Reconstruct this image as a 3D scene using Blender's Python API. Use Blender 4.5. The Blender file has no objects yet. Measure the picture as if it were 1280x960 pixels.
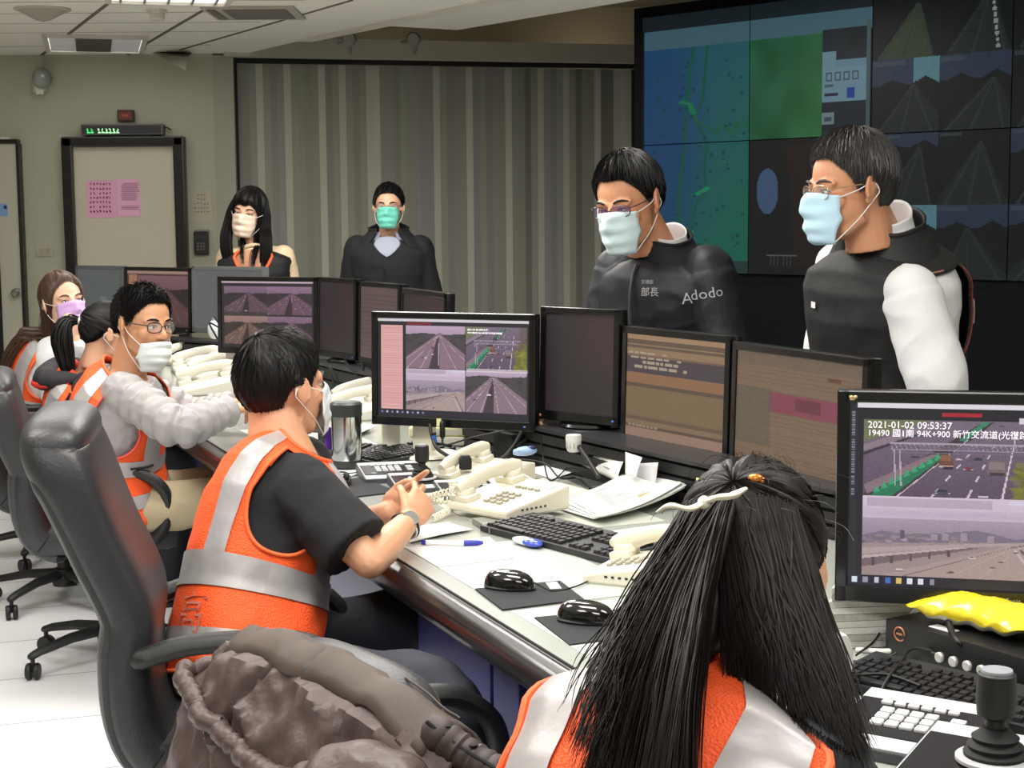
import bpy, bmesh, math, random
import numpy as np
from mathutils import Vector, Matrix, noise
from mathutils.bvhtree import BVHTree
rnd = random.Random(7)
SC = bpy.context.scene
COL = SC.collection
PI = math.pi
# ------------------------------------------------------------------ camera
F, PCX, PCY = 1950.0, 640.0, 480.0
CAMH = 1.6
PITCH = math.atan(212.0 / F); ROLL = 0.008
_f = Vector((0, math.cos(PITCH), -math.sin(PITCH)))
_r0 = Vector((1, 0, 0)); _u0 = _r0.cross(_f)
_r = _r0 * math.cos(ROLL) - _u0 * math.sin(ROLL)
_u = _u0 * math.cos(ROLL) + _r0 * math.sin(ROLL)
CAMP = Vector((0, 0, CAMH))
cd = bpy.data.cameras.new('camera'); cam = bpy.data.objects.new('camera', cd); COL.objects.link(cam)
cd.sensor_width = 36.0; cd.lens = F * 36.0 / 1280.0; cd.clip_start = 0.05
M = Matrix((_r, _u, -_f)).transposed().to_4x4(); M.translation = CAMP
cam.matrix_world = M
SC.camera = cam
SC.view_settings.view_transform = 'Standard'; SC.view_settings.look = 'None'
SC.view_settings.gamma = 1.0; SC.view_settings.exposure = 0.0; SC.view_settings.use_curve_mapping = False
def P(px, py, Y):
    d = _f + _r * ((px - PCX) / F) + _u * ((PCY - py) / F)
    return CAMP + d * (Y / d.y)
def PZ(px, py, z):
    d = _f + _r * ((px - PCX) / F) + _u * ((PCY - py) / F)
    return CAMP + d * ((z - CAMH) / d.z)
# ------------------------------------------------------------------ world and lamps
w = bpy.data.worlds.new('world'); SC.world = w; w.use_nodes = True
w.node_tree.nodes['Background'].inputs[0].default_value = (0.80, 0.88, 0.80, 1)
w.node_tree.nodes['Background'].inputs[1].default_value = 0.30
LAMPS = [(-2.72, 10.05, 7), (-1.72, 7.85, 38), (-1.9, 5.6, 62), (-1.9, 3.2, 75), (-0.25, 4.9, 80), (-0.1, 2.6, 85), (-1.6, 0.9, 60), (0.4, 0.3, 55), (1.6, 2.2, 45), (-0.5, 7.4, 125)]  # last entry is a fill added out of view to brighten the partition
CEIL = 2.72
for i, (x, y, p) in enumerate(LAMPS):
    ld = bpy.data.lights.new('ceiling_and_fill_light', 'AREA'); ld.shape = 'RECTANGLE'; ld.size = 1.15; ld.size_y = 0.55
    ld.energy = p * 0.53; ld.color = (1.0, 0.97, 0.92)
    lo = bpy.data.objects.new('ceiling_and_fill_light', ld); COL.objects.link(lo); lo.location = (x, y, CEIL - 0.03)
    lo['kind'] = 'helper'
for (x, y) in ((-1.1, 11.75), (0.6, 11.95)):  # fill lights added out of sight behind the header to lighten the recess wall
    ld = bpy.data.lights.new('recess_fill_light', 'POINT'); ld.energy = 1.8; ld.shadow_soft_size = 0.05; ld.color = (1.0, 0.9, 0.75)
    lo = bpy.data.objects.new('recess_fill_light', ld); COL.objects.link(lo); lo.location = (x, y, 2.72); lo['kind'] = 'helper'
# ------------------------------------------------------------------ helpers
def lin(c):
    c = c / 255.0
    return c / 12.92 if c <= 0.04045 else ((c + 0.055) / 1.055) ** 2.4
_mats = {}
def mat(name, rgb, rough=0.6, metal=0.0, spec=0.5, bump=0.0, bscale=40.0, var=0.0, vscale=8.0, emit=0.0, sss=0.0, coat=0.0, alpha=1.0, weave=0.0, wscale=300.0, trans=0.0):
    if name in _mats: return _mats[name]
    m = bpy.data.materials.new(name); m.use_nodes = True; nt = m.node_tree; b = nt.nodes['Principled BSDF']
    c = (lin(rgb[0]), lin(rgb[1]), lin(rgb[2]), 1)
    b.inputs['Base Color'].default_value = c; b.inputs['Roughness'].default_value = rough
    b.inputs['Metallic'].default_value = metal; b.inputs['Specular IOR Level'].default_value = spec
    if coat: b.inputs['Coat Weight'].default_value = coat; b.inputs['Coat Roughness'].default_value = 0.1
    if trans: b.inputs['Transmission Weight'].default_value = trans
    if alpha < 1: b.inputs['Alpha'].default_value = alpha
    if sss:
        b.inputs['Subsurface Weight'].default_value = sss; b.inputs['Subsurface Radius'].default_value = (0.012, 0.005, 0.003)
        b.inputs['Subsurface Scale'].default_value = 1.0
    if emit:
        b.inputs['Emission Color'].default_value = c; b.inputs['Emission Strength'].default_value = emit
    tc = nt.nodes.new('ShaderNodeTexCoord')
    if var:
        n = nt.nodes.new('ShaderNodeTexNoise'); n.inputs['Scale'].default_value = vscale; n.inputs['Detail'].default_value = 4
        nt.links.new(tc.outputs['Object'], n.inputs['Vector'])
        mx = nt.nodes.new('ShaderNodeMix'); mx.data_type = 'RGBA'
        mx.inputs[6].default_value = tuple(v * (1 - var) for v in c[:3]) + (1,)
        mx.inputs[7].default_value = tuple(min(1, v * (1 + var)) for v in c[:3]) + (1,)
        nt.links.new(n.outputs['Fac'], mx.inputs[0]); nt.links.new(mx.outputs[2], b.inputs['Base Color'])
    last = None
    if bump:
        n = nt.nodes.new('ShaderNodeTexNoise'); n.inputs['Scale'].default_value = bscale; n.inputs['Detail'].default_value = 3
        nt.links.new(tc.outputs['Object'], n.inputs['Vector'])
        bp = nt.nodes.new('ShaderNodeBump'); bp.inputs['Strength'].default_value = bump; bp.inputs['Distance'].default_value = 0.01
        nt.links.new(n.outputs['Fac'], bp.inputs['Height']); nt.links.new(bp.outputs['Normal'], b.inputs['Normal']); last = bp
    if weave:
        v = nt.nodes.new('ShaderNodeTexVoronoi'); v.inputs['Scale'].default_value = wscale
        nt.links.new(tc.outputs['Object'], v.inputs['Vector'])
        bp = nt.nodes.new('ShaderNodeBump'); bp.inputs['Strength'].default_value = weave; bp.inputs['Distance'].default_value = 0.002
        nt.links.new(v.outputs['Distance'], bp.inputs['Height'])
        if last: nt.links.new(last.outputs['Normal'], bp.inputs['Normal'])
        nt.links.new(bp.outputs['Normal'], b.inputs['Normal'])
    _mats[name] = m
    return m
def color_mat(name, emit=1.0, rough=0.35, base=False, spec=.5):
    if name in _mats: return _mats[name]
    m = bpy.data.materials.new(name); m.use_nodes = True; nt = m.node_tree; b = nt.nodes['Principled BSDF']
    a = nt.nodes.new('ShaderNodeAttribute'); a.attribute_name = 'Col'
    if base: nt.links.new(a.outputs['Color'], b.inputs['Base Color'])
    else:
        b.inputs['Base Color'].default_value = (0.01, 0.01, 0.01, 1)
        nt.links.new(a.outputs['Color'], b.inputs['Emission Color']); b.inputs['Emission Strength'].default_value = emit
    b.inputs['Roughness'].default_value = rough; b.inputs['Specular IOR Level'].default_value = spec
    _mats[name] = m
    return m
class MB:
    def __init__(s): s.v = []; s.f = []; s.mi = []
    def add(s, vs, fs, mi=0):
        o = len(s.v); s.v.extend([tuple(v) for v in vs]); s.f.extend([tuple(i + o for i in f) for f in fs]); s.mi.extend([mi] * len(fs)); return s
    def box(s, c, size, R=None, mi=0, bev=0.0):
        hx, hy, hz = size[0] / 2, size[1] / 2, size[2] / 2
        c = Vector(c)
        if bev <= 0:
            vs = [Vector((x, y, z)) for x in (-hx, hx) for y in (-hy, hy) for z in (-hz, hz)]
            fs = [(0, 1, 3, 2), (4, 6, 7, 5), (0, 4, 5, 1), (2, 3, 7, 6), (0, 2, 6, 4), (1, 5, 7, 3)]
        else:
            bm = bmesh.new(); bmesh.ops.create_cube(bm, size=1.0)
            for v in bm.verts: v.co = Vector((v.co.x * size[0], v.co.y * size[1], v.co.z * size[2]))
            bmesh.ops.bevel(bm, geom=list(bm.edges), offset=bev, segments=2, affect='EDGES', profile=0.6)
            bm.verts.index_update(); vs = [v.co.copy() for v in bm.verts]; fs = [tuple(v.index for v in f.verts) for f in bm.faces]; bm.free()
        if R is not None: vs = [R @ v for v in vs]
        return s.add([v + c for v in vs], fs, mi)
    def ell(s, c, r, R=None, nu=20, nv=12, mi=0):
        vs = []; fs = []
        c = Vector(c)
        vs.append(Vector((0, 0, r[2])))
        for j in range(1, nv):
            t = PI * j / nv
            for i in range(nu):
                a = 2 * PI * i / nu
                vs.append(Vector((r[0] * math.sin(t) * math.cos(a), r[1] * math.sin(t) * math.sin(a), r[2] * math.cos(t))))
        vs.append(Vector((0, 0, -r[2])))
        for i in range(nu): fs.append((0, 1 + i, 1 + (i + 1) % nu))
        for j in range(nv - 2):
            for i in range(nu):
                a = 1 + j * nu + i; b = 1 + j * nu + (i + 1) % nu
                fs.append((a, a + nu, b + nu, b))
        L = len(vs) - 1; o = 1 + (nv - 2) * nu
        for i in range(nu): fs.append((L, o + (i + 1) % nu, o + i))
        if R is not None: vs = [R @ v for v in vs]
        return s.add([v + c for v in vs], fs, mi)
    def tube(s, pts, rad, n=10, caps=True, mi=0, up=None, flat=1.0, round_caps=False):
        pts = [Vector(p) for p in pts]
        if not hasattr(rad, '__len__'): rad = [rad] * len(pts)
        rad = list(rad)
        if round_caps:
            d0 = (pts[0] - pts[1]).normalized(); d1 = (pts[-1] - pts[-2]).normalized(); r0, r1 = rad[0], rad[-1]
            pts = [pts[0] + d0 * r0 * .95, pts[0] + d0 * r0 * .65] + pts + [pts[-1] + d1 * r1 * .65, pts[-1] + d1 * r1 * .95]
            rad = [r0 * .3, r0 * .76] + rad + [r1 * .76, r1 * .3]
        N = len(pts); fr = []
        t = (pts[1] - pts[0]).normalized()
        ref = Vector(up) if up is not None else (Vector((0, 0, 1)) if abs(t.z) < .9 else Vector((1, 0, 0)))
        x = t.cross(ref).normalized(); y = x.cross(t).normalized()
        vs = []
        for k in range(N):
            if k == 0: tt = pts[1] - pts[0]
            elif k == N - 1: tt = pts[-1] - pts[-2]
            else: tt = (pts[k + 1] - pts[k]).normalized() + (pts[k] - pts[k - 1]).normalized()
            if tt.length > 1e-9: t = tt.normalized()
            if up is not None:
                x = t.cross(ref).normalized(); y = x.cross(t).normalized()
            else:
                y = (y - t * y.dot(t)).normalized(); x = t.cross(y).normalized()
            for i in range(n):
                a = 2 * PI * i / n
                vs.append(pts[k] + x * (math.cos(a) * rad[k]) + y * (math.sin(a) * rad[k] * flat))
        fs = []
        for k in range(N - 1):
            for i in range(n):
                a = k * n + i; b = k * n + (i + 1) % n
                fs.append((a, b, b + n, a + n))
        if caps:
            fs.append(tuple(range(n - 1, -1, -1))); fs.append(tuple(range((N - 1) * n, N * n)))
        return s.add(vs, fs, mi)
    def grid(s, fn, nu, nv, wrap=False, mi=0, skip=None):
        vs = [fn(i / (nu if wrap else nu - 1), j / (nv - 1)) for j in range(nv) for i in range(nu)]
        fs = []
        for j in range(nv - 1):
            for i in range(nu if wrap else nu - 1):
                if skip and skip((i + .5) / (nu if wrap else nu - 1), (j + .5) / (nv - 1)): continue
                a = j * nu + i; b = j * nu + (i + 1) % nu
                fs.append((a, b, b + nu, a + nu))
        return s.add(vs, fs, mi)
    def lathe(s, prof, c=(0, 0, 0), n=24, R=None, mi=0):
        c = Vector(c); vs = []; fs = []
        for (r, z) in prof:
            for i in range(n):
                a = 2 * PI * i / n; v = Vector((r * math.cos(a), r * math.sin(a), z))
                vs.append((R @ v if R is not None else v) + c)
        for k in range(len(prof) - 1):
            for i in range(n):
                a = k * n + i; b = k * n + (i + 1) % n
                fs.append((a, b, b + n, a + n))
        fs.append(tuple(range(n - 1, -1, -1))); fs.append(tuple(range((len(prof) - 1) * n, len(prof) * n)))
        return s.add(vs, fs, mi)
    def prism(s, poly, z0, z1, mi=0):
        n = len(poly)
        vs = [(x, y, z0) for x, y in poly] + [(x, y, z1) for x, y in poly]
        fs = [tuple(range(n - 1, -1, -1)), tuple(range(n, 2 * n))] + [(i, (i + 1) % n, (i + 1) % n + n, i + n) for i in range(n)]
        return s.add(vs, fs, mi)
    def xf(s, Mx):
        s.v = [tuple(Mx @ Vector(v)) for v in s.v]; return s
    def mesh(s, name, mats, smooth=False):
        me = bpy.data.meshes.new(name); me.from_pydata(s.v, [], s.f); 
        if not isinstance(mats, (list, tuple)): mats = [mats]
        for m in mats: me.materials.append(m)
        if len(mats) > 1: me.polygons.foreach_set('material_index', s.mi)
        if smooth: me.polygons.foreach_set('use_smooth', [True] * len(me.polygons))
        me.validate(); me.update()
        return me
def link(name, data, parent=None):
    o = bpy.data.objects.new(name, data); COL.objects.link(o)
    if parent is not None: o.parent = parent
    return o
def tag(o, label=None, cat=None, group=None, kind=None):
    if label: o['label'] = label
    if cat: o['category'] = cat
    if group: o['group'] = group
    if kind: o['kind'] = kind
    return o
def thing(name, label, cat, loc=(0, 0, 0), rz=0.0, group=None):
    o = link(name, None); o.location = loc; o.rotation_euler = (0, 0, rz)
    return tag(o, label, cat, group)
def part(name, mb, m, parent=None, smooth=True, auto=True, world=False):
    me = mb.mesh(name, m, smooth)
    if smooth and auto:
        try: me.set_sharp_from_angle(angle=math.radians(38))
        except Exception: pass
    o = link(name, me, parent)
    if parent is not None and world: o.matrix_parent_inverse = root_matrix(parent).inverted()
    return o
def root_matrix(o):
    Mx = Matrix.LocRotScale(o.location, o.rotation_euler, o.scale)
    if o.parent is not None: return root_matrix(o.parent) @ o.matrix_parent_inverse @ Mx
    return Mx
def structure(name, mb, m, smooth=False):
    return tag(part(name, mb, m, None, smooth), kind='structure')
def copy_tree(o, parent=None):
    c = o.copy(); COL.objects.link(c)
    if parent is not None: c.parent = parent; c.matrix_parent_inverse = o.matrix_parent_inverse.copy()
    for ch in list(o.children): copy_tree(ch, c)
    return c
def RZ(h): return Matrix.Rotation(h, 3, 'Z')
def fnoise(p, s, seed=0.0): return noise.noise(Vector((p[0] * s + seed, p[1] * s - seed, p[2] * s + seed * .5)))
def remesh(name, mb, m, parent, voxel=0.006, smooth=2, disp=None, fac=0.5, world=True):
    me = bpy.data.meshes.new('tmp'); me.from_pydata(mb.v, [], mb.f); me.update()
    bm = bmesh.new(); bm.from_mesh(me); bmesh.ops.recalc_face_normals(bm, faces=bm.faces); bm.to_mesh(me); bm.free()
    o = link('tmp', me)
    md = o.modifiers.new('r', 'REMESH'); md.mode = 'VOXEL'; md.voxel_size = voxel; md.use_smooth_shade = True
    if smooth:
        sm = o.modifiers.new('s', 'SMOOTH'); sm.iterations = smooth; sm.factor = fac
    dg = bpy.context.evaluated_depsgraph_get(); dg.update()
    out = bpy.data.meshes.new_from_object(o.evaluated_get(dg))
    bpy.data.objects.remove(o); bpy.data.meshes.remove(me)
    out.name = name; out.materials.clear()
    for mm in (m if isinstance(m, (list, tuple)) else [m]): out.materials.append(mm)
    if disp:
        n = len(out.vertices); co = np.empty(n * 3, 'f'); no = np.empty(n * 3, 'f')
        out.vertices.foreach_get('co', co); out.vertex_normals.foreach_get('vector', no)
        d = np.array([disp(co[i * 3:i * 3 + 3]) for i in range(n)], 'f')
        co += no * np.repeat(d, 3); out.vertices.foreach_set('co', co); out.update()
    out.polygons.foreach_set('use_smooth', [True] * len(out.polygons))
    ob = link(name, out, parent)
    if parent is not None and world: ob.matrix_parent_inverse = root_matrix(parent).inverted()
    return ob
def text_mesh(s, size, extr=0.0004, res=2):
    c = bpy.data.curves.new('txt', 'FONT'); c.body = s; c.size = size; c.extrude = extr; c.resolution_u = res
    o = link('txt', c); dg = bpy.context.evaluated_depsgraph_get(); dg.update()
    me = bpy.data.meshes.new_from_object(o.evaluated_get(dg)); bpy.data.objects.remove(o); bpy.data.curves.remove(c)
    return me
def text_on(name, s, size, origin, right, up, m, parent, world=True, bvh=None, lift=0.0015, sx=1.0):
    me = text_mesh(s, size); r = Vector(right).normalized(); u = Vector(up).normalized(); n = r.cross(u).normalized(); O = Vector(origin)
    for v in me.vertices:
        p = O + r * (v.co.x * sx) + u * v.co.y
        if bvh is not None:
            hit = bvh.ray_cast(p + n * 0.15, -n)
            if hit[0] is not None: p = hit[0] + n * lift
        else: p = p + n * (v.co.z + lift)
        v.co = p
    me.materials.clear(); me.materials.append(m)
    o = link(name, me, parent)
    if parent is not None and world: o.matrix_parent_inverse = root_matrix(parent).inverted()
    return o
def bvh_of(o):
    me = o.data; Mx = Matrix() 
    return BVHTree.FromPolygons([tuple(v.co) for v in me.vertices], [tuple(p.vertices) for p in me.polygons])
def catmull(pts, n):
    pts = [Vector(p) for p in pts]; out = []
    ext = [pts[0] * 2 - pts[1]] + pts + [pts[-1] * 2 - pts[-2]]
    for i in range(len(pts) - 1):
        p0, p1, p2, p3 = ext[i:i + 4]
        for k in range(n):
            t = k / n
            out.append(0.5 * ((2 * p1) + (p2 - p0) * t + (2 * p0 - 5 * p1 + 4 * p2 - p3) * t * t + (3 * p1 - p0 - 3 * p2 + p3) * t ** 3))
    out.append(pts[-1]); return out
def lerp(a, b, t): return a + (b - a) * t
def sstep(a, b, x):
    t = max(0, min(1, (x - a) / (b - a))) if b != a else 0
    return t * t * (3 - 2 * t)
# ------------------------------------------------------------------ room shell
EX0, EXK = 1.164, -0.42              # front edge of the long console: X = EX0 + EXK*Y
EL = math.hypot(EXK, 1)
T = Vector((EXK, 1, 0)) / EL         # along the console, away from the camera
NN = Vector((1, -EXK, 0)) / EL       # across the console, from the operators to the screens
DZ = 0.82
def desk(Y, d, z=DZ):                # point at distance d behind the front edge
    return Vector((EX0 + EXK * Y, Y, 0)) + NN * d + Vector((0, 0, z))
wall_m = mat('wall_paint', (172, 171, 152), 0.85, var=0.06, vscale=1.5, bump=0.08, bscale=60)
wall_back_m = mat('back_wall_paint', (178, 166, 142), 0.9, bump=0.05)
ceil_m = mat('ceiling_panel', (242, 238, 228), 0.85, bump=0.1, bscale=120)
plain_m = mat('plain_ceiling_paint', (236, 231, 218), 0.85)
seam_m = mat('seam_dark', (105, 98, 88), 0.8)
black_m = mat('black_plastic', (15, 15, 17), 0.42)
matte_m = mat('matte_black', (10, 10, 11), 0.75)
# floor with raised square tiles
def floor_mat():
    m = bpy.data.materials.new('raised_floor_tiles'); m.use_nodes = True; nt = m.node_tree; b = nt.nodes['Principled BSDF']
    tc = nt.nodes.new('ShaderNodeTexCoord'); mp = nt.nodes.new('ShaderNodeMapping'); mp.inputs['Rotation'].default_value = (0, 0, math.radians(-17.7)); mp.inputs['Location'].default_value = (0.14, 0.02, 0)
    br = nt.nodes.new('ShaderNodeTexBrick'); br.offset = 0.0; br.inputs['Scale'].default_value = 1.0
    br.inputs['Brick Width'].default_value = 0.51; br.inputs['Row Height'].default_value = 0.51; br.inputs['Mortar Size'].default_value = 0.0022; br.inputs['Mortar Smooth'].default_value = 0.0
    br.inputs['Color1'].default_value = (0.86, 0.87, 0.88, 1); br.inputs['Color2'].default_value = (0.84, 0.85, 0.86, 1); br.inputs['Mortar'].default_value = (0.10, 0.10, 0.10, 1)
    nt.links.new(tc.outputs['Object'], mp.inputs[0]); nt.links.new(mp.outputs[0], br.inputs['Vector']); nt.links.new(br.outputs['Color'], b.inputs['Base Color'])
    b.inputs['Roughness'].default_value = 0.45
    return m
structure('floor', MB().box((0, 5.5, -0.05), (12, 15, 0.1)), floor_mat())
# ceiling: tiled part, plain part beyond a diagonal edge, higher ceiling over everything
cz = CEIL
a0 = PZ(270, 78, cz); a1 = PZ(285, 72, cz); a2 = PZ(380, 50, cz); a3 = PZ(620, 0, cz)
dd = (a3 - a2).normalized(); a4 = a2 + dd * 9.0
b1 = PZ(465, 34, cz); b2 = PZ(572, 40, cz); b3 = PZ(800, 2, cz); b4 = b3 + (b3 - b2).normalized() * 6
poly_t = [(-6, -2), (a4.x, a4.y), (a2.x, a2.y), (a1.x, a1.y), (a0.x, 10.95), (-6, 10.95)]
structure('ceiling', MB().prism(poly_t, cz, cz + 0.1), ceil_m)
poly_p = [(a4.x, a4.y), (6, -2), (6, b4.y), (b4.x, b4.y), (b2.x, b2.y), (b1.x, b1.y)]
structure('ceiling_plain', MB().prism(poly_p, cz + 0.012, cz + 0.1), plain_m)
structure('ceiling_upper', MB().box((0, 5.5, 3.25), (12, 15.4, 0.1)), mat('upper_ceiling_paint', (130, 124, 110), .9))
mbt = MB(); 
def strip(p, q, wd=0.022, h=0.004, z=None, mb=None):
    p = Vector(p); q = Vector(q); d = (q - p).normalized(); s = Vector((-d.y, d.x, 0)) * wd / 2; z = cz if z is None else z
    mb = mb or mbt
    mb.add([p + s, q + s, q - s, p - s, p + s + Vector((0, 0, -h)), q + s + Vector((0, 0, -h)), q - s + Vector((0, 0, -h)), p - s + Vector((0, 0, -h))],
           [(0, 1, 2, 3), (7, 6, 5, 4), (0, 4, 5, 1), (1, 5, 6, 2), (2, 6, 7, 3), (3, 7, 4, 0)])
v1 = PZ(45, 74, cz); v2 = PZ(140, 0, cz); v3 = PZ(146, 76, cz); v4 = PZ(275, 0, cz); v5 = PZ(225, 62, cz); v6 = PZ(440, 0, cz)
for p, q in ((v1, v2), (v3, v4)): strip(p, q + (q - p).normalized() * 7)
strip(v5, v6, 0.018)
structure('trim_1', mbt, seam_m)
mbt = MB()
for yy in (8.3, 8.75, 9.2, 9.65, 10.4):
    x1 = lerp(v3.x, v4.x, (yy - v3.y) / (v4.y - v3.y)); strip((-6, yy, cz), (x1 + .45, yy, cz), 0.006, 0.002)
structure('trim_2', mbt, mat('fine_ceiling_seam', (165, 158, 146), .8))
strip_mb = MB(); strip(a2 + Vector((0, 0, 0)), a4, 0.10, 0.012, mb=strip_mb); structure('trim_3', strip_mb, mat('edge_trim_paint', (222, 217, 204), .7))
# walls
WY = 10.95
_wx = P(270, 250, WY).x
structure('wall_far', MB().box(((-6 + _wx) / 2, WY + .1, 1.6), (_wx + 6, .2, 3.2)), wall_m)
structure('wall_recess', MB().box((2.2, 12.5, 1.6), (9.4, .2, 3.2)), wall_back_m)
structure('wall_left', MB().box((-6.05, 5.5, 1.6), (.1, 15.4, 3.2)), wall_m)
structure('wall_right', MB().box((5.8, 5.5, 1.6), (.1, 15.4, 3.2)), wall_m)
structure('wall_near', MB().box((0, -2.0, 1.6), (12, .1, 3.2)), wall_m)
# jamb between wall and folding partition
jm = MB(); j0 = P(267, 300, WY); j1 = P(297, 300, 10.95)
jm.box(((j0.x + j1.x) / 2, 11.6, 1.36), (j1.x - j0.x, 1.3, 2.70))
structure('wall_jamb', jm, mat('jamb_paint', (160, 162, 146), .8))
# ------------------------------------------------------------------ folding partition
pL = P(296, 200, 11.05); pR = P(790, 200, 11.75); pL.z = pR.z = 0
part_root = thing('folding_partition', 'pleated grey folding partition wall with pale vertical stripes', 'partition', pL)
pd = (pR - pL); plen = pd.length; pdn = pd.normalized(); pn = Vector((pdn.y, -pdn.x, 0))
n_st = 60
cols = [mat('partition_grey_green', (150, 151, 136), .75, bump=.15, bscale=200), mat('partition_mid_grey', (142, 142, 132), .75), mat('partition_lilac_grey', (147, 144, 142), .75), mat('partition_pale_stripe', (186, 186, 170), .7), mat('partition_dark_stripe', (124, 122, 112), .75)]
pat = [2, 1, 0, 3, 0, 1, 2, 3, 0, 0, 1, 0, 3, 1, 0, 3, 0, 1, 0, 3, 3, 0, 2, 1, 0, 0, 2, 2, 1, 3, 0, 1, 1, 0, 3, 2, 0, 1, 2, 0, 3, 0, 1, 4, 0, 3, 2, 1, 0, 3, 0, 4, 1, 0, 3, 4, 4, 3, 3, 3]
pz0, pz1 = 0.02, 2.66
mb = MB()
for i in range(n_st):
    q0 = pdn * (plen * i / n_st) + pn * (0.003 if i % 2 else 0.0); q1 = pdn * (plen * (i + 1) / n_st) + pn * (0.0 if i % 2 else 0.003)
    mb.add([q0 + Vector((0, 0, pz0)), q1 + Vector((0, 0, pz0)), q1 + Vector((0, 0, pz1)), q0 + Vector((0, 0, pz1)),
            q0 - pn * .05 + Vector((0, 0, pz0)), q1 - pn * .05 + Vector((0, 0, pz0)), q1 - pn * .05 + Vector((0, 0, pz1)), q0 - pn * .05 + Vector((0, 0, pz1))],
           [(0, 1, 2, 3), (5, 4, 7, 6), (0, 4, 5, 1), (3, 2, 6, 7)], pat[i % len(pat)])
part('panel', mb, cols, part_root, smooth=False)
Rp = Matrix.Rotation(math.atan2(pdn.y, pdn.x), 3, 'Z')
part('edge_post', MB().box(pn * .03 + Vector((0, 0, 1.34)), (.028, .04, 2.64), Rp), matte_m, part_root, False)
part('edge_post', MB().box(pdn * (plen + .02) + Vector((0, 0, 1.34)), (.05, .08, 2.64), Rp), matte_m, part_root, False)
part('track_slot', MB().box(pdn * plen / 2 + pn * .02 + Vector((0, 0, 2.68)), (plen, .07, .03), Rp), matte_m, part_root, False)
hd = MB().box(pL + pdn * (plen / 2) + pn * .06 + Vector((0, 0, 2.76)), (plen + .16, .2, .13), Rp)
structure('trim_4', hd, mat('header_paint', (186, 182, 166), .7))
# ------------------------------------------------------------------ doors and wall fittings
def wallpt(px, py): return P(px, py, WY)
def wbox(name, x0, y0, x1, y1, th, m, parent, off=0.0, bev=0.004):
    p = P(x0, y0, WY); q = P(x1, y1, WY)
    c = (p + q) / 2; c.y = WY - off - th / 2
    return part(name, MB().box(c, (abs(q.x - p.x), th, abs(p.z - q.z)), bev=min(bev, th / 3)), m, parent, False, world=True)
door_m = mat('door_paint', (196, 190, 170), .6, var=.03, vscale=3)
fr_m = mat('door_frame_black', (22, 18, 17), .3)
dp = P(97, 300, WY); dq = P(224, 300, WY); dtop = P(160, 183, WY).z
droot = link('door_1', None); droot.location = ((dp.x + dq.x) / 2, WY, 0); tag(droot, kind='structure')
part('door_leaf', MB().box(((dp.x + dq.x) / 2, WY - .03, dtop / 2), (dq.x - dp.x, .04, dtop), bev=.004), door_m, droot, False, world=True)
fm = MB(); 
for xx in (dp.x - .03, dq.x + .03): fm.box((xx, WY - .04, dtop / 2 + .03), (.075, .1, dtop + .06), bev=.01)
fm.box(((dp.x + dq.x) / 2, WY - .04, dtop + .03), (dq.x - dp.x + .13, .1, .07), bev=.01)
part('door_frame', fm, fr_m, droot, False, world=True)
droot2 = link('door_2', None); droot2.location = (-3.6, WY, 0); tag(droot2, kind='structure')
e1 = P(28, 300, WY); e0 = P(3, 300, WY); et = P(10, 180, WY).z
part('door_leaf', MB().box((e1.x - .45, WY - .03, et / 2), (.9, .05, et), bev=.004), mat('door_grey', (184, 180, 164), .6), droot2, False, world=True)
part('door_frame', MB().box((e1.x + .012, WY - .035, et / 2), (.024, .07, et), bev=.004).box((e1.x - .45, WY - .035, et + .015), (.93, .07, .03), bev=.004), fr_m, droot2, False, world=True)
kn = MB().lathe([(.034, 0), (.034, .008), (.014, .012), (.014, .035), (.028, .045), (.030, .06), (.02, .07), (0.002, .072)], P(22, 366, WY - .055), 20, Matrix.Rotation(PI / 2, 3, 'X'))
part('door_knob', kn, mat('brushed_steel', (150, 148, 142), .3, metal=.9), droot2, world=True)
part('door_edge_strip', MB().box((e0.x - .03, WY - .06, et / 2), (.05, .02, et)), matte_m, droot2, False, world=True)
st = thing('door_sticker', 'small blue and white sticker on the left grey door', 'sticker', P(6, 262, WY - .058))
wbox('sheet', 1, 255, 13, 270, .001, mat('sticker_blue', (120, 160, 200), .5), st, .057)
wbox('emblem', 8, 257, 12, 261, .001, mat('sticker_navy', (20, 40, 90), .5), st, .0585)
sn = thing('door_sensor', 'small white sensor box above the left grey door', 'sensor', P(6, 175, WY))
wbox('housing', -6, 172, 15, 179, .05, mat('white_plastic', (222, 222, 216), .45), sn)
wbox('lens', 2, 174, 4.5, 177, .004, black_m, sn, .05)
# LED sign
sg = thing('led_sign', 'long grey message sign with green lit characters over the door', 'sign', P(158, 162, WY))
wbox('housing', 105, 156, 207, 169, .09, mat('sign_grey', (96, 94, 96), .45), sg, 0, .006)
wbox('display', 107, 158, 205, 167.5, .003, mat('sign_face', (52, 52, 56), .3), sg, .09)
grn = mat('led_green', (60, 255, 130), .5, emit=1.2); grw = mat('led_pale_green', (190, 255, 190), .5, emit=1.2)
mbl = MB(); mbw = MB()
for k in range(9):
    px = 109 + k * 4.6
    if k == 2: continue
    for q in range(5):
        w0 = rnd.uniform(.4, 1.4); y0 = 161.2 + q * 1.15
        p = P(px + rnd.uniform(0, 2.0), y0, WY - .094)
        (mbl if k < 2 else mbw).box(p, (w0 * .0075, .002, .0045))
    (mbl if k < 2 else mbw).box(P(px + 1.6, 165.8, WY - .094), (.02, .002, .006))
part('lit_character', mbl, grn, sg, False, world=True); part('lit_character', mbw, grw, sg, False, world=True)
part('cable', MB().tube([P(206, 160, WY - .03), P(209, 159, WY - .05), P(211, 161, WY - .03), P(214, 162, WY - .01)], .004, 6), black_m, sg, world=True)
eb = thing('red_indicator_box', 'small dark red indicator box above the message sign', 'indicator', P(158, 145, WY))
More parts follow.
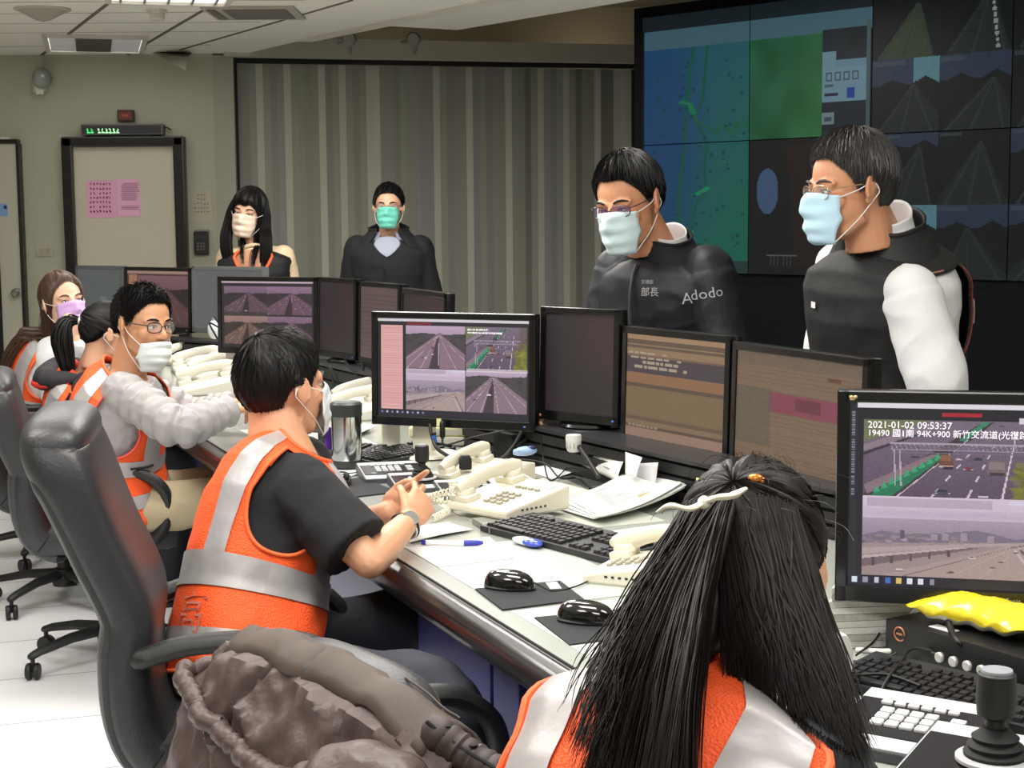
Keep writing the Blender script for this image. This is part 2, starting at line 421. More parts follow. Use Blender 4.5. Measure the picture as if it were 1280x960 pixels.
wbox('housing', 148.5, 138, 169, 152, .05, mat('dark_box', (48, 34, 30), .5), eb)
wbox('face', 150.5, 140, 167, 150, .003, mat('dull_red', (110, 42, 34), .5), eb, .05)
wbox('mark', 155, 143.5, 163, 146.5, .003, mat('faded_orange', (160, 78, 58), .5), eb, .053)
# posters
pk = mat('pink_paper', (226, 164, 196), .7); ink = mat('plum_ink', (120, 40, 90), .7); gink = mat('grey_ink', (130, 100, 125), .7)
ps = thing('pink_notice', 'larger pink notice with rows of plum characters taped on the door', 'poster', P(126, 248, WY))
wbox('sheet', 110, 226, 149, 272, .001, pk, ps, .051)
mk = MB()
for r in range(7):
    for c in range(7):
        if (r in (2, 5) and c == 2): continue
        px = 113.5 + c * 4.0; py = 230 + r * 5.7
        for q in range(3): mk.box(P(px + rnd.uniform(-.9, .9), py + rnd.uniform(-1.2, 1.2), WY - .0535), (rnd.uniform(.004, .014), .001, .0035 if r < 6 else .006))
        mk.box(P(px, py, WY - .0535), (.003, .001, .016))
part('writing', mk, ink, ps, False, world=True)
ps2 = thing('pink_notice', 'smaller pink notice with a printed table on the door, right of the larger pink one', 'poster', P(163, 248, WY))
wbox('sheet', 148, 224.5, 178, 270.5, .0012, mat('pink_paper_light', (230, 170, 202), .7), ps2, .0525)
mk = MB()
for r in range(16): mk.box(P(163 - rnd.uniform(0, 2), 229 + r * 1.75 + (6 if r > 12 else 0), WY - .0552), (rnd.uniform(.10, .125), .001, .003))
part('writing', mk, gink, ps2, False, world=True)
nt_ = thing('wall_notice', 'pale wall notice with small dark lines beside the door', 'notice', P(253, 255, WY))
wbox('sheet', 240, 238, 266, 276, .001, mat('notice_paper', (178, 172, 152), .8), nt_, .001)
mk = MB()
for r in range(5):
    for c in range(5 if r > 1 else 3):
        px = (244 if r > 1 else 247.5) + c * 4; py = 244 + r * 5.2
        for q in range(3): mk.box(P(px + rnd.uniform(-1, 1), py + rnd.uniform(-1, 1), WY - .003), (rnd.uniform(.004, .012), .001, .0035))
part('writing', mk, mat('notice_ink', (90, 84, 74), .8), nt_, False, world=True)
rd = thing('card_reader', 'black access keypad on the wall right of the door', 'keypad', P(252, 303, WY))
wbox('housing', 243.5, 289, 262, 318, .05, black_m, rd, 0, .008)
wbox('cover', 244, 287, 262, 291, .03, mat('reader_top', (128, 124, 112), .5), rd)
wbox('screen', 247.5, 294, 258.5, 299.5, .002, mat('lcd_dark', (52, 56, 60), .2), rd, .05)
for r in range(3):
    for c in range(3): wbox('key', 248 + c * 3.8, 303 + r * 3.6, 250.6 + c * 3.8, 305.4 + r * 3.6, .003, mat('key_grey', (84, 84, 84), .5), rd, .05, .001)
sw = thing('light_switch', 'ivory double light switch on the wall between the two doors', 'light switch', P(56, 314, WY))
wbox('plate', 46, 308, 66.5, 320, .012, mat('ivory_plastic', (176, 172, 150), .5), sw)
wbox('rocker', 50, 310.5, 55.5, 317.5, .006, mat('ivory_rocker', (160, 156, 134), .5), sw, .012)
wbox('rocker', 57.5, 310.5, 63, 317.5, .006, mat('ivory_rocker', (160, 156, 134), .5), sw, .012)
pc = thing('motion_detector', 'round grey camera with white box below it high on the wall', 'camera', P(52, 100, WY))
part('dome', MB().ell(P(52, 98, WY - .08), (.062, .075, .075)), mat('dome_grey', (150, 154, 144), .35), pc, world=True)
wbox('bracket', 45, 104, 60, 116, .07, mat('box_white', (196, 194, 182), .5), pc)
wbox('window', 49, 110, 59, 119, .02, mat('pale_plate', (214, 212, 204), .4), pc, .07)
part('lens', MB().ell(P(53.5, 95, WY - .145), (.012, .012, .012)), mat('bright_lens', (225, 230, 225), .1), pc, world=True)
bc = thing('dome_camera', 'small black dome camera where ceiling meets wall', 'camera', P(33, 76, 10.7))
part('mount', MB().lathe([(.075, 0), (.07, -.03)], PZ(32, 74, cz), 20), mat('mount_grey', (190, 186, 176), .5), bc, world=True)
part('dome', MB().ell(PZ(32, 74, cz) + Vector((0, 0, -.045)), (.06, .06, .045)), mat('brown_black', (46, 36, 28), .2), bc, world=True)
# ------------------------------------------------------------------ ceiling fittings
tro = thing('ceiling_lamp', 'louvred ceiling lamp with dark middle near the door wall', 'ceiling lamp', (-2.66, 10.2, cz), math.radians(15))
def troffer(t, w, d, louv=14):
    part('frame', MB().box((0, d / 2, -.012), (w, .03, .024)).box((0, -d / 2, -.012), (w, .03, .024)).box((-w / 2, 0, -.012), (.03, d, .024)).box((w / 2, 0, -.012), (.03, d, .024)), mat('lamp_frame', (205, 200, 190), .5), t, False)
    part('reflector', MB().box((0, 0, -.004), (w - .03, d - .03, .004)), mat('lamp_glow', (255, 252, 245), .5, emit=1.3), t, False)
troffer(tro, .60, .86)
lv = MB()
for k in range(10): lv.box((0, -.4 + k * .085, -.012), (.56, .012, .016))
part('louver', lv, mat('louver_metal', (150, 150, 150), .3, metal=.7), tro, False)
part('middle_panel', MB().box((-.01, 0, -.013), (.22, .8, .014)), mat('lamp_dark', (50, 44, 42), .4), tro, False)
v_ = PZ(215, -14, cz)
tro2 = thing('ceiling_lamp', 'bright ceiling lamp at the top edge of the view above the operators', 'ceiling lamp', (v_.x, v_.y, cz), math.radians(15))
troffer(tro2, .60, .9)
lv = MB()
for k in range(5): lv.box((-.24 + k * .12, 0, -.012), (.012, .86, .016))
part('louver', lv, mat('louver_metal', (150, 150, 150), .3, metal=.7), tro2, False)
for (x, y, p) in LAMPS[2:]:
    t = thing('ceiling_lamp', 'louvred ceiling lamp overhead, out of the picture, the farthest one an added fill', 'ceiling lamp', (x, y, cz), group='overhead lamps outside the view'); troffer(t, 1.15, .55)  # the last fixture only houses the added partition fill
vp = PZ(318, 15, cz)
vt = thing('ceiling_vent', 'grey slatted air vent set in the ceiling', 'air vent', (vp.x, vp.y, cz))
part('frame', MB().box((0, 0, -.006), (.50, .52, .012)), mat('vent_frame', (176, 170, 160), .5), vt, False)
part('grille', MB().box((.03, 0, -.013), (.34, .4, .006)), mat('vent_dark', (112, 104, 98), .6), vt, False)
part('grille', MB().box((-.205, 0, -.013), (.05, .4, .006)), mat('vent_dark', (112, 104, 98), .6), vt, False)
sp = PZ(53, 11, cz)
cs = thing('ceiling_speaker', 'shallow cone shaped speaker on the ceiling', 'speaker', (sp.x, sp.y, cz))
part('cone', MB().lathe([(.135, 0), (.13, -.012), (.04, -.06), (.005, -.068)], (0, 0, 0), 28), mat('speaker_cream', (168, 160, 148), .6), cs)
part('rim', MB().lathe([(.15, 0), (.15, -.008), (.135, -.01)], (0, 0, 0), 28), mat('speaker_rim', (190, 184, 172), .6), cs)
sp = PZ(196, 12, cz)
sd = thing('smoke_detector', 'small round white smoke detector on the ceiling', 'smoke detector', (sp.x, sp.y, cz))
part('base', MB().lathe([(.055, 0), (.055, -.018), (.045, -.022)], (0, 0, 0), 24), mat('detector_white', (200, 195, 185), .5), sd)
part('sensing_cap', MB().lathe([(.04, -.02), (.04, -.05), (.03, -.058), (.003, -.06)], (0, 0, 0), 24), mat('detector_white', (200, 195, 185), .5), sd)
hb = thing('ceiling_flap', 'grey hinged flap hanging down from the ceiling edge', 'panel', PZ(215, 68, cz))
part('panel', MB().add([PZ(190, 66, cz), PZ(240, 67, cz), P(234, 72, 10.6), P(232, 88, 10.4), PZ(190, 66, cz) + Vector((0, .01, .01)), PZ(240, 67, cz) + Vector((0, .01, .01)), P(234, 72, 10.6) + Vector((0, .01, 0)), P(232, 88, 10.4) + Vector((0, .01, 0))], [(0, 1, 2, 3), (4, 7, 6, 5), (0, 3, 7, 4), (3, 2, 6, 7), (2, 1, 5, 6), (0, 4, 5, 1)]), mat('flap_grey', (160, 156, 142), .6), hb, False, world=True)
for i, (px, Yq) in enumerate(((437, 11.0), (517, 11.15))):
    pp = P(px, 49, Yq)
    t = thing('spotlight', ['round grey spotlight on the partition header, left one', 'round grey spotlight on the partition header, right one'][i], 'spotlight', pp, group='spotlights on the header')
    part('head', MB().ell((0, 0, 0), (.052, .05, .052)), mat('spot_grey', (150, 146, 140), .4), t)
    part('face', MB().lathe([(.038, 0), (.036, .01), (.01, .012)], (0, -.045, 0), 20, Matrix.Rotation(PI / 2, 3, 'X')), mat('spot_face', (176, 172, 164), .3), t)
    part('bracket', MB().tube([(-.04, 0, -.02), (-.085, .01, -.03)], .008, 8).tube([(0, .02, -.04), (0, .04, -.10)], .012, 8), mat('spot_grey', (150, 146, 140), .4), t)
# ------------------------------------------------------------------ pictures shown on screens (coloured facets)
class Img:
    def __init__(s, w, h, c=(0, 0, 0)):
        s.w, s.h = w, h; s.a = np.empty((h, w, 3)); s.a[:] = c
        s.X, s.Y = np.meshgrid((np.arange(w) + .5) / w, (np.arange(h) + .5) / h); s.clip = (0, 0, 1, 1)
        s.rs = np.random.RandomState(5)
    def _m(s, m):
        x0, y0, x1, y1 = s.clip
        return m & (s.X >= x0) & (s.X < x1) & (s.Y >= y0) & (s.Y < y1)
    def put(s, m, c, al=1.0):
        m = s._m(m); s.a[m] = s.a[m] * (1 - al) + np.array(c) * al
    def L(s, x, y):
        x0, y0, x1, y1 = s.clip; return x0 + x * (x1 - x0), y0 + y * (y1 - y0)
    def rect(s, x0, y0, x1, y1, c, al=1.0):
        x0, y0 = s.L(x0, y0); x1, y1 = s.L(x1, y1); s.put((s.X >= x0) & (s.X < x1) & (s.Y >= y0) & (s.Y < y1), c, al)
    def ell(s, cx, cy, rx, ry, c, al=1.0):
        k = s.clip; cx, cy = s.L(cx, cy); rx *= k[2] - k[0]; ry *= k[3] - k[1]
        s.put(((s.X - cx) / rx) ** 2 + ((s.Y - cy) / ry) ** 2 < 1, c, al)
    def poly(s, pts, c, al=1.0):
        pts = [s.L(*p) for p in pts]; m = np.zeros(s.X.shape, bool); n = len(pts)
        for i in range(n):
            (ax, ay), (bx, by) = pts[i], pts[(i + 1) % n]
            if ay == by: continue
            t = ((ay > s.Y) != (by > s.Y)) & (s.X < (bx - ax) * (s.Y - ay) / (by - ay) + ax)
            m ^= t
        s.put(m, c, al)
    def line(s, p, q, c, w0=.004, w1=None, al=1.0):
        w1 = w0 if w1 is None else w1
        dx, dy = q[0] - p[0], q[1] - p[1]; l = math.hypot(dx, dy) or 1; nx, ny = -dy / l, dx / l
        s.poly([(p[0] + nx * w0, p[1] + ny * w0), (q[0] + nx * w1, q[1] + ny * w1), (q[0] - nx * w1, q[1] - ny * w1), (p[0] - nx * w0, p[1] - ny * w0)], c, al)
    def noise(s, amp):
        m = s._m(np.ones(s.X.shape, bool)); s.a[m] += (s.rs.rand(int(m.sum()), 1) - .5) * 2 * amp
    def vgrad(s, y0, y1, c0, c1):
        a0 = s.L(0, y0)[1]; a1 = s.L(0, y1)[1]; m = s._m((s.Y >= a0) & (s.Y < a1)); t = ((s.Y[m] - a0) / (a1 - a0))[:, None]
        s.a[m] = np.array(c0) * (1 - t) + np.array(c1) * t
    def blots(s, x0, y0, x1, y1, c, n, r, al=.6):
        for k in range(n): s.ell(s.rs.uniform(x0, x1), s.rs.uniform(y0, y1), r * s.rs.uniform(.5, 1.3), r * s.rs.uniform(.5, 1.3), np.array(c) * s.rs.uniform(.7, 1.25), al)
def car(im, x, y, k, c=(60, 55, 70)):
    im.ell(x, y + k * .45, k * 1.0, k * .28, (60, 50, 58), .5)
    im.rect(x - k * .85, y - k * .15, x + k * .85, y + k * .5, c); im.poly([(x - k * .6, y - k * .15), (x - k * .42, y - k * .6), (x + k * .42, y - k * .6), (x + k * .6, y - k * .15)], np.array(c) * .75 + 18)
    im.rect(x - k * .45, y - k * .48, x + k * .45, y - k * .2, (50, 46, 60)); im.rect(x - k * .75, y + k * .1, x - k * .5, y + k * .3, (210, 190, 190)); im.rect(x + k * .5, y + k * .1, x + k * .75, y + k * .3, (210, 190, 190))
def gantry_scene(im):           # highway with gantry, green median, tree on the right
    im.vgrad(0, 1, (118, 104, 122), (92, 76, 96))
    im.poly([(0, .30), (.35, .0), (0, 0)], (112, 116, 84)); im.poly([(0, .42), (.42, .06), (.38, .02), (0, .33)], (138, 122, 134)); im.poly([(0, .47), (.3, .19), (.3, .17), (0, .43)], (60, 48, 62))
    im.poly([(0, .97), (.62, .02), (.68, .02), (.18, 1), (0, 1)], (62, 52, 58)); im.poly([(0.02, .98), (.40, .46), (.36, .44), (0, .86)], (136, 112, 124))
    im.poly([(.03, 1), (.38, .47), (.42, .48), (.15, 1)], (36, 118, 84))
    for k in range(9): im.poly([(.05 + k * .04, .97 - k * .055), (.07 + k * .04, .86 - k * .055), (.09 + k * .04, .94 - k * .055)], (60, 160, 116))
    im.poly([(.50, .25), (.62, .02), (.66, .02), (.53, .27)], (56, 132, 104))
    for (a, b, c, d, wd) in ((.18, 1, .62, .1, .004), (.73, 1, .80, .12, .006)): im.line((a, b), (c, d), (216, 196, 206), wd, wd * .4)
    for f in (.36, .55):
        for k in range(6):
            t0 = k / 6; t1 = t0 + .07; t0e = t0 ** .8; t1e = t1 ** .8
            p = (lerp(f, .67 + (f - .36) * .3, t0e), lerp(1, .1, t0e)); q = (lerp(f, .67 + (f - .36) * .3, t1e), lerp(1, .1, t1e)); im.line(p, q, (208, 192, 204), .005 * (1 - t0) + .0015)
    for (x, y, k, c) in ((.42, .93, .055, (72, 76, 96)), (.55, .62, .033, (122, 58, 70)), (.50, .50, .02, (200, 190, 196)), (.60, .49, .026, (52, 52, 74)), (.27, .48, .024, (66, 54, 66)), (.72, .06, .018, (70, 62, 80)), (.66, .24, .02, (120, 110, 124)), (.63, .97, .03, (196, 190, 200)), (.30, .2, .03, (84, 96, 100))): car(im, x, y, k, c)
    im.rect(.65, .50, .75, .68, (112, 98, 104)); im.rect(.66, .52, .74, .62, (134, 120, 124)); im.rect(.665, .66, .74, .70, (60, 52, 58))
    im.rect(.40, .50, .475, .60, (110, 72, 58)); im.rect(.405, .44, .46, .52, (138, 92, 72)); im.rect(.395, .585, .475, .605, (196, 168, 168)); im.rect(.42, .60, .47, .63, (48, 40, 46))
    im.rect(.14, .30, .90, .315, (168, 154, 172)); im.rect(.14, .385, .90, .40, (152, 138, 158)); im.rect(.18, .42, .90, .43, (120, 106, 126))
    for k in range(30): im.line((.14 + k * .025, .31), (.155 + k * .025, .39), (176, 164, 180), .0016)
    for x in (.16, .19): im.line((x, .4), (x + .01, .86), (180, 166, 182), .004)
    im.rect(.30, .33, .60, .38, (120, 104, 124), .7); im.rect(.88, .36, .93, .44, (134, 118, 132))
    im.poly([(.80, .90), (.86, .62), (1, .25), (1, 1), (.8, 1)], (104, 100, 54)); im.blots(.80, .5, 1.0, 1.0, (124, 124, 50), 90, .035, .5); im.blots(.87, .25, 1.0, .55, (104, 92, 62), 40, .03, .5); im.rect(.88, 0, 1, .3, (96, 80, 78), .6)
    im.noise(7)
def valley_scene(im):           # hazy city and sweeping highway
    im.vgrad(0, .40, (212, 196, 214), (196, 176, 194)); im.vgrad(.28, .52, (170, 154, 172), (148, 132, 148))
    for k in range(6): im.ell(.1 + k * .17, .2 + .03 * (k % 2), .22, .04, (186, 168, 188), .35)
    im.poly([(0, .50), (.1, .44), (.24, .47), (.4, .45), (.52, .42), (.6, .40), (.7, .44), (.8, .50), (.9, .46), (1, .5), (1, .6), (0, .6)], (124, 112, 130))
    im.blots(0, .48, .55, .60, (146, 132, 140), 60, .022, .6)
    im.rect(.20, .42, .225, .53, (96, 84, 104))
    for (x, y, h) in ((.36, .46, .07), (.42, .45, .08), (.52, .44, .09), (.66, .46, .08)): im.rect(x, y, x + .035, y + h, (158, 144, 156))
    im.poly([(0, .60), (1, .52), (1, 1), (0, 1)], (158, 138, 138))
    im.poly([(0, .66), (.6, .565), (.9, .53), (.95, .55), (.55, .61), (0, .74)], (176, 158, 160)); im.poly([(0, .79), (.55, .62), (.62, .62), (0, .90)], (118, 100, 106)); im.poly([(0, .76), (.5, .62), (.58, .615), (0, .795)], (190, 172, 174))
    for k in range(5): im.rect(.05 + k * .1, .78 - k * .03, .065 + k * .1, .88 - k * .035, (92, 76, 82))
    im.poly([(.1, 1), (.78, .57), (.9, .55), (.98, .6), (1, .7), (1, 1)], (172, 150, 146)); im.line((.22, 1.0), (.78, .60), (120, 100, 104), .006, .002)
    im.line((.80, .62), (.93, 1.02), (204, 186, 190), .006); im.line((.83, .62), (.98, 1.02), (96, 80, 88), .006); im.line((.78, .60), (.86, .56), (96, 80, 88), .005)
    for (a, b) in ((.45, .80), (.62, .83)): im.line((a, 1), (b, .6), (190, 170, 172), .002)
    for (x, y, k, c) in ((.58, .74, .022, (226, 214, 222)), (.73, .78, .018, (90, 66, 72)), (.47, .93, .02, (100, 78, 84)), (.69, .85, .014, (84, 62, 70)), (.20, .92, .03, (226, 214, 220)), (.81, .66, .012, (80, 66, 76))): car(im, x, y, k, c)
    im.rect(.02, .03, .68, .13, (176, 156, 176), .7); im.rect(.77, .02, .99, .07, (214, 210, 232), .8)
    im.noise(5)
def simple_road(im, seed=0, tone=(1, 1, 1), sky=.16, vx=.55, green=True, night=False):
    r = np.random.RandomState(seed); t = np.array(tone)
    im.vgrad(0, 1, np.array((190, 170, 188)) * t, np.array((120, 104, 116)) * t)
    im.poly([(0, sky), (.3, sky - .04), (.6, sky), (1, sky - .03), (1, 1), (0, 1)], np.array((72, 66, 70)) * t)
    if green: im.blots(0, sky, 1, sky + .3, np.array((64, 66, 58)) * t, 30, .05, .5)
    im.poly([(vx - .03, sky), (vx + .05, sky), (1.3, 1), (-.25, 1)], np.array((136, 116, 124)) * t)
    im.poly([(vx - .005, sky), (vx + .012, sky), (vx + .02, 1), (vx - .16, 1)], np.array((70, 56, 62)) * t)
    for e in (-.2, .02, .25, .55, .85, 1.15): im.line((vx + .01, sky + .01), (e, 1.0), np.array((206, 188, 198)) * t, .001, .005)
    for k in range(4): car(im, r.uniform(.15, .85), r.uniform(.5, .9), r.uniform(.02, .035), np.array((230, 220, 226)) * t if k % 2 else np.array((70, 60, 70)) * t)
    im.noise(6)
def img_mesh(name, im, fn, m, parent=None, world=True):
    """fn(u,v) -> world point, u right, v down"""
    w, h = im.w, im.h
    me = bpy.data.meshes.new(name)
    vs = np.array([fn(i / w, j / h) for j in range(h + 1) for i in range(w + 1)], 'f')
    ii, jj = np.meshgrid(np.arange(w), np.arange(h)); a = (jj * (w + 1) + ii).ravel()
    fs = np.stack([a, a + w + 1, a + w + 2, a + 1], 1)
    me.vertices.add(len(vs)); me.vertices.foreach_set('co', vs.ravel())
    me.loops.add(fs.size); me.loops.foreach_set('vertex_index', fs.ravel().astype('i'))
    me.polygons.add(len(fs)); me.polygons.foreach_set('loop_start', (np.arange(len(fs)) * 4).astype('i'))
    me.update(calc_edges=True)
    c = np.clip(im.a.reshape(-1, 3), 0, 255) / 255.0; c = np.where(c <= .04045, c / 12.92, ((c + .055) / 1.055) ** 2.4)
    c4 = np.concatenate([c, np.ones((len(c), 1))], 1)
    at = me.color_attributes.new('Col', 'FLOAT_COLOR', 'CORNER'); at.data.foreach_set('color', np.repeat(c4, 4, axis=0).astype('f').ravel())
    me.materials.append(m); o = link(name, me, parent)
    if parent is not None and world: o.matrix_parent_inverse = root_matrix(parent).inverted()
    return o
scr_m = color_mat('screen_picture', 0.92, .4)
wallscr_m = color_mat('wall_screen_picture', 0.85, .35, spec=.08)
# ------------------------------------------------------------------ video wall
vw_d = Vector((0.70, -0.714, 0)).normalized(); vw_n = Vector((-vw_d.y, vw_d.x, 0)) * -1   # facing the operators
if vw_n.y > 0: vw_n = -vw_n
V0 = P(803, 187, 9.0); PW, PH = .084 * 9.0 * 1.0, .0795 * 9.0
vtop = V0.z + PH * 1.03; 
vw = thing('video_wall', 'large wall of joined display panels with a green route map and road cameras', 'video wall', (V0.x, V0.y, 0))
ncol, nrow = 6, 2
Rw = Matrix.Rotation(math.atan2(vw_d.y, vw_d.x), 3, 'Z')
base0 = Vector((V0.x, V0.y, 0))
part('cabinet', MB().box(base0 + vw_d * (ncol * PW / 2 - .02) - vw_n * .32 + Vector((0, 0, (vtop + .06) / 2)), (ncol * PW + .12, .6, vtop + .06), Rw), mat('video_wall_black', (9, 10, 12), .5, spec=.12), vw, False, world=True)
VIMG = Img(600, 190, (8, 12, 14))
def vwall_draw(im):
    W = 1 / 6.0
    # map over the first two columns of row one and column one of row two
    im.rect(0, 0, 2 * W, .06, (22, 34, 40)); im.rect(.004, .06, 2 * W, .13, (70, 108, 122))
    x0 = .004
    im.rect(x0, .13, W, .97, (24, 92, 92))
    h, w = im.h, im.w
    m = (im.X < W) & (im.X > x0) & (im.Y > .13) & (im.Y < .96)
    xx = im.X[m] / W; yy = im.Y[m]
    blue = np.clip((.50 - xx - .1 * (yy - .13) + .25 * np.sin(yy * 3)) * 3.0, 0, 1)[:, None]
    grn_ = np.clip((yy - .5) * 1.2 + (xx - .3), 0, 1)[:, None]
    base = np.array((34, 96, 112)) * (1 - grn_) + np.array((18, 108, 88)) * grn_
    im.a[m] = base * (1 - blue * .8) + np.array((26, 70, 122)) * blue * .8
    m = (im.X >= W) & (im.X < 1.61 * W) & (im.Y > .13) & (im.Y < .5)
    xx = (im.X[m] / W - 1); yy = im.Y[m]
    nz = np.array([noise.noise(Vector((a * 5, b * 7, 2))) for a, b in zip(xx, yy)])[:, None]
    im.a[m] = np.array((26, 96, 60)) + nz * np.array((20, 22, 26)) + np.clip(xx * 1.2 - .3 + yy - .3, 0, 1)[:, None] * np.array((22, 22, -6))
    im.rect(.004, .955, W, 1, (26, 60, 58))
    # roads and place marks
    rg = (14, 92, 74)
    def pl(pts, wd=.0028, c=rg):
        for a, b in zip(pts, pts[1:]): im.line(a, b, c, wd * .45)
    k = W
    pl([(.50 * k, .13), (.46 * k, .22), (.44 * k, .3), (.42 * k, .42), (.40 * k, .55), (.36 * k, .68), (.36 * k, .8), (.40 * k, .95)], .006)
    pl([(.62 * k, .13), (.60 * k, .24), (.58 * k, .34), (.50 * k, .40), (.62 * k, .5), (.60 * k, .6), (.62 * k, .68), (.52 * k, .74), (.48 * k, .84), (.5 * k, .95)], .005)
    pl([(.38 * k, .36), (.42 * k, .33), (.48 * k, .37), (.52 * k, .42), (.62 * k, .44), (.70 * k, .47), (.76 * k, .43), (.84 * k, .47), (.94 * k, .42), (1.0 * k, .45)], .006, (16, 104, 70))
    pl([(.5 * k, .7), (.56 * k, .69), (.64 * k, .67)], .01, (20, 150, 104)); pl([(.36 * k, .34), (.46 * k, .35), (.50 * k, .39)], .010, (20, 130, 90)); pl([(.38 * k, .86), (.5 * k, .84)], .01, (20, 140, 98))
    pl([(.46 * k, .15), (.32 * k, .35), (.2 * k, .55)], .002, (40, 76, 120)); pl([(.62 * k, .5), (.8 * k, .5), (.9 * k, .54)], .002, (30, 96, 84))
    for q in range(60):
        x = im.rs.uniform(.12, .97) * k; y = im.rs.uniform(.18, .92); im.rect(x - .0022, y - .006, x + .0022, y + .006, (22, 66, 72), .8)
    # dark column with pale ellipse
    im.rect(W, .5, 2 * W, 1.0, (11, 16, 18))
    im.poly([(1.32 * W, .52), (1.9 * W, .52), (1.9 * W, .97), (1.40 * W, .97)], (34, 22, 20))
    im.ell(1.16 * W, .69, .095 * W, .085, (66, 92, 128)); im.line((1.16 * W, .77), (1.16 * W, .98), (44, 58, 60), .0008); im.line((1.16 * W, .93), (1.42 * W, .93), (90, 96, 90), .004)
    for q in range(9): im.line((1.17 * W + q * .0046, .93), (1.17 * W + q * .0046, .97), (56, 62, 60), .0006)
    # settings window
    im.rect(1.61 * W, .12, 1.97 * W, .5, (22, 34, 42)); im.rect(1.61 * W, .20, 1.72 * W, .27, (112, 148, 164)); im.rect(1.61 * W, .26, 1.96 * W, .38, (112, 150, 168)); im.rect(1.72 * W, .23, 1.96 * W, .26, (106, 142, 160))
    im.rect(1.82 * W, .13, 1.96 * W, .20, (18, 24, 30)); im.rect(1.965 * W, .10, 1.99 * W, .5, (70, 92, 98))
    for q in range(4): im.rect((1.64 + q * .07) * W, .275, (1.69 + q * .07) * W, .305, (60, 86, 100)); im.rect((1.646 + q * .07) * W, .281, (1.684 + q * .07) * W, .299, (112, 150, 168))
    im.rect(1.81 * W, .33, 1.87 * W, .37, (22, 60, 156)); im.rect(1.63 * W, .345, 1.74 * W, .357, (24, 36, 52)); im.rect(1.63 * W, .318, 1.70 * W, .328, (70, 96, 110))
    im.rect(1.61 * W, .415, 1.71 * W, .46, (118, 142, 148)); im.rect(1.63 * W, .43, 1.69 * W, .445, (60, 80, 88)); im.rect(1.61 * W, .495, 1.99 * W, .52, (60, 88, 98))
    # camera mosaic, four to a panel
    for c in range(8):
        for r in range(4):
            a = 2 * W + c * .5 * W; b = r * .25
            im.clip = (a, b, a + .5 * W, b + .25)
            sd_ = c * 4 + r; rr = np.random.RandomState(sd_ + 3)
            sk = rr.uniform(.15, .35)
            im.rect(0, 0, 1, 1, (15, 22, 24)); 
            if (c + r) % 3 != 0: im.rect(0, 0, 1, sk, (42, 56, 78))
            if r == 1 and c == 0 or r == 3 and c == 0: im.rect(.62, 0, 1, sk, (90, 138, 150))
            im.poly([(0, sk + .05), (.3, sk - .08), (.55, sk + .02), (.8, sk - .1), (1, sk), (1, 1), (0, 1)], (14, 20, 21))
            vx = rr.uniform(.4, .75)
            im.poly([(vx, sk), (vx + .06, sk), (rr.uniform(.8, 1.2), 1), (rr.uniform(-.1, .2), 1)], (30, 38, 38) if (c, r) != (0, 0) else (54, 66, 44))
            for e in (.1, .45, .9): im.line((vx + .03, sk), (e, 1), (46, 56, 56), .006, .016)
            if (c, r) == (1, 0):
                for q in range(10): im.ell(.72 + .01 * q, .2 + q * .08, .03, .03, (150, 160, 158))
            im.rect(.03, .02, rr.uniform(.3, .6), .07, (70, 84, 90), .6)
            im.noise(5); im.clip = (0, 0, 1, 1)
vwall_draw(VIMG)
VIMG.a *= .80
for c in range(ncol):
    for r in range(nrow):
        sub = Img(100, 95); sub.a = VIMG.a[r * 95:(r + 1) * 95, c * 100:(c + 1) * 100].copy()
        o0 = Vector((V0.x, V0.y, vtop - r * PH)) + vw_d * (c * PW + .003) + vw_n * .004 - Vector((0, 0, .002))
        img_mesh('display_panel', sub, lambda u, v: o0 + vw_d * (u * (PW - .005)) - Vector((0, 0, v * (PH - .005))), wallscr_m, vw)
part('lower_panel', MB().box(base0 + vw_d * (ncol * PW / 2) + vw_n * .01 + Vector((0, 0, (vtop - 2 * PH) / 2 - .02)), (ncol * PW, .03, vtop - 2 * PH - .06), Rw), mat('lower_black', (6, 8, 12), .6, spec=.1), vw, False, world=True)
# ------------------------------------------------------------------ long operator console
Y0, Y1 = 1.25, 9.9
def backd(Y): return 1.5 if Y < 7.4 else lerp(1.5, .72, min(1, (Y - 7.4) / 1.0))
top_m = mat('worktop_grey', (166, 170, 163), .22, var=.07, vscale=2.2, coat=.5)
wt = thing('worktop', 'long pale grey glass topped operator desk with glossy black edge', 'desk', desk(5, .7, 0))
mb = MB(); ys = [Y0 + (Y1 - Y0) * i / 30 for i in range(31)]
pf = [desk(y, .03, 0) for y in ys]; pb = [desk(y, backd(y), 0) for y in reversed(ys)]
mb.prism([(p.x, p.y) for p in pf + pb], DZ - .05, DZ)
part('top', mb, top_m, wt, False, world=True)
prof = [(.05, -.006), (.02, .002), (.0, -.006), (-.012, -.02), (-.014, -.042), (-.004, -.062), (.02, -.075), (.06, -.075)]
def nose(u, v):
    k = v * (len(prof) - 1); i = min(int(k), len(prof) - 2); a = prof[i]; b = prof[i + 1]; t = k - i
    return desk(lerp(Y0, Y1, u), lerp(a[0], b[0], t), DZ + lerp(a[1], b[1], t))
part('front_edge', MB().grid(nose, 2, 22), mat('edge_black_gloss', (24, 23, 24), .34, coat=.25), wt, world=True)
part('edge_line', MB().tube([desk(Y0, .035, DZ + .001), desk(Y1, .035, DZ + .001)], .0035, 6), matte_m, wt, world=True)
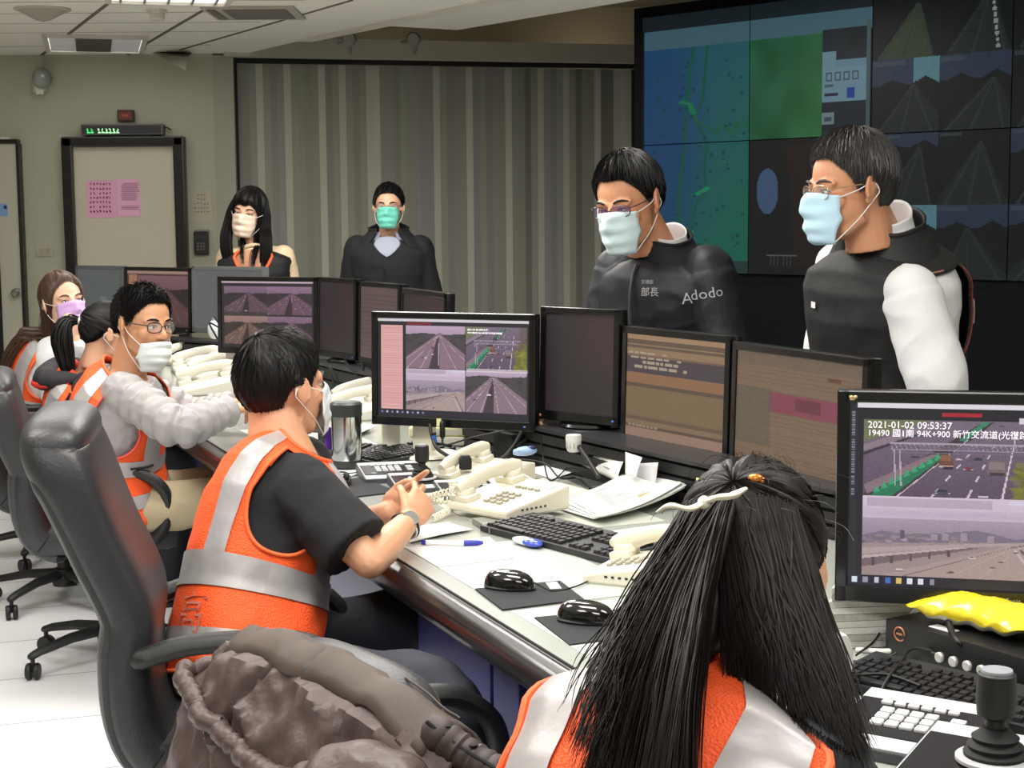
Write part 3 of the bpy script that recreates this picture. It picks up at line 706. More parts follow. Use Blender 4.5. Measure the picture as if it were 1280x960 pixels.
# glass sheets and papers lying under the glass: flat printed sheets
for si, (ya, yb, d0, d1, col) in enumerate(((3.0, 3.55, .09, .42, (178, 185, 178)), (2.55, 2.98, .09, .40, (196, 199, 193)), (3.6, 4.2, .35, .8, (188, 192, 180)), (5.0, 5.6, .2, .55, (186, 190, 184)), (3.1, 3.45, .46, .75, (184, 194, 180)))):
    t = thing('desk_sheet', ['faint printed sheet flat on the desk under the upper mouse pad', 'pale sheet flat on the desk under the lower mouse pad', 'pale sheet flat on the desk near the clasped hands', 'pale sheet flat on the desk by the puffer sleeves', 'greenish sheet flat on the desk between keyboard and mouse pads'][si], 'paper', desk((ya + yb) / 2, (d0 + d1) / 2), group='sheets under the desk glass')
    q = [desk(ya, d0), desk(yb, d0), desk(yb, d1), desk(ya, d1)]
    part('sheet', MB().prism([(p.x, p.y) for p in q], DZ + .0002, DZ + .0012), mat('sheet_%d' % col[0], col, .35, var=.1, vscale=14), t, False, world=True)
# black shelves that carry the rear monitors
SHZ = DZ + .125
def shelf(name, label, line, depth, nslat=2):
    pts = [Vector((x, y, 0)) for x, y in line]; d = (pts[-1] - pts[0]).normalized(); nb = Vector((-d.y, d.x, 0))
    if nb.x < 0: nb = -nb
    t = thing(name, label, 'console shelf', (pts[0] + pts[-1]) / 2 + Vector((0, 0, DZ + .001)))
    def slab(o0, o1, z0, z1):
        return MB().prism([((p + nb * o0).x, (p + nb * o0).y) for p in pts] + [((p + nb * o1).x, (p + nb * o1).y) for p in reversed(pts)], z0, z1)
    part('body', slab(.012, depth, DZ + .001, SHZ - .012), matte_m, t, False, world=True)
    h = (SHZ - .016 - DZ) / nslat
    for k in range(nslat): part('slat', slab(0, .010, DZ + .003 + k * h, DZ + (k + 1) * h - .006), mat('riser_black', (24, 25, 27), .5), t, False, world=True)
    part('top', slab(-.012, depth, SHZ - .011, SHZ), mat('riser_rail', (40, 41, 44), .35), t, False, world=True)
shelf('monitor_shelf', 'long black slatted shelf under the three angled monitors', [(-.30, 5.45), (.62, 3.87), (.98, 3.35)], .48, 3)
shelf('monitor_shelf', 'black shelf under the small monitors behind the seated black haired head', [(-1.02, 7.3), (-.6, 6.5), (-.28, 5.95)], .3)
shelf('monitor_shelf', 'black shelf at the far end of the desk under the grey blank monitors', [(-2.55, 8.95), (-1.55, 8.2)], .14)
# cabinets below the worktop
blue = mat('cabinet_blue', (70, 74, 138), .5, var=.05); greyp = mat('panel_grey', (126, 130, 150), .5); seamc = matte_m
RT = Matrix.Rotation(math.atan2(T.y, T.x), 3, 'Z')
def cabinet(ya, yb, m, label, doors):
    t = thing('desk_cabinet', label, 'cabinet', desk((ya + yb) / 2, .4, 0), 0)
    L = (yb - ya) * EL
    part('body', MB().box(desk((ya + yb) / 2, .40, .40), (L - .01, .56, .72), RT), m, t, False, world=True)
    for (da, db) in doors:
        c = desk((da + db) / 2, .11, .41); part('door', MB().box(c, ((db - da) * EL - .006, .018, .66), RT, bev=.003), m, t, False, world=True)
    part('plinth', MB().box(desk((ya + yb) / 2, .42, .02), (L - .04, .5, .04), RT), matte_m, t, False, world=True)
cabinet(2.96, 3.54, blue, 'blue desk cabinet beside the seated black shirted operator', [(3.11, 3.53), (2.97, 3.10)])
cabinet(2.80, 2.95, blue, 'narrow blue desk cabinet nearest the brown jacket', [(2.81, 2.94)])
cabinet(5.0, 5.9, mat('cabinet_deep_blue', (58, 58, 110), .5), 'dark blue desk cabinet beside the grey puffer sleeves', [(5.02, 5.45), (5.46, 5.88)])
cabinet(3.56, 4.3, greyp, 'grey desk panel unit under the clasped hands', [(3.57, 4.29)])
cabinet(7.2, 8.2, blue, 'blue desk cabinet near the far end of the desk', [(7.22, 8.18)])
# ------------------------------------------------------------------ monitors
bez = mat('monitor_bezel', (13, 13, 15), .25, coat=.3); bezg = mat('monitor_bezel_grey', (92, 94, 94), .4)
def monitor(pL_, pR_, h, label, im=None, tilt=.03, stand='black', group=None, ink_=None, bm=None, back=False, foot_z=None, name='monitor', logo=True, neckw=.06, neck_dx=0.0):
    """pL_, pR_: top corners of the casing seen from the front"""
    bm = bm or bez
    L = Vector(pL_); R = Vector(pR_); r = (R - L); wid = r.length; r = r.normalized()
    n = Vector((r.y, -r.x, 0)).normalized()      # out of the screen
    up = (Vector((0, 0, 1)) - n * tilt * -1 * -1).normalized()
    up = (up - r * up.dot(r)).normalized(); n = r.cross(up).normalized() * 1.0
    if n.dot(Vector((r.y, -r.x, 0))) < 0: n = -n
    c = (L + R) / 2; cb = c - up * h
    fz = DZ if foot_z is None else foot_z
    t = thing(name, label, 'monitor', (cb.x - n.x * .06, cb.y - n.y * .06, fz), group=group)
    Rm = Matrix((r, -n, up)).transposed()
    mid = c - up * h / 2
    part('casing', MB().box(mid - n * .02, (wid, .036, h), Rm, bev=.006).box(mid - n * .045, (wid * .6, .035, h * .6), Rm, bev=.012), bm, t, world=True)
    b = .022; bb = .03
    fr = MB()
    o = n * .001
    for (cc, sx, sz) in ((c - up * b / 2, wid, b), (cb + up * bb / 2, wid, bb), (mid - r * (wid / 2 - b / 2), b, h), (mid + r * (wid / 2 - b / 2), b, h)):
        fr.box(cc + o, (sx, .010, sz), Rm, bev=.003)
    part('bezel', fr, bm, t, False, world=True)
    tl = L + r * b - up * b + n * .0015; sw_, sh_ = wid - 2 * b, h - b - bb
    if im is not None:
        s = img_mesh('screen', im, lambda u, v: tl + r * (u * sw_) - up * (v * sh_), scr_m, t)
    else:
        s = part('screen', MB().add([tl, tl + r * sw_, tl + r * sw_ - up * sh_, tl - up * sh_], [(0, 3, 2, 1)]), mat('screen_off', (60, 62, 62), .3), t, False, world=True)
    if logo:
        part('power_light', MB().box(cb + up * bb * .5 + r * wid * .44 + n * .007, (.006, .002, .004), Rm), mat('power_blue', (80, 120, 200), .5, emit=.6), t, False, world=True)
    sm = mat('stand_cream', (232, 228, 206), .5) if stand == 'cream' else bez
    foot = Vector((mid.x, mid.y, fz)) - Vector((n.x, n.y, 0)).normalized() * .07 + Vector((r.x, r.y, 0)) * neck_dx
    hh = cb.z - fz + .12
    if hh > .1:
        part('stand_neck', MB().box(foot + Vector((0, 0, hh / 2 + .01)), (neckw, .04, hh), Matrix.Rotation(math.atan2(r.y, r.x), 3, 'Z'), bev=.008), sm, t, world=True)
        part('stand_base', MB().lathe([(.10, 0), (.11, .004), (.105, .012), (.06, .018), (.02, .02)], foot + Vector((0, 0, .001)), 32), sm, t, world=True)
    return t, tl, r, up, n, sw_, sh_, s
wht = mat('screen_white_text', (235, 228, 238), .5, emit=.75)
def scr_text(M_, s, u, v, size, m=None):
    t, tl, r, up, n, sw_, sh_, so = M_
    o = text_on('screen_text', s, size, tl + r * (u * sw_) - up * (v * sh_), r, up, m or wht, t, lift=.0006)
    return o
def quad_image(w, h, tone=1.0, side=True, dim=(1, 1, 1)):
    im = Img(w, h, (30, 28, 34)); im.rect(0, 0, 1, .03, (214, 206, 214)); im.rect(0, .03, 1, .07, (34, 30, 40)); im.rect(.2, .035, .36, .06, (120, 24, 40))
    x0 = .19 if side else .05
    if side:
        im.rect(.02, .07, .17, .93, (226, 172, 170))
        for k in range(46): im.rect(.03, .085 + k * .018, .16, .091 + k * .018, (206, 146, 148))
    xm = (x0 + .985) / 2
    for (a, b, c, d, fn) in ((x0, .07, xm, .5, lambda: simple_road(im, 2, (1, .95, 1), .2)), (xm, .07, .985, .5, lambda: gantry_scene(im)), (x0, .5, xm, .93, lambda: valley_scene(im)), (xm, .5, .985, .93, lambda: simple_road(im, 9, (1, .98, 1.02), .16, .45))):
        im.clip = (a, b, c, d); fn(); im.clip = (0, 0, 1, 1)
    im.rect(xm - .002, .07, xm + .002, .93, (40, 32, 42)); im.rect(x0, .5, .985, .504, (60, 50, 60))
    im.rect(0, .93, 1, .985, (36, 32, 46)); im.rect(xm + .01, .49, .99, .52, (226, 214, 220), .7)
    for k in range(9): im.rect(.02 + k * .035, .948, .035 + k * .035, .968, (190, 190, 214) if k % 2 else (120, 130, 170))
    im.a *= np.array(dim); im.a = np.clip(im.a, 0, 255)
    return im
# big near screen (fills the right edge)
ND = Vector((0, 0, 0))
YD0, YD1 = 2.72, 2.56
dL = P(1047, 487, YD0); hD = .375
dR = dL + (Vector((.975, -.22, 0)).normalized()) * .60
imD = Img(300, 190, (30, 28, 38)); imD.rect(0, 0, 1, .028, (226, 220, 228)); imD.rect(.28, .045, .40, .07, (170, 30, 50))
imD.rect(.0, .0, .022, 1, (38, 38, 48))
for k in range(34): imD.rect(.007, .05 + k * .0135, .017, .058 + k * .0135, (128, 128, 142) if imD.rs.rand() > .15 else (40, 40, 50))
for (a, b, c, d, fn) in ((.045, .088, .62, .505, gantry_scene), (.045, .505, .62, .94, valley_scene)):
    imD.clip = (a, b, c, d); fn(imD); imD.clip = (0, 0, 1, 1)
for (b, d, sd_) in ((.088, .505, 21), (.505, .94, 22)):
    imD.clip = (.62, b, 1.0, d); simple_road(imD, sd_, (1, .98, 1.0), .3, .8); imD.poly([(0, .25), (.3, .2), (.5, .4), (0, .6)], (44, 58, 44)); imD.poly([(0, .55), (.6, .3), (.6, .75), (0, .95)], (134, 112, 120)); imD.clip = (0, 0, 1, 1)
imD.rect(.51, .066, 1, .10, (216, 206, 214)); imD.rect(0, .94, 1, 1, (34, 32, 48))
for k, cc in enumerate(((220, 225, 240), (150, 150, 165), (200, 200, 215), (70, 110, 190), (225, 190, 110), (230, 230, 240), (225, 225, 235), (140, 140, 160))): imD.rect(.014 + k * .034, .955, .030 + k * .034, .983, cc)
MD = monitor(dL, dR, hD, 'largest nearest monitor showing dated highway camera views', imD, stand='cream', neckw=.10, foot_z=DZ + .069, neck_dx=.16)
scr_text(MD, '2021-01-02 09:53:37', .055, .135, .0170)
scr_text(MD, '19490 國1南 94K+900 新竹交流道(光復路)', .055, .178, .0150)
scr_text(MD, '2021-01-02', .628, .135, .0165); scr_text(MD, '13300', .628, .178, .0150)
scr_text(MD, '2021-01-02', .628, .545, .0165); scr_text(MD, '13420', .628, .588, .0150)
t, tl, r, up, n, sw_, sh_, so = MD
silver = mat('badge_silver', (190, 188, 180), .3, metal=.6)
text_on('maker_name', 'ViewSonic', .0115, tl + r * (sw_ * .44) - up * (sh_ + .019) + n * .003, r, up, silver, t, lift=.0045)
part('maker_badge', MB().ell(tl + r * .002 + up * .010 + n * .004, (.004, .002, .003)).ell(tl + r * .009 + up * .010 + n * .004, (.004, .002, .003)).box(tl + r * .0055 + up * .006 + n * .004, (.012, .002, .003)), mat('badge_gold', (214, 190, 140), .4, metal=.4), t, world=True)
# dead ahead screen
eL = P(465, 389, 5.02); eR = P(670, 385.5, 4.80); eR.z = eL.z
ME = monitor(eL, eR, .365, 'monitor with pink side list and four road camera views on cream stand', quad_image(230, 150), stand='cream', neckw=.07, neck_dx=-.135)
scr_text(ME, '2021-01-02 09:53:37', .60, .105, .0085); scr_text(ME, '19490 國1南 94K+900 新竹交流道(光復路)', .60, .135, .0066)
t, tl, r, up, n, sw_, sh_, so = ME
part('paper_tab', MB().box(tl + r * (sw_ * .42) - up * (sh_ + .014) + n * .008, (.016, .001, .026), Matrix((r, -n, up)).transposed()), mat('tab_yellow', (222, 218, 160), .6), t, False, world=True)
# three angled screens A, B, C
def dark_img(): 
    im = Img(60, 40, (62, 48, 54)); im.poly([(.55, 0), (1, 0), (1, .7)], (84, 50, 54), .6); im.ell(.8, .3, .25, .25, (92, 54, 58), .35); im.noise(3); im.a *= .72; return im
def table_img(seed=1):
    im = Img(170, 110, (134, 112, 86)); im.rect(0, 0, 1, .05, (168, 136, 104)); im.rect(0, .05, 1, .13, (104, 84, 70)); im.rect(0, .09, 1, .10, (160, 130, 98))
    im.rect(0, .13, 1, .19, (150, 122, 92)); im.rect(0, .19, 1, .36, (74, 64, 70)); im.rect(0, .19, 1, .205, (120, 94, 76))
    for r_ in range(4):
        x = .02 + .02 * r_
        for k in range(7):
            wq = im.rs.uniform(.03, .10); 
            if im.rs.rand() > .2: im.rect(x, .16 + r_ * .045, x + wq, .185 + r_ * .045, (178, 160, 140))
            x += wq + .015
            if x > .66: break
    im.rect(0, .36, 1, .46, (150, 108, 78)); im.rect(0, .46, 1, .50, (96, 78, 66)); im.rect(0, .50, 1, .78, (128, 106, 76)); im.rect(0, .78, 1, .82, (108, 88, 70)); im.rect(0, .82, 1, .86, (136, 112, 86)); im.rect(0, .86, 1, .89, (96, 78, 66)); im.rect(0, .89, 1, 1, (156, 126, 108))
    for k in range(8): im.rect(.03 + k * .04, .86, .06 + k * .04, .88, (160, 140, 120))
    im.noise(5); im.a *= .92; return im
def list_img():
    im = Img(150, 100, (124, 100, 78)); im.rect(0, 0, 1, .1, (110, 92, 76))
    for k in range(26): im.rect(0, .12 + k * .034, 1, .128 + k * .034, (112, 90, 70))
    im.rect(.28, .30, 1, .46, (132, 60, 78)); im.rect(.0, .28, .3, .75, (88, 86, 72), .6); im.rect(.75, .12, .85, .15, (100, 56, 52)); im.rect(.5, .32, .7, .42, (104, 40, 60)); im.noise(6); im.a *= .95; return im
A0_ = P(677, 383, 4.86); A1_ = P(776, 402, 4.66); A1_.z = A0_.z - .0
B0_ = P(780, 403, 4.65); B1_ = P(915, 424, 4.22)
C0_ = P(918, 425, 4.20); C1_ = P(1088, 450, 3.66)
def eqz(a, b): m_ = (a.z + b.z) / 2; a.z = m_; b.z = m_
for a, b in ((A0_, A1_), (B0_, B1_), (C0_, C1_)): eqz(a, b)
monitor(A0_, A1_, .352, 'dim dark red monitor beside the centre road camera monitor', dark_img(), foot_z=SHZ)
monitor(B0_, B1_, .360, 'monitor showing brown banded table, between two dim monitors', table_img(), foot_z=SHZ)
monitor(C0_, C1_, .375, 'monitor showing tan list with a red band, in front of the grey haired man', list_img(), foot_z=SHZ)
# far groups
fL = P(272, 345.5, 7.35); fR = P(397, 346.5, 7.15); eqz(fL, fR)
imF = Img(110, 80, (40, 34, 40)); imF.rect(0, 0, 1, .03, (190, 170, 180))
for (a, b, c, d, sd_, tn) in ((.03, .08, .5, .5, 3, (.66, .58, .64)), (.5, .08, .98, .5, 4, (.74, .64, .72)), (.03, .52, .5, .95, 5, (.8, .72, .62)), (.5, .52, .98, .95, 6, (.70, .60, .68))):
    imF.clip = (a, b, c, d); simple_road(imF, sd_, tn, .25); imF.clip = (0, 0, 1, 1)
imF.rect(.03, .46, .5, .52, (60, 52, 54))
monitor(fL, fR, .36, 'far monitor with four purplish road views behind the black haired seated head', imF)
imG = dark_img(); imG.a *= .9
g0 = P(398, 345, 7.15); g1 = P(446, 350, 6.85); eqz(g0, g1); monitor(g0, g1, .36, 'narrow dark monitor right of the far four view monitor', imG, foot_z=SHZ)
h0 = P(449, 350, 6.85); h1 = P(501, 357, 6.5); eqz(h0, h1)
imH = Img(60, 60, (92, 74, 72)); [imH.rect(0, .1 + k * .06, 1, .12 + k * .06, (76, 60, 60)) for k in range(14)]; imH.noise(5)
monitor(h0, h1, .36, 'dull brown screened monitor in front of the man in black coat', imH, foot_z=SHZ)
i0 = P(503, 358, 6.45); i1 = P(558, 368, 5.95); eqz(i0, i1)
monitor(i0, i1, .36, 'dark monitor partly hidden behind the centre road camera monitor', imG, foot_z=SHZ)
gscr = Img(30, 40, (84, 88, 88)); gscr.noise(3); gscr.rect(.5, .5, .68, .58, (100, 108, 108))
j0_ = P(95, 331, 9.1); j1_ = P(154, 333, 8.9); eqz(j0_, j1_); monitor(j0_, j1_, .36, 'grey blank monitor beside the woman in lilac mask', gscr, bm=bezg, logo=False, foot_z=SHZ)
k0 = P(156, 333, 8.9); k1 = P(239, 335, 8.6); eqz(k0, k1)
imK = Img(80, 60, (70, 52, 50)); imK.rect(0, 0, 1, .05, (150, 120, 110)); imK.rect(.02, .06, .16, .9, (150, 110, 86)); imK.clip = (.18, .08, 1, .95); simple_road(imK, 7, (.62, .5, .48), .3); imK.clip = (0, 0, 1, 1)
monitor(k0, k1, .36, 'monitor with dim reddish road view above the hidden ponytail woman', imK, foot_z=SHZ)
l0 = P(240, 332, 8.5); l1 = P(331, 334, 8.25); eqz(l0, l1)
gs2 = Img(30, 40, (96, 94, 96)); gs2.noise(3)
monitor(l0, l1, .36, 'grey blank monitor in front of the woman in black vest', gs2, bm=bezg, logo=False, foot_z=SHZ)
# ------------------------------------------------------------------ desk things
cream = mat('phone_cream', (216, 211, 192), .4, var=.02); creamd = mat('phone_key', (160, 156, 142), .5)
paper_m = mat('paper_white', (226, 227, 224), .75, bump=.05, bscale=20)
dgrey = mat('dark_grey_plastic', (38, 39, 41), .5); keyb = mat('key_black', (22, 22, 24), .5)
def coil(mb, a, b, sag=.03, turns=26, r=.007, wr=.0022, side=(0, 0, 0)):
    a = Vector(a); b = Vector(b); pts = []; n = turns * 8
    ctrl = [a, lerp(a, b, .33) + Vector(side) + Vector((0, 0, -sag)), lerp(a, b, .66) + Vector(side) + Vector((0, 0, -sag)), b]
    ax = catmull(ctrl, n // 3)
    for k in range(len(ax) - 1):
        t = (ax[k + 1] - ax[k]).normalized(); x = t.cross(Vector((0, 0, 1))).normalized(); y = x.cross(t); an = k * 2 * PI / 8
        pts.append(ax[k] + x * math.cos(an) * r + y * math.sin(an) * r)
    mb.tube(pts, wr, 5)
def phone(px, py, rz, label, group=None, cord=True, keys=True, z=DZ, s=1.0, m=None, lift=0.0):
    """desk telephone: local +Y away from the user, handset on the left"""
    loc = PZ(px, py, z + lift); m = m or cream
    t = thing('desk_telephone', label, 'telephone', loc, rz, group); t.scale = (s, s, s)
    b = MB(); W2, D = .10, .20
    z0, z1 = .020, .056
    b.add([(-W2, 0, 0), (W2, 0, 0), (W2, D, 0), (-W2, D, 0), (-W2, 0, z0), (W2, 0, z0), (W2, D, z1), (-W2, D, z1)], [(3, 2, 1, 0), (4, 5, 6, 7), (0, 1, 5, 4), (1, 2, 6, 5), (2, 3, 7, 6), (3, 0, 4, 7)])
    o = part('base', b, m, t, False)
    bv = o.modifiers.new('b', 'BEVEL'); bv.width = .006; bv.segments = 2
    def top(x, y, h=0): return Vector((x, y, z0 + (z1 - z0) * y / D + h))
    Rt = Matrix.Rotation(math.atan2(z1 - z0, D), 3, 'X')
    for yy in (.025, .165): part('cradle', MB().box(top(-.062, yy, .006), (.062, .045, .016), Rt, bev=.005), m, t)
    hp = [top(-.062, .004, .024), top(-.062, .03, .030), top(-.062, .065, .037), top(-.062, .10, .040), top(-.062, .14, .037), top(-.062, .17, .030), top(-.062, .196, .024)]
    part('handset', MB().tube(hp, [.017, .022, .018, .016, .018, .022, .017], 14, up=(1, 0, 0), flat=.62).lathe([(.023, -.010), (.025, 0), (.021, .008)], top(-.062, .026, .018), 18, Rt).lathe([(.023, -.010), (.025, 0), (.021, .008)], top(-.062, .172, .018), 18, Rt), m, t)
    if keys:
        for r_ in range(4):
            for c_ in range(3): part('key', MB().box(top(.0 + c_ * .021, .035 + r_ * .019, .003), (.014, .011, .006), Rt, bev=.002), creamd, t, False)
        for c_ in range(4): part('key', MB().box(top(-.004 + c_ * .021, .135, .003), (.014, .008, .006), Rt, bev=.002), creamd, t, False)
        part('label_window', MB().box(top(.05, .165, .001), (.06, .02, .002), Rt), mat('label_grey', (196, 196, 186), .4), t, False)
        mm = MB(); [mm.box((W2 + .0005, .05 + k * .014, .018), (.001, .006, .004)) for k in range(6)]; part('slots', mm, dgrey, t, False)
    if cord:
        mb = MB(); coil(mb, top(-.062, .0, .03), (-.11, .10, .008), .0, 26, side=(-.06, -.05, -.012)); part('coiled_cord', mb, m, t)
    return t
def keyboard(c, rz, label, L=.44, W=.145, key_children=True, rows=6):
    t = thing('keyboard', label, 'keyboard', c, rz)
    part('base', MB().add([(-L / 2, -W / 2, 0), (L / 2, -W / 2, 0), (L / 2, W / 2, 0), (-L / 2, W / 2, 0), (-L / 2, -W / 2, .014), (L / 2, -W / 2, .014), (L / 2, W / 2, .026), (-L / 2, W / 2, .026)], [(3, 2, 1, 0), (4, 5, 6, 7), (0, 1, 5, 4), (1, 2, 6, 5), (2, 3, 7, 6), (3, 0, 4, 7)]), dgrey, t, False)
    n = 0; me = None; Rt = Matrix.Rotation(math.atan2(.012, W), 3, 'X')
    blocks = []
    px_ = .0187
    for r_ in range(rows):
        y = -W / 2 + .016 + r_ * .0205; z = .014 + .012 * (y + W / 2) / W + .004
        x = -L / 2 + .012 + px_ / 2
        k = 0
        while x < L / 2 - .01:
            col = int((x + L / 2) / px_)
            if (col in (15, 19)) or (r_ == 5 and col in (1, 6, 11)) or (r_ in (1, 2) and col in (16, 17, 18) and not (r_ == 1 and col == 17)): x += px_ * .6; k += 1; continue
            wk = .0155
            if r_ == 0 and 3 <= col <= 7: 
                if col == 3: blocks.append((x + px_ * 2, y, z, px_ * 5 - .003))
                x += px_; continue
            blocks.append((x, y, z, wk)); x += px_
    big = MB(); 
    for (x, y, z, wk) in blocks:
        if key_children and n < 99:
            if abs(wk - .0155) < 1e-6:
                if me is None:
                    me = MB().add([(-.008, -.0085, -.004), (.008, -.0085, -.004), (.008, .0085, -.004), (-.008, .0085, -.004), (-.0062, -.0062, .003), (.0062, -.0062, .003), (.0062, .0070, .003), (-.0062, .0070, .003)], [(4, 5, 6, 7), (0, 1, 5, 4), (1, 2, 6, 5), (2, 3, 7, 6), (3, 0, 4, 7)]).mesh('key', keyb)
                o = link('key', me, t); o.location = (x, y, z); o.rotation_euler = (math.atan2(.012, W), 0, 0)
            else: part('key', MB().box((x, y, z), (wk, .016, .007), Rt, bev=.002), keyb, t, False)
            n += 1
        else: big.box((x, y, z), (wk * .85, .014, .007), Rt)
    if big.v:
        o = part('keys', big, keyb, t, False)
        if key_children: o['kind'] = 'stuff'
    part('logo_strip', MB().box((L * .36, W / 2 - .008, .0255), (.06, .006, .002), Rt), mat('logo_grey', (120, 120, 120), .5), t, False)
    return t
def mouse(c, rz, label, group=None, m=None, cable=None, s=1.0):
    t = thing('computer_mouse', label, 'mouse', c, rz, group); t.scale = (s, s, s)
    m = m or mat('mouse_black_gloss', (10, 10, 12), .12, coat=1.0)
    def sh(u, v):
        a = u * 2 * PI; k = v
        rx = .031 * (1 + .08 * math.sin(a)) ; ry = .056
        e = math.cos(k * PI / 2) ** .55
        return Vector((rx * math.cos(a) * e, ry * math.sin(a) * e, .037 * math.sin(k * PI / 2) * (1 - .10 * math.sin(a) * e) + .001))
    b = MB().grid(sh, 32, 12, wrap=True); part('body', b, m, t)
    part('base_ring', MB().lathe([(.03, 0), (.0315, .004), (.029, .008)], (0, 0, 0), 24).xf(Matrix.Diagonal((1, 1.8, 1, 1))), dgrey, t)
    part('scroll_wheel', MB().lathe([(.008, -.0035), (.0095, 0), (.008, .0035)], (0, .030, .026), 16, Matrix.Rotation(PI / 2, 3, 'Y')), dgrey, t)
    part('button_seam', MB().tube([(0, .053, .012), (0, .042, .024), (0, .02, .0315), (0, .0, .0352)], .0008, 5), matte_m, t)
    return t
def cable(name, pts, r, m, label, n=8, smooth=8):
    o = part(name, MB().tube(catmull(pts, smooth), r, n), m); o.name = name
    return tag(o, label, 'cable')
# mouse pads and mice
padm = mat('mouse_pad_cloth', (40, 41, 44), .85, bump=.2, bscale=600)
def quad_slab(name, pxs, th, m, label, cat, z=DZ, rad=0.0):
    ps = [PZ(x, y, z) for x, y in pxs]; c = sum(ps, Vector()) / len(ps)
    t = thing(name, label, cat, (c.x, c.y, z))
    mb = MB().prism([(p.x, p.y) for p in ps][::-1], z + .0013, z + .0013 + th)
    o = part('sheet' if cat != 'mouse pad' else 'pad', mb, m, t, False, world=True)
    if rad: bv = o.modifiers.new('b', 'BEVEL'); bv.width = rad; bv.segments = 3; bv.limit_method = 'ANGLE'
    return t
pad1 = quad_slab('mouse_pad', [(594, 738), (700, 728), (730, 751), (628, 764)], .003, padm, 'black mouse pad under the mouse nearer the keyboard', 'mouse pad')
part('label_patch', MB().prism([(PZ(x, y, DZ).x, PZ(x, y, DZ).y) for x, y in ((682, 731), (696, 730), (702, 738), (688, 739))][::-1], DZ + .0044, DZ + .005), mat('pad_label', (214, 216, 214), .6), pad1, False, world=True)
quad_slab('mouse_pad', [(668, 774), (762, 765), (800, 797), (712, 808)], .003, padm, 'black mouse pad beside the orange vest of the long haired woman', 'mouse pad')
pad3 = quad_slab('mouse_pad', [(392, 608), (452, 598), (498, 616), (432, 624)], .003, padm, 'black mouse pad with the small mouse near the steel mug', 'mouse pad')
def rz_from_px(a, b, z=DZ):
    p = PZ(a[0], a[1], z); q = PZ(b[0], b[1], z); d = q - p; return math.atan2(d.y, d.x)
m1 = mouse(PZ(637, 738, DZ) + Vector((0, 0, .005)), rz_from_px((610, 738), (670, 742)) - PI / 2, 'glossy black mouse on the pad nearer the keyboard')
m2 = mouse(PZ(733, 780, DZ) + Vector((0, 0, .005)), rz_from_px((700, 780), (770, 785)) - PI / 2, 'glossy black mouse nearest the long haired woman', s=1.05)
mouse(PZ(427, 607, DZ) + Vector((0, 0, .005)), rz_from_px((427, 609), (427, 602)) - PI / 2, 'small black mouse on the pad in front of the steel mug', s=.95)
bk = mat('cable_black', (14, 14, 15), .5); wk_ = mat('cable_white', (226, 226, 220), .5)
def zl(x, y, h=.006): return PZ(x, y, DZ) + Vector((0, 0, h))
cable('mouse_cable', [zl(668, 740, .02), zl(690, 742), zl(715, 738), zl(735, 730), zl(748, 722)], .0018, bk, 'thin black cable of the mouse near the keyboard')
cable('mouse_cable', [zl(768, 776, .02), zl(780, 768), zl(792, 770), zl(800, 778)], .0018, bk, 'thin black cable of the mouse beside the long haired woman')
cable('mouse_cable', [zl(434, 600, .02), zl(450, 592), zl(470, 583), zl(480, 590), zl(500, 600)], .0018, bk, 'thin black cable of the small mouse by the steel mug')
# keyboards
ka = PZ(640, 668, DZ); kb = PZ(778, 704, DZ); kc = (ka + kb) / 2
kang = math.atan2((kb - ka).y, (kb - ka).x)
kk = keyboard(PZ(712, 679, DZ) + Vector((0, 0, .002)), kang, 'black keyboard on the desk between the phones and the hair', L=.44, W=.15)
kk.scale = (1.12, 1.12, 1)
ka = PZ(1068, 868, DZ); kb = PZ(1290, 935, DZ)
kk2 = keyboard(PZ(1212, 882, DZ) + Vector((0, 0, .002)), math.atan2((kb - ka).y, (kb - ka).x) + .10, 'black keyboard behind the control panels under the nearest monitor', L=.45, W=.155)
keyboard(PZ(500, 572, DZ) + Vector((0, 0, .002)), rz_from_px((470, 580), (540, 566)), 'black keyboard partly behind the steel mug', key_children=False, L=.4)
keyboard(PZ(410, 566, DZ) + Vector((0, 0, .002)), -.5, 'dark keyboard left of the steel mug, half behind the seated head', key_children=False, L=.42)
# thin grey tray and the white telephones
tr = quad_slab('grey_tray', [(590, 655), (668, 646), (694, 652), (612, 668)], .014, mat('tray_grey', (120, 124, 116), .4), 'thin grey tray under the front telephone', 'tray')
phone(594, 644, rz_from_px((594, 644), (692, 626)) - PI / 2, 'cream telephone with keypad on the grey tray', lift=.016, s=1.15)
phone(574, 612, rz_from_px((578, 620), (665, 600)) - PI / 2, 'cream telephone behind the keypad one, its handset pointing at the white gadget', keys=False, s=1.1, cord=False)
cw = MB(); coil(cw, zl(566, 628, .05), zl(540, 655, .012), .012, 22, r=.009, wr=.0028, side=(.02, 0, 0)); tag(part('coiled_cord', cw, cream), 'loose cream coiled telephone cord beside the clasped hands', 'cord')
phone(752, 716, rz_from_px((752, 716), (850, 722)) - PI / 2 - .15, 'cream telephone partly covered by the long dark hair', s=1.1, keys=True)
g = thing('tape_dispenser', 'pale blue and white gadget on top of the rear cream telephone', 'tape dispenser', zl(657, 605, .085), .5)
part('body', MB().ell((0, 0, .012), (.038, .02, .014)).box((-.02, 0, .01), (.03, .03, .018), bev=.006), mat('gadget_blue', (150, 176, 214), .35), g)
part('slot', MB().ell((.016, -.004, .02), (.016, .013, .008)), mat('gadget_navy', (34, 46, 84), .3), g)
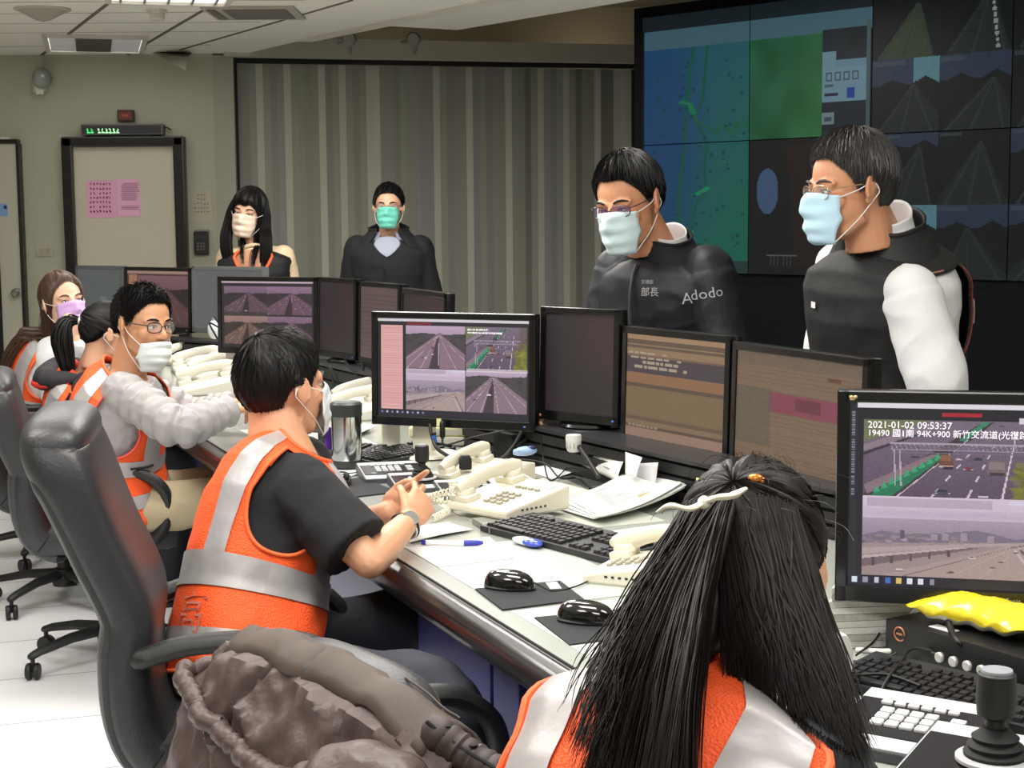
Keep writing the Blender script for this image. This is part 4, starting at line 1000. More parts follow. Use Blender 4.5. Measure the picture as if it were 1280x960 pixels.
# papers
def sheet(name, label, pxs, h, m, curl=None, z=DZ, cat='paper', marks=None, n=14):
    q = [PZ(x, y, z) for x, y in pxs]; c = sum(q, Vector()) / 4
    t = thing(name, label, cat, (c.x, c.y, z))
    def fn(u, v):
        p = lerp(lerp(q[0], q[1], u), lerp(q[3], q[2], u), v); hh = curl(u, v) if curl else 0
        return p + Vector((0, 0, h + hh))
    mb = MB().grid(fn, n, n)
    o = part('sheet', mb, m, t, True, world=True); sd_ = o.modifiers.new('s', 'SOLIDIFY'); sd_.thickness = .0012; sd_.offset = 1
    if marks:
        mm = MB()
        for (u0, v0, u1, v1) in marks: mm.add([fn(u0, v0) + Vector((0, 0, .001)), fn(u1, v0) + Vector((0, 0, .001)), fn(u1, v1) + Vector((0, 0, .001)), fn(u0, v1) + Vector((0, 0, .001))], [(0, 1, 2, 3)])
        part('print', mm, mat('print_grey', (138, 140, 146), .8), t, False, world=True)
    return t, fn
lines = [(.22 + .01 * (k % 3), .12 + k * .045, .22 + rnd.uniform(.35, .62), .133 + k * .045) for k in range(15)]
sheet('paper_sheet', 'white paper sheet lying under the curled printout', [(738, 668), (832, 655), (848, 690), (788, 690)], .0015, paper_m)
for i in range(4):
    t_, fn_ = sheet('paper_sheet', ['white sheet at the bottom of the curled printout pile', 'white sheet second from bottom of the curled printout pile', 'white sheet just below the printed top sheet', 'printed sheet on top of the curled pile with a yellow marked block'][i],
          [(693 + i * 5, 636 - i * 2), (806 + i * 4, 603 - i * 2), (858 - i * 2, 632), (742 + i * 3, 655 + i)], .004 + i * .004, paper_m, curl=lambda u, v, i=i: .05 * u ** 2 + .012 * math.sin(v * 3 + i) * u + .01 * (1 - u) * v, marks=lines if i == 3 else None)
mm = MB().add([fn_(.55, .5) + Vector((0, 0, .0016)), fn_(.8, .5) + Vector((0, 0, .0016)), fn_(.8, .78) + Vector((0, 0, .0016)), fn_(.55, .78) + Vector((0, 0, .0016))], [(0, 1, 2, 3)])
part('yellow_block', mm, mat('print_yellow', (232, 204, 130), .8), t_, False, world=True)
sheet('paper_sheet', 'white paper under the pen beside the clasped hands', [(505, 685), (612, 672), (642, 699), (548, 710)], .0018, paper_m, curl=lambda u, v: .001)
sheet('paper_sheet', 'white notes in front of the clasped wrists', [(510, 664), (560, 655), (592, 664), (512, 680)], .004, paper_m, curl=lambda u, v: .004 * math.sin(u * 3))
sheet('paper_sheet', 'white papers behind the rear cream telephone', [(655, 588), (700, 583), (738, 588), (690, 600)], .003, paper_m, curl=lambda u, v: .01 * u)
sheet('paper_sheet', 'beige papers behind the joystick panel', [(548, 585), (600, 566), (640, 580), (590, 596)], .003, mat('paper_beige', (206, 200, 184), .8), curl=lambda u, v: .012 * math.sin(u * 5 + v * 3))
sheet('paper_sheet', 'greyish leaflet lying between the telephones and the printout', [(640, 610), (680, 600), (738, 616), (700, 628)], .003, mat('paper_beige', (206, 200, 184), .8), curl=lambda u, v: .004)
sheet('plastic_folder', 'dark clear folder with faint print behind the printout', [(700, 596), (745, 590), (785, 600), (735, 612)], .002, mat('folder_dark', (74, 74, 74), .2), cat='folder')
sheet('paper_sheet', 'white paper in front of the white roll', [(1010, 850), (1050, 835), (1112, 834), (1040, 878)], .0018, paper_m)
# taped notes hanging on the shelf front
def note(label, pxs, Y0_, Y1_, m, curl=.02):
    q = [P(x, y, Yq) for (x, y), Yq in zip(pxs, (Y0_, Y1_, Y1_, Y0_))]; c = sum(q, Vector()) / 4
    t = thing('taped_note', label, 'note', c)
    def fn(u, v): return lerp(lerp(q[0], q[1], u), lerp(q[3], q[2], u), v) + Vector((-.6, -.6, 0)) * (curl * math.sin(v * PI / 2) * u)
    o = part('sheet', MB().grid(fn, 8, 8), m, t, world=True); sd_ = o.modifiers.new('s', 'SOLIDIFY'); sd_.thickness = .001
    return t, fn
t_, fn_ = note('curled white note taped under the dark red monitor', [(730, 556), (782, 572), (782, 600), (725, 580)], 4.62, 4.4, paper_m, .04)
mm = MB(); [mm.add([fn_(a, b) + Vector((-.001, -.003, 0)), fn_(a + .16, b) + Vector((-.001, -.003, 0)), fn_(a + .16, b + .05) + Vector((-.001, -.003, 0)), fn_(a, b + .05) + Vector((-.001, -.003, 0))], [(0, 3, 2, 1)]) for a, b in ((.3, .3), (.5, .35), (.35, .6), (.6, .6))]
part('print', mm, mat('print_grey', (176, 178, 182), .8), t_, False, world=True)
note('small bright white note taped below the corner of the table monitor', [(782, 565), (803, 572), (800, 596), (782, 593)], 4.33, 4.25, paper_m)
note('larger grey note hanging below the table monitor', [(784, 580), (823, 578), (822, 612), (786, 604)], 4.38, 4.2, mat('paper_grey', (196, 196, 198), .8), .01)
note('yellow sticky note on the shelf edge above the hair tie', [(871, 597), (894, 601), (884, 612), (868, 617)], 4.0, 3.92, mat('sticky_yellow', (226, 228, 140), .7), .01)
# pen, correction tape
t = thing('marker_pen', 'white pen with blue cap lying on the paper by the hands', 'pen', zl(564, 684, .012))
a = zl(527, 683, .010); b = zl(549, 683.5, .010); c = zl(580, 684, .010); d = zl(604, 683.5, .010)
part('barrel', MB().tube([lerp(a, b, .25), c], .006, 12), mat('pen_white', (238, 238, 240), .3), t, world=True)
part('end_plug', MB().tube([a, lerp(a, b, .25)], .0062, 12), mat('pen_blue', (42, 48, 160), .35), t, world=True)
part('cap', MB().tube([c, lerp(c, d, .7), d], [.0075, .0065, .004], 12), mat('pen_blue', (42, 48, 160), .35), t, world=True)
t = thing('correction_tape', 'small blue and white correction tape by the black keyboard', 'correction tape', zl(658, 683, .001), rz_from_px((640, 678), (680, 688)))
part('body', MB().ell((0, 0, .011), (.05, .018, .010)), mat('tape_white', (226, 232, 244), .15, coat=.5), t)
part('side_window', MB().ell((.024, -.002, .012), (.032, .019, .0102)), mat('tape_blue', (60, 84, 200), .15, coat=.5), t)
# steel mug with lid, purple marker
mg = PZ(434, 586, DZ)
t = thing('travel_mug', 'shiny steel mug with black lid and handle', 'mug', mg + Vector((0, 0, .006)))
R_ = .047; H_ = .20
part('body', MB().lathe([(.046, .022), (R_, .03), (R_, H_ - .035)], (0, 0, 0), 40), mat('steel_mirror', (200, 202, 204), .12, metal=1.0), t)
part('base_ring', MB().lathe([(.044, 0), (.047, .004), (.047, .024)], (0, 0, 0), 40), dgrey, t)
part('lid', MB().lathe([(R_ + .002, H_ - .04), (R_ + .003, H_ - .003), (R_ - .004, H_ + .004), (.03, H_ + .002)], (0, 0, 0), 40), mat('lid_grey', (44, 48, 48), .4), t)
part('handle', MB().tube([(-.045, 0, H_ - .028), (-.070, 0, H_ - .028), (-.078, 0, H_ - .04), (-.078, 0, .06), (-.07, 0, .045), (-.045, 0, .042)], .008, 10, flat=1.4), dgrey, t)
t = thing('marker_pen', 'purple marker standing beside the steel mug', 'pen', PZ(411, 583, DZ) + Vector((0, 0, .006)))
part('barrel', MB().lathe([(.010, 0), (.011, .004), (.011, .085)], (0, 0, 0), 18), mat('marker_purple', (84, 30, 150), .3), t)
part('cap', MB().lathe([(.012, .085), (.012, .112), (.008, .118)], (0, 0, 0), 18), mat('marker_cap', (60, 26, 110), .3), t)
sheet('paper_napkin', 'white napkin under the steel mug', [(400, 588), (440, 578), (462, 590), (424, 600)], .003, paper_m)
# camera control panels with joystick
def control_panel(c, rz, label, joy=False, pad=True, s=1.0, keym=None):
    t = thing('camera_control_panel', label, 'control panel', c, rz); t.scale = (s, s, s)
    W_, D_ = .20, .20
    side = mat('panel_side', (70, 72, 76), .45); face = mat('panel_silver', (196, 198, 200), .4); blk = mat('panel_black', (20, 20, 22), .35)
    part('housing', MB().add([(-W_ / 2, -D_ / 2, 0), (W_ / 2, -D_ / 2, 0), (W_ / 2, D_ / 2, 0), (-W_ / 2, D_ / 2, 0), (-W_ / 2, -D_ / 2, .014), (W_ / 2, -D_ / 2, .014), (W_ / 2, D_ / 2, .034), (-W_ / 2, D_ / 2, .034)], [(3, 2, 1, 0), (4, 5, 6, 7), (0, 1, 5, 4), (1, 2, 6, 5), (2, 3, 7, 6), (3, 0, 4, 7)]), side, t, False)
    Rt = Matrix.Rotation(math.atan2(.020, D_), 3, 'X')
    def tp(x, y, h=0): return Vector((x, y, .024 + .020 * y / D_ + h))
    part('face_plate', MB().box(tp(0, 0, .001), (W_ - .006, D_ - .006, .003), Rt), face, t, False)
    part('key_field', MB().box(tp(0, 0, .003), (W_ - .012, D_ - .082, .003), Rt), blk, t, False)
    km = keym or mat('key_white', (232, 232, 232), .4)
    if pad:
        for r_ in range(3):
            for c_ in range(4): part('key', MB().box(tp(-.045 + c_ * .021, -.024 + r_ * .021, .006), (.017, .016, .006), Rt, bev=.002), km, t, False)
        for c_ in range(6): part('key', MB().box(tp(-.055 + c_ * .019, .045, .006), (.015, .009, .005), Rt, bev=.0015), km, t, False)
        for r_ in range(3): part('key', MB().box(tp(.055, -.024 + r_ * .021, .006), (.02, .012, .005), Rt, bev=.0015), km, t, False)
        part('logo', MB().box(tp(-.065, -.04, .005), (.014, .006, .001), Rt), km, t, False)
    if joy:
        c0 = tp(.0, .01, .004)
        part('joystick_ring', MB().lathe([(.046, 0), (.046, .004), (.036, .006)], c0, 32), face, t)
        part('joystick_boot', MB().lathe([(.036, .004), (.037, .010), (.031, .014), (.033, .019), (.026, .024), (.028, .029), (.021, .034), (.016, .040)], c0, 28), mat('rubber_black', (16, 16, 17), .7), t)
        part('joystick_knob', MB().lathe([(.012, .036), (.012, .050), (.022, .056), (.0235, .075), (.022, .105), (.018, .108)], c0, 28), mat('knob_black', (26, 26, 28), .5), t)
        part('joystick_cap', MB().lathe([(.0185, .1075), (.018, .1105), (.002, .1115)], c0, 28), mat('cap_grey', (150, 154, 160), .4), t)
    return t
cpz = rz_from_px((1050, 905), (1180, 955))
control_panel(PZ(1143, 912, DZ + .02) - Vector((0, 0, .019)), cpz - .12 + .55, 'silver and black control panel with white number keys, nearest the woman', s=1.08)
control_panel(PZ(1240, 966, DZ + .02) - Vector((0, 0, .019)), cpz - .12 + .55, 'silver control panel with tall black joystick at the lower right', joy=True, pad=False, s=1.15)
control_panel(PZ(452, 606, DZ) + Vector((.08, .12, 0)), .25, 'flat control panel between steel mug and monitor stand', s=.95, keym=mat('key_pale', (176, 180, 180), .5))
control_panel(PZ(528, 612, DZ) + Vector((.0, .03, 0)), .25, 'control panel with joystick behind the clasped hands', joy=True, pad=False, s=.9)
control_panel(PZ(586, 618, DZ), .25, 'dark control panel with pale keys beside the cream telephones', s=.85, keym=mat('key_pale', (176, 180, 180), .5))
t = thing('rotary_knob_box', 'small black box standing beside the rear telephone', 'box', PZ(582, 606, DZ) + Vector((0, 0, .045)), .3)
part('body', MB().box((0, 0, .018), (.034, .03, .036), bev=.006), mat('rubber_black', (16, 16, 17), .7), t); part('top_cap', MB().box((0, 0, .038), (.026, .022, .006), bev=.002), dgrey, t)
# white roll, paper stack, recorder, snack bag, sticky note by the nearest monitor
rc = PZ(1020, 868, DZ); 
t = thing('paper_roll', 'thick white paper roll lying on the desk before the paper stack', 'paper roll', rc + Vector((0, 0, .001)))
ax = Vector((.80, -.60, 0)).normalized(); Rr = Vector((0, 0, 1)).rotation_difference(-ax).to_matrix()
part('roll', MB().lathe([(.030, .001), (.048, 0), (.052, .004), (.052, .118), (.048, .122), (.030, .121)], Vector((0.035, -.02, .053)), 40, Rr), mat('roll_white', (240, 240, 236), .8), t)
for i in range(9):
    q = [(1040 + rnd.uniform(-3, 3), 800), (1100 + rnd.uniform(-4, 4), 795), (1148 + rnd.uniform(-5, 5), 775), (1075, 778)]
    hgt = .0
    ps = [PZ(x, y, DZ) for x, y in ((1036 + rnd.uniform(-3, 3), 812), (1132 + rnd.uniform(-3, 3), 808), (1160 + rnd.uniform(-4, 4), 778), (1060, 780))]
    cc = sum(ps, Vector()) / 4
    t = thing('paper_bundle', ['grey edged paper bundle at the bottom of the stack behind the roll', 'paper bundle second from the bottom of the stack', 'paper bundle third from the bottom of the stack', 'paper bundle fourth from the bottom of the stack', 'paper bundle in the middle of the stack', 'paper bundle fourth from the top of the stack', 'paper bundle third from the top of the stack', 'paper bundle just under the top one of the stack', 'paper bundle on top of the stack behind the roll'][i], 'paper', (cc.x, cc.y, DZ + .0005 + i * .0125), group='papers stacked behind the white roll')
    part('pages', MB().prism([(p.x, p.y) for p in ps][::-1], DZ + .001 + i * .0125, DZ + .0125 + i * .0125), mat('pages_%d' % (i % 3), [(214, 212, 206), (188, 184, 178), (226, 224, 220)][i % 3], .8, bump=.3, bscale=90), t, False, world=True)
rp0 = PZ(1106, 818, DZ); rp1 = PZ(1300, 880, DZ); rdv = (rp1 - rp0); rdv.z = 0; rl = rdv.length; rdn = rdv.normalized(); rnb = Vector((-rdn.y, rdn.x, 0))
Rrec = Matrix.Rotation(math.atan2(rdn.y, rdn.x), 3, 'Z')
t = thing('video_recorder', 'flat black recorder with round silver buttons under the nearest monitor', 'recorder', (rp0 + rp1) / 2 + rnb * .13)
part('housing', MB().box((rp0 + rp1) / 2 + rnb * .135 + Vector((0, 0, .035)), (rl, .27, .062), Rrec, bev=.004), mat('recorder_black', (24, 24, 26), .4), t, world=True)
Rbt = Rrec @ Matrix.Rotation(PI / 2, 3, 'X')
for k, kx in enumerate((.38, .47, .56, .65)): part('round_button', MB().lathe([(.009, 0), (.009, .004), (.007, .006)], rp0 + rdn * (rl * kx) + Vector((0, 0, .026)), 18, Rbt), mat('button_silver', (216, 216, 212), .3, metal=.3), t, world=True)
part('emblem', MB().tube([rp0 + rdn * (.035 + .012 * math.cos(a_)) + Vector((0, 0, .045 + .012 * math.sin(a_))) - rnb * .001 for a_ in [x * .35 for x in range(17)]], .0015, 6).box(rp0 + rdn * .035 + Vector((0, 0, .045)) - rnb * .001, (.014, .002, .003), Rrec), mat('emblem_copper', (190, 130, 96), .4, metal=.5), t, world=True)
part('faint_print', MB().box(rp0 + rdn * .10 + Vector((0, 0, .030)) - rnb * .0005, (.05, .001, .003), Rrec), mat('print_dim', (90, 90, 90), .6), t, False, world=True)
for kx, ky, wq in ((.20, .10, .09), (.32, .03, .05)): part('white_sticker', MB().box(rp0 + rdn * (rl * kx) + rnb * ky + Vector((0, 0, .0667)), (wq, .022, .001), Rrec), paper_m, t, False, world=True)
sb = rp0 + rdn * (rl * .42) + rnb * .085 + Vector((0, 0, .067))
t = thing('snack_bag', 'crumpled yellow snack bag lying on the black recorder', 'bag', sb, math.atan2(rdn.y, rdn.x) + .1)
def bag(u, v):
    a_ = v * 2 * PI; x = (u - .5) * .24; e = max(0.02, 1 - abs(2 * u - 1) ** 4); ww = .055 + .008 * math.sin(u * 9)
    return Vector((x, ww * math.cos(a_), .028 + .026 * e * math.sin(a_) + .003 * math.sin(u * 30 + a_ * 3)))
part('bag', MB().grid(lambda u, v: bag(u, v), 30, 22), mat('bag_yellow', (236, 214, 40), .3, coat=.4, var=.12, vscale=30), t)
part('lower_panel', MB().grid(lambda u, v: bag(.2 + u * .75, .55 + v * .22) + Vector((0, -.002, 0)), 20, 8), mat('bag_pale', (228, 226, 206), .35), t)
part('torn_flap', MB().grid(lambda u, v: Vector((-.125 - .02 * v + .01 * math.sin(u * 9), -.05 + .09 * u, .02 + .05 * v + .008 * math.sin(u * 14))), 12, 6), mat('bag_yellow', (236, 214, 40), .3), t)
sheet('sticky_note', 'yellow sticky note on the desk before the black recorder', [(1172, 832), (1222, 826), (1248, 838), (1196, 848)], .003, mat('sticky_yellow', (226, 228, 140), .7), curl=lambda u, v: .012 * u * v)
# cables round the nearest keyboard and monitor
cable('keyboard_cable', [zl(1250, 848, .03), zl(1180, 838, .03), zl(1140, 836, .035), zl(1125, 850, .03), zl(1110, 870, .03), zl(1090, 890, .004)], .0028, bk, 'black keyboard cable looped over the near keyboard')
cable('keyboard_cable', [zl(1120, 838, .03), zl(1085, 842, .01), zl(1064, 852, .006), zl(1075, 866, .03), zl(1110, 866, .03), zl(1150, 880, .03)], .0028, bk, 'black cable curling round the left end of the near keyboard')
cable('white_cable', [zl(1070, 815, .004), zl(1120, 820, .012), zl(1170, 818, .05), zl(1220, 805, .075), zl(1275, 800, .08)], .0045, wk_, 'white cable crossing in front of the black recorder')
cable('monitor_cable', [P(1184, 758, 2.66), P(1188, 785, 2.60), P(1200, 805, 2.55), zl(1225, 835, .03), zl(1262, 848, .02), zl(1300, 850, .02)], .006, bk, 'thick black cable hanging below the nearest monitor')
cable('thin_cable', [zl(1060, 828, .004), zl(1100, 833, .004), zl(1140, 828, .004), zl(1180, 832, .004)], .002, bk, 'thin black cable on the desk behind the white roll')
cable('thin_cable', [zl(1070, 822, .004), zl(1095, 812, .02), zl(1108, 800, .05)], .002, bk, 'thin black lead running up to the recorder corner')
# centre: hanging cables of the centre monitor
cable('monitor_cable', [P(537, 530, 4.88), P(540, 545, 4.86), P(548, 562, 4.8), P(575, 575, 4.7), P(620, 576, 4.7), P(640, 560, 4.72), P(652, 540, 4.8)], .006, bk, 'thick black cable looping below the centre road camera monitor')
cable('monitor_cable', [P(552, 530, 4.9), P(553, 545, 4.88), P(557, 556, 4.85), P(590, 547, 4.8), P(630, 538, 4.8)], .003, bk, 'thin black cable below the centre road camera monitor')
t = thing('cable_plug', 'blue video plug on the thick hanging cable', 'plug', P(542, 548, 4.85)); part('plug', MB().tube([(0, 0, .012), (.004, 0, -.014)], .008, 10), mat('plug_blue', (60, 100, 180), .4), t); part('collar', MB().tube([(-.001, 0, .018), (0, 0, .011)], .0092, 10), bk, t)
t = thing('cable_plug', 'black ferrite block on the thin hanging cable', 'plug', P(553, 537, 4.88)); part('plug', MB().tube([(0, 0, .02), (0, 0, -.02)], .009, 10, round_caps=True), bk, t); part('collar', MB().tube([(0, 0, -.02), (0, 0, -.03)], .005, 10), bk, t)
cable('thin_cable', [zl(600, 600, .02), zl(640, 596, .05), zl(680, 600, .05), zl(700, 606, .02), zl(722, 602, .01), zl(738, 612, .004)], .0028, bk, 'black cable lying behind the cream telephones')
cable('thin_cable', [P(676, 545, 4.7), zl(680, 590, .03), zl(690, 605, .01), zl(720, 585, .03), P(742, 560, 4.5)], .0022, bk, 'black cable loop below the dark red monitor')
cable('thin_cable', [P(722, 556, 4.5), P(735, 575, 4.4), P(748, 596, 4.3)], .007, bk, 'black strap slanting down from the dark red monitor')
cable('thin_cable', [zl(655, 615, .05), zl(672, 622, .04), zl(690, 634, .01)], .0018, wk_, 'thin white lead from the rear telephone to the printout')
cable('thin_cable', [zl(778, 700, .02), zl(800, 702, .004), zl(820, 692, .004), zl(836, 688, .004)], .0022, bk, 'black keyboard lead running under the white sheet')
t = thing('power_adapter', 'white ribbed adapter hanging below the dark red monitor', 'adapter', P(717, 552, 4.5))
part('body', MB().lathe([(.022, 0), (.024, -.01), (.020, -.045), (.016, -.05)], (0, 0, .02), 16), mat('adapter_white', (206, 208, 204), .5), t)
rb_ = MB(); [rb_.box((.021 * math.cos(a_), .021 * math.sin(a_), 0), (.003, .003, .036)) for a_ in [k * PI / 6 for k in range(12)]]; part('ribs', rb_, mat('adapter_grey', (150, 152, 150), .5), t, False)
# files behind the centre stand
def box_thing(name, label, cat, px, py, size, rz, m, lift=0.0, edge=None, z=DZ):
    t = thing(name, label, cat, PZ(px, py, z) + Vector((0, 0, .002 + lift)), rz)
    part('body', MB().box((0, 0, size[2] / 2), size, bev=min(.004, size[2] / 3)), m, t, False)
    if edge: part('page_edge', MB().box((0, -.001, size[2] / 2), (size[0] * .96, size[1], size[2] * .6)), edge, t, False)
    return t
pg = mat('page_edge', (226, 222, 210), .8)
fp = PZ(585, 552, DZ)
for i, (lab, mcol, h, sz) in enumerate((('white file lying at the bottom behind the centre stand', (216, 214, 204), .03, (.36, .25)), ('pale yellow file lying on the white file', (228, 222, 160), .03, (.34, .25)), ('orange and yellow file behind the centre stand', (232, 150, 60), .012, (.28, .2)), ('red edged book on top of the files behind the centre stand', (190, 70, 50), .02, (.22, .16)))):
    t = thing('paper_file', lab, 'file', fp + Vector((-.02 * i, .01 * i, .003 + [0, .031, .062, .075][i])), -.15 + .08 * i)
    part('cover', MB().box((0, 0, h / 2), (sz[0], sz[1], h), bev=.003), mat('file_%d' % i, mcol, .6), t, False); part('pages', MB().box((0, -.002, h / 2), (sz[0] * .97, sz[1], h * .6)), pg, t, False)
t = box_thing('green_case', 'small green and silver case beside the files', 'case', 637, 556, (.07, .04, .05), .4, mat('case_green', (60, 120, 100), .4), lift=.03); part('silver_edge', MB().tube([(.036, -.02, .0), (.04, -.02, .06)], .004, 8), mat('button_silver', (216, 216, 212), .3), t)
t = box_thing('black_bag', 'black soft bag under the centre monitor beside the files', 'bag', 655, 574, (.16, .12, .09), .5, mat('bag_black', (14, 14, 15), .8, bump=.4, bscale=30)); part('strap', MB().tube(catmull([(-.06, -.06, .05), (-.02, -.08, .08), (.05, -.07, .06)], 6), .006, 8), mat('bag_black', (14, 14, 15), .8), t)
t = box_thing('yellow_notepad', 'pale yellow note block beside the cream stand', 'notepad', 489, 566, (.06, .05, .10), .1, mat('note_yellow', (232, 230, 190), .7)); part('edge', MB().box((.0, -.026, .07), (.05, .002, .12)), pg, t, False)
# far telephones and thermos
for (px, py, s_, lab) in ((238, 462, 1.25, 'white telephone at the far row, nearest the grey blank monitor'), (262, 472, 1.3, 'white telephone in the middle of the far row with handset askew'), (246, 488, 1.35, 'white telephone with dark buttons beside the puffer sleeves'), (228, 452, 1.2, 'white telephone farthest back behind the row of handsets'), (436, 520, 1.15, 'cream telephone behind the steel mug'), (446, 506, 1.1, 'cream telephone farther back behind the steel mug')):
    phone(px - 22, py + 4, math.radians(-67) + (px % 7) * .05 - .1, lab, keys=False, cord=False, s=s_, m=mat('phone_white', (206, 203, 190), .45))
sheet('paper_sheet', 'loose white papers beside the far steel flask', [(255, 470), (300, 462), (310, 480), (262, 490)], .004, paper_m, curl=lambda u, v: .02 * u * v)
sheet('paper_sheet', 'white papers behind the puffer sleeves', [(415, 540), (455, 530), (470, 540), (430, 552)], .004, paper_m, curl=lambda u, v: .02 * u * v)
t = thing('steel_flask', 'tall pale steel flask beside the seated black haired head', 'flask', PZ(292, 474, DZ) + Vector((0, 0, .002)))
part('body', MB().lathe([(.032, 0), (.034, .004), (.034, .13), (.030, .14)], (0, 0, 0), 28), mat('flask_steel', (206, 198, 192), .3, metal=.7), t)
part('lid', MB().lathe([(.031, .14), (.031, .168), (.027, .172)], (0, 0, 0), 28), mat('flask_lid', (226, 214, 206), .4), t)
part('band', MB().lathe([(.0345, .10), (.0345, .105)], (0, 0, 0), 28), mat('flask_band', (160, 140, 134), .4), t)
for (px, py, lab) in ((456, 478, 'white bottle lying under the small far monitors'), (268, 412, 'white egg shaped speaker under the grey blank monitor')):
    pp = P(px, py, 6.7 if px > 400 else 8.0); t = thing('white_bottle', lab, 'bottle', pp)
    part('body', MB().ell((0, 0, 0), (.035, .035, .05)), mat('bottle_white', (222, 226, 230), .3), t); part('cap', MB().lathe([(.012, .045), (.012, .06)], (0, 0, 0), 14), mat('bottle_cap', (150, 154, 158), .4), t)
for (a_, lab) in (([(430, 450), (440, 462), (452, 470), (455, 452)], 'black cable hanging under the narrow dark monitor'), ([(404, 452), (420, 470), (425, 500), (414, 470)], 'black lead tangled behind the seated head'), ([(268, 396), (276, 410), (262, 404), (272, 424)], 'thin black lead over the white speaker')):
    cable('thin_cable', [P(x, y, 6.6 if x > 300 else 7.9) for x, y in a_], .005, bk, lab)
box_thing('blue_folder', 'dark blue folder lying by the far flask', 'folder', 290, 448, (.16, .10, .03), .3, mat('folder_blue', (30, 44, 96), .4), edge=pg)
# ------------------------------------------------------------------ people: bodies, heads, clothes
skin_m = {}
def skin(rgb):
    k = 'skin_%d_%d_%d' % rgb
    return mat(k, rgb, .48, sss=.12, bump=.06, bscale=180, var=.05, vscale=18)
CUR = {}
class Torso:
    SEC = [(-.18, .150, .105), (-.06, .172, .122), (.10, .168, .122), (.28, .155, .115), (.48, .163, .120), (.66, .180, .126), (.80, .188, .118), (.90, .178, .100), (.965, .135, .082), (1.01, .085, .068), (1.05, .066, .062)]
    def __init__(s, p0, p2, rv0, rv1, bend=(0, 0, 0), W=1.0, D=1.0, belly=0.0):
        s.p0, s.p2 = Vector(p0), Vector(p2); s.pm = (s.p0 + s.p2) / 2 + Vector(bend); s.rv0 = Vector(rv0).normalized(); s.rv1 = Vector(rv1).normalized(); s.W, s.D, s.belly = W, D, belly
    def center(s, t): return s.p0 * (1 - t) ** 2 + s.pm * 2 * t * (1 - t) + s.p2 * t * t if 0 <= t <= 1 else (s.p2 + (s.p2 - s.pm).normalized() * (t - 1) * (s.p2 - s.p0).length if t > 1 else s.p0 + (s.p0 - s.pm).normalized() * (-t) * (s.p2 - s.p0).length)
    def frame(s, t):
        d = (s.center(t + .02) - s.center(t - .02)).normalized(); r = s.rv0.lerp(s.rv1, max(0, min(1, t))); r = (r - d * r.dot(d)).normalized(); return r, d.cross(r).normalized(), d
    def ab(s, t):
        S = s.SEC
        if t <= S[0][0]: a, b = S[0][1:]
        else:
            for i in range(len(S) - 1):
                if t <= S[i + 1][0]: k = (t - S[i][0]) / (S[i + 1][0] - S[i][0]); k = k * k * (3 - 2 * k) if False else k; a = lerp(S[i][1], S[i + 1][1], k); b = lerp(S[i][2], S[i + 1][2], k); break
            else: a, b = S[-1][1:]
        wide = sstep(1.02, .9, t) 
        return a * lerp(1, s.W, wide), b * lerp(1, s.D, wide)
    def S(s, u, t, off=0.0, roff=None):
        """u: 0..1 round the body: 0 = right side, .25 = front, .5 = left, .75 = back"""
        a, b = s.ab(t); r, f, d = s.frame(t); an = u * 2 * PI; c, si = math.cos(an), math.sin(an)
        e = .86
        x = math.copysign(abs(c) ** e, c); y = math.copysign(abs(si) ** e, si)
        bel = s.belly * max(0, si) * math.exp(-((t - .25) / .25) ** 2)
        n = Vector((0, 0, 0)) + r * x * (a + off) + f * y * (b + off + bel)
        sh = d * (-.035 * sstep(.72, .98, t) * abs(x) ** 2)      # sloping shoulders
        return s.center(t) + n + sh
    def push(s, p, m=.02):
        ax = (s.p2 - s.p0); t = (p - s.p0).dot(ax) / ax.dot(ax)
        if t > 1.0 or t < -.3: return p
        c = s.center(t); a, b = s.ab(t); r, f, d = s.frame(t); q = p - c; x, y = q.dot(r) / (a + m), q.dot(f) / (b + m); L = math.hypot(x, y)
        if L < 1 and abs(x) < .97:
            yy = math.sqrt(1 - x * x) * (1 if y >= 0 else -1); return c + d * q.dot(d) + r * x * (a + m) + f * yy * (b + m)
        return p
    def solid(s, mb, t0=-.18, t1=1.05, off=0.0, nu=40, nv=40):
        o = len(mb.v); mb.grid(lambda u, v: s.S(u, lerp(t0, t1, v), off), nu, nv, wrap=True)
        mb.f.append(tuple(o + i for i in range(nu - 1, -1, -1))); mb.mi.append(0); mb.f.append(tuple(o + (nv - 1) * nu + i for i in range(nu))); mb.mi.append(0)
def head_matrix(c, yaw, pitch=0, roll=0, s=1.0):
    return Matrix.Translation(Vector(c)) @ Matrix.Rotation(-yaw, 4, 'Z') @ Matrix.Rotation(-pitch, 4, 'X') @ Matrix.Rotation(roll, 4, 'Y') @ Matrix.Diagonal((s, s, s, 1))
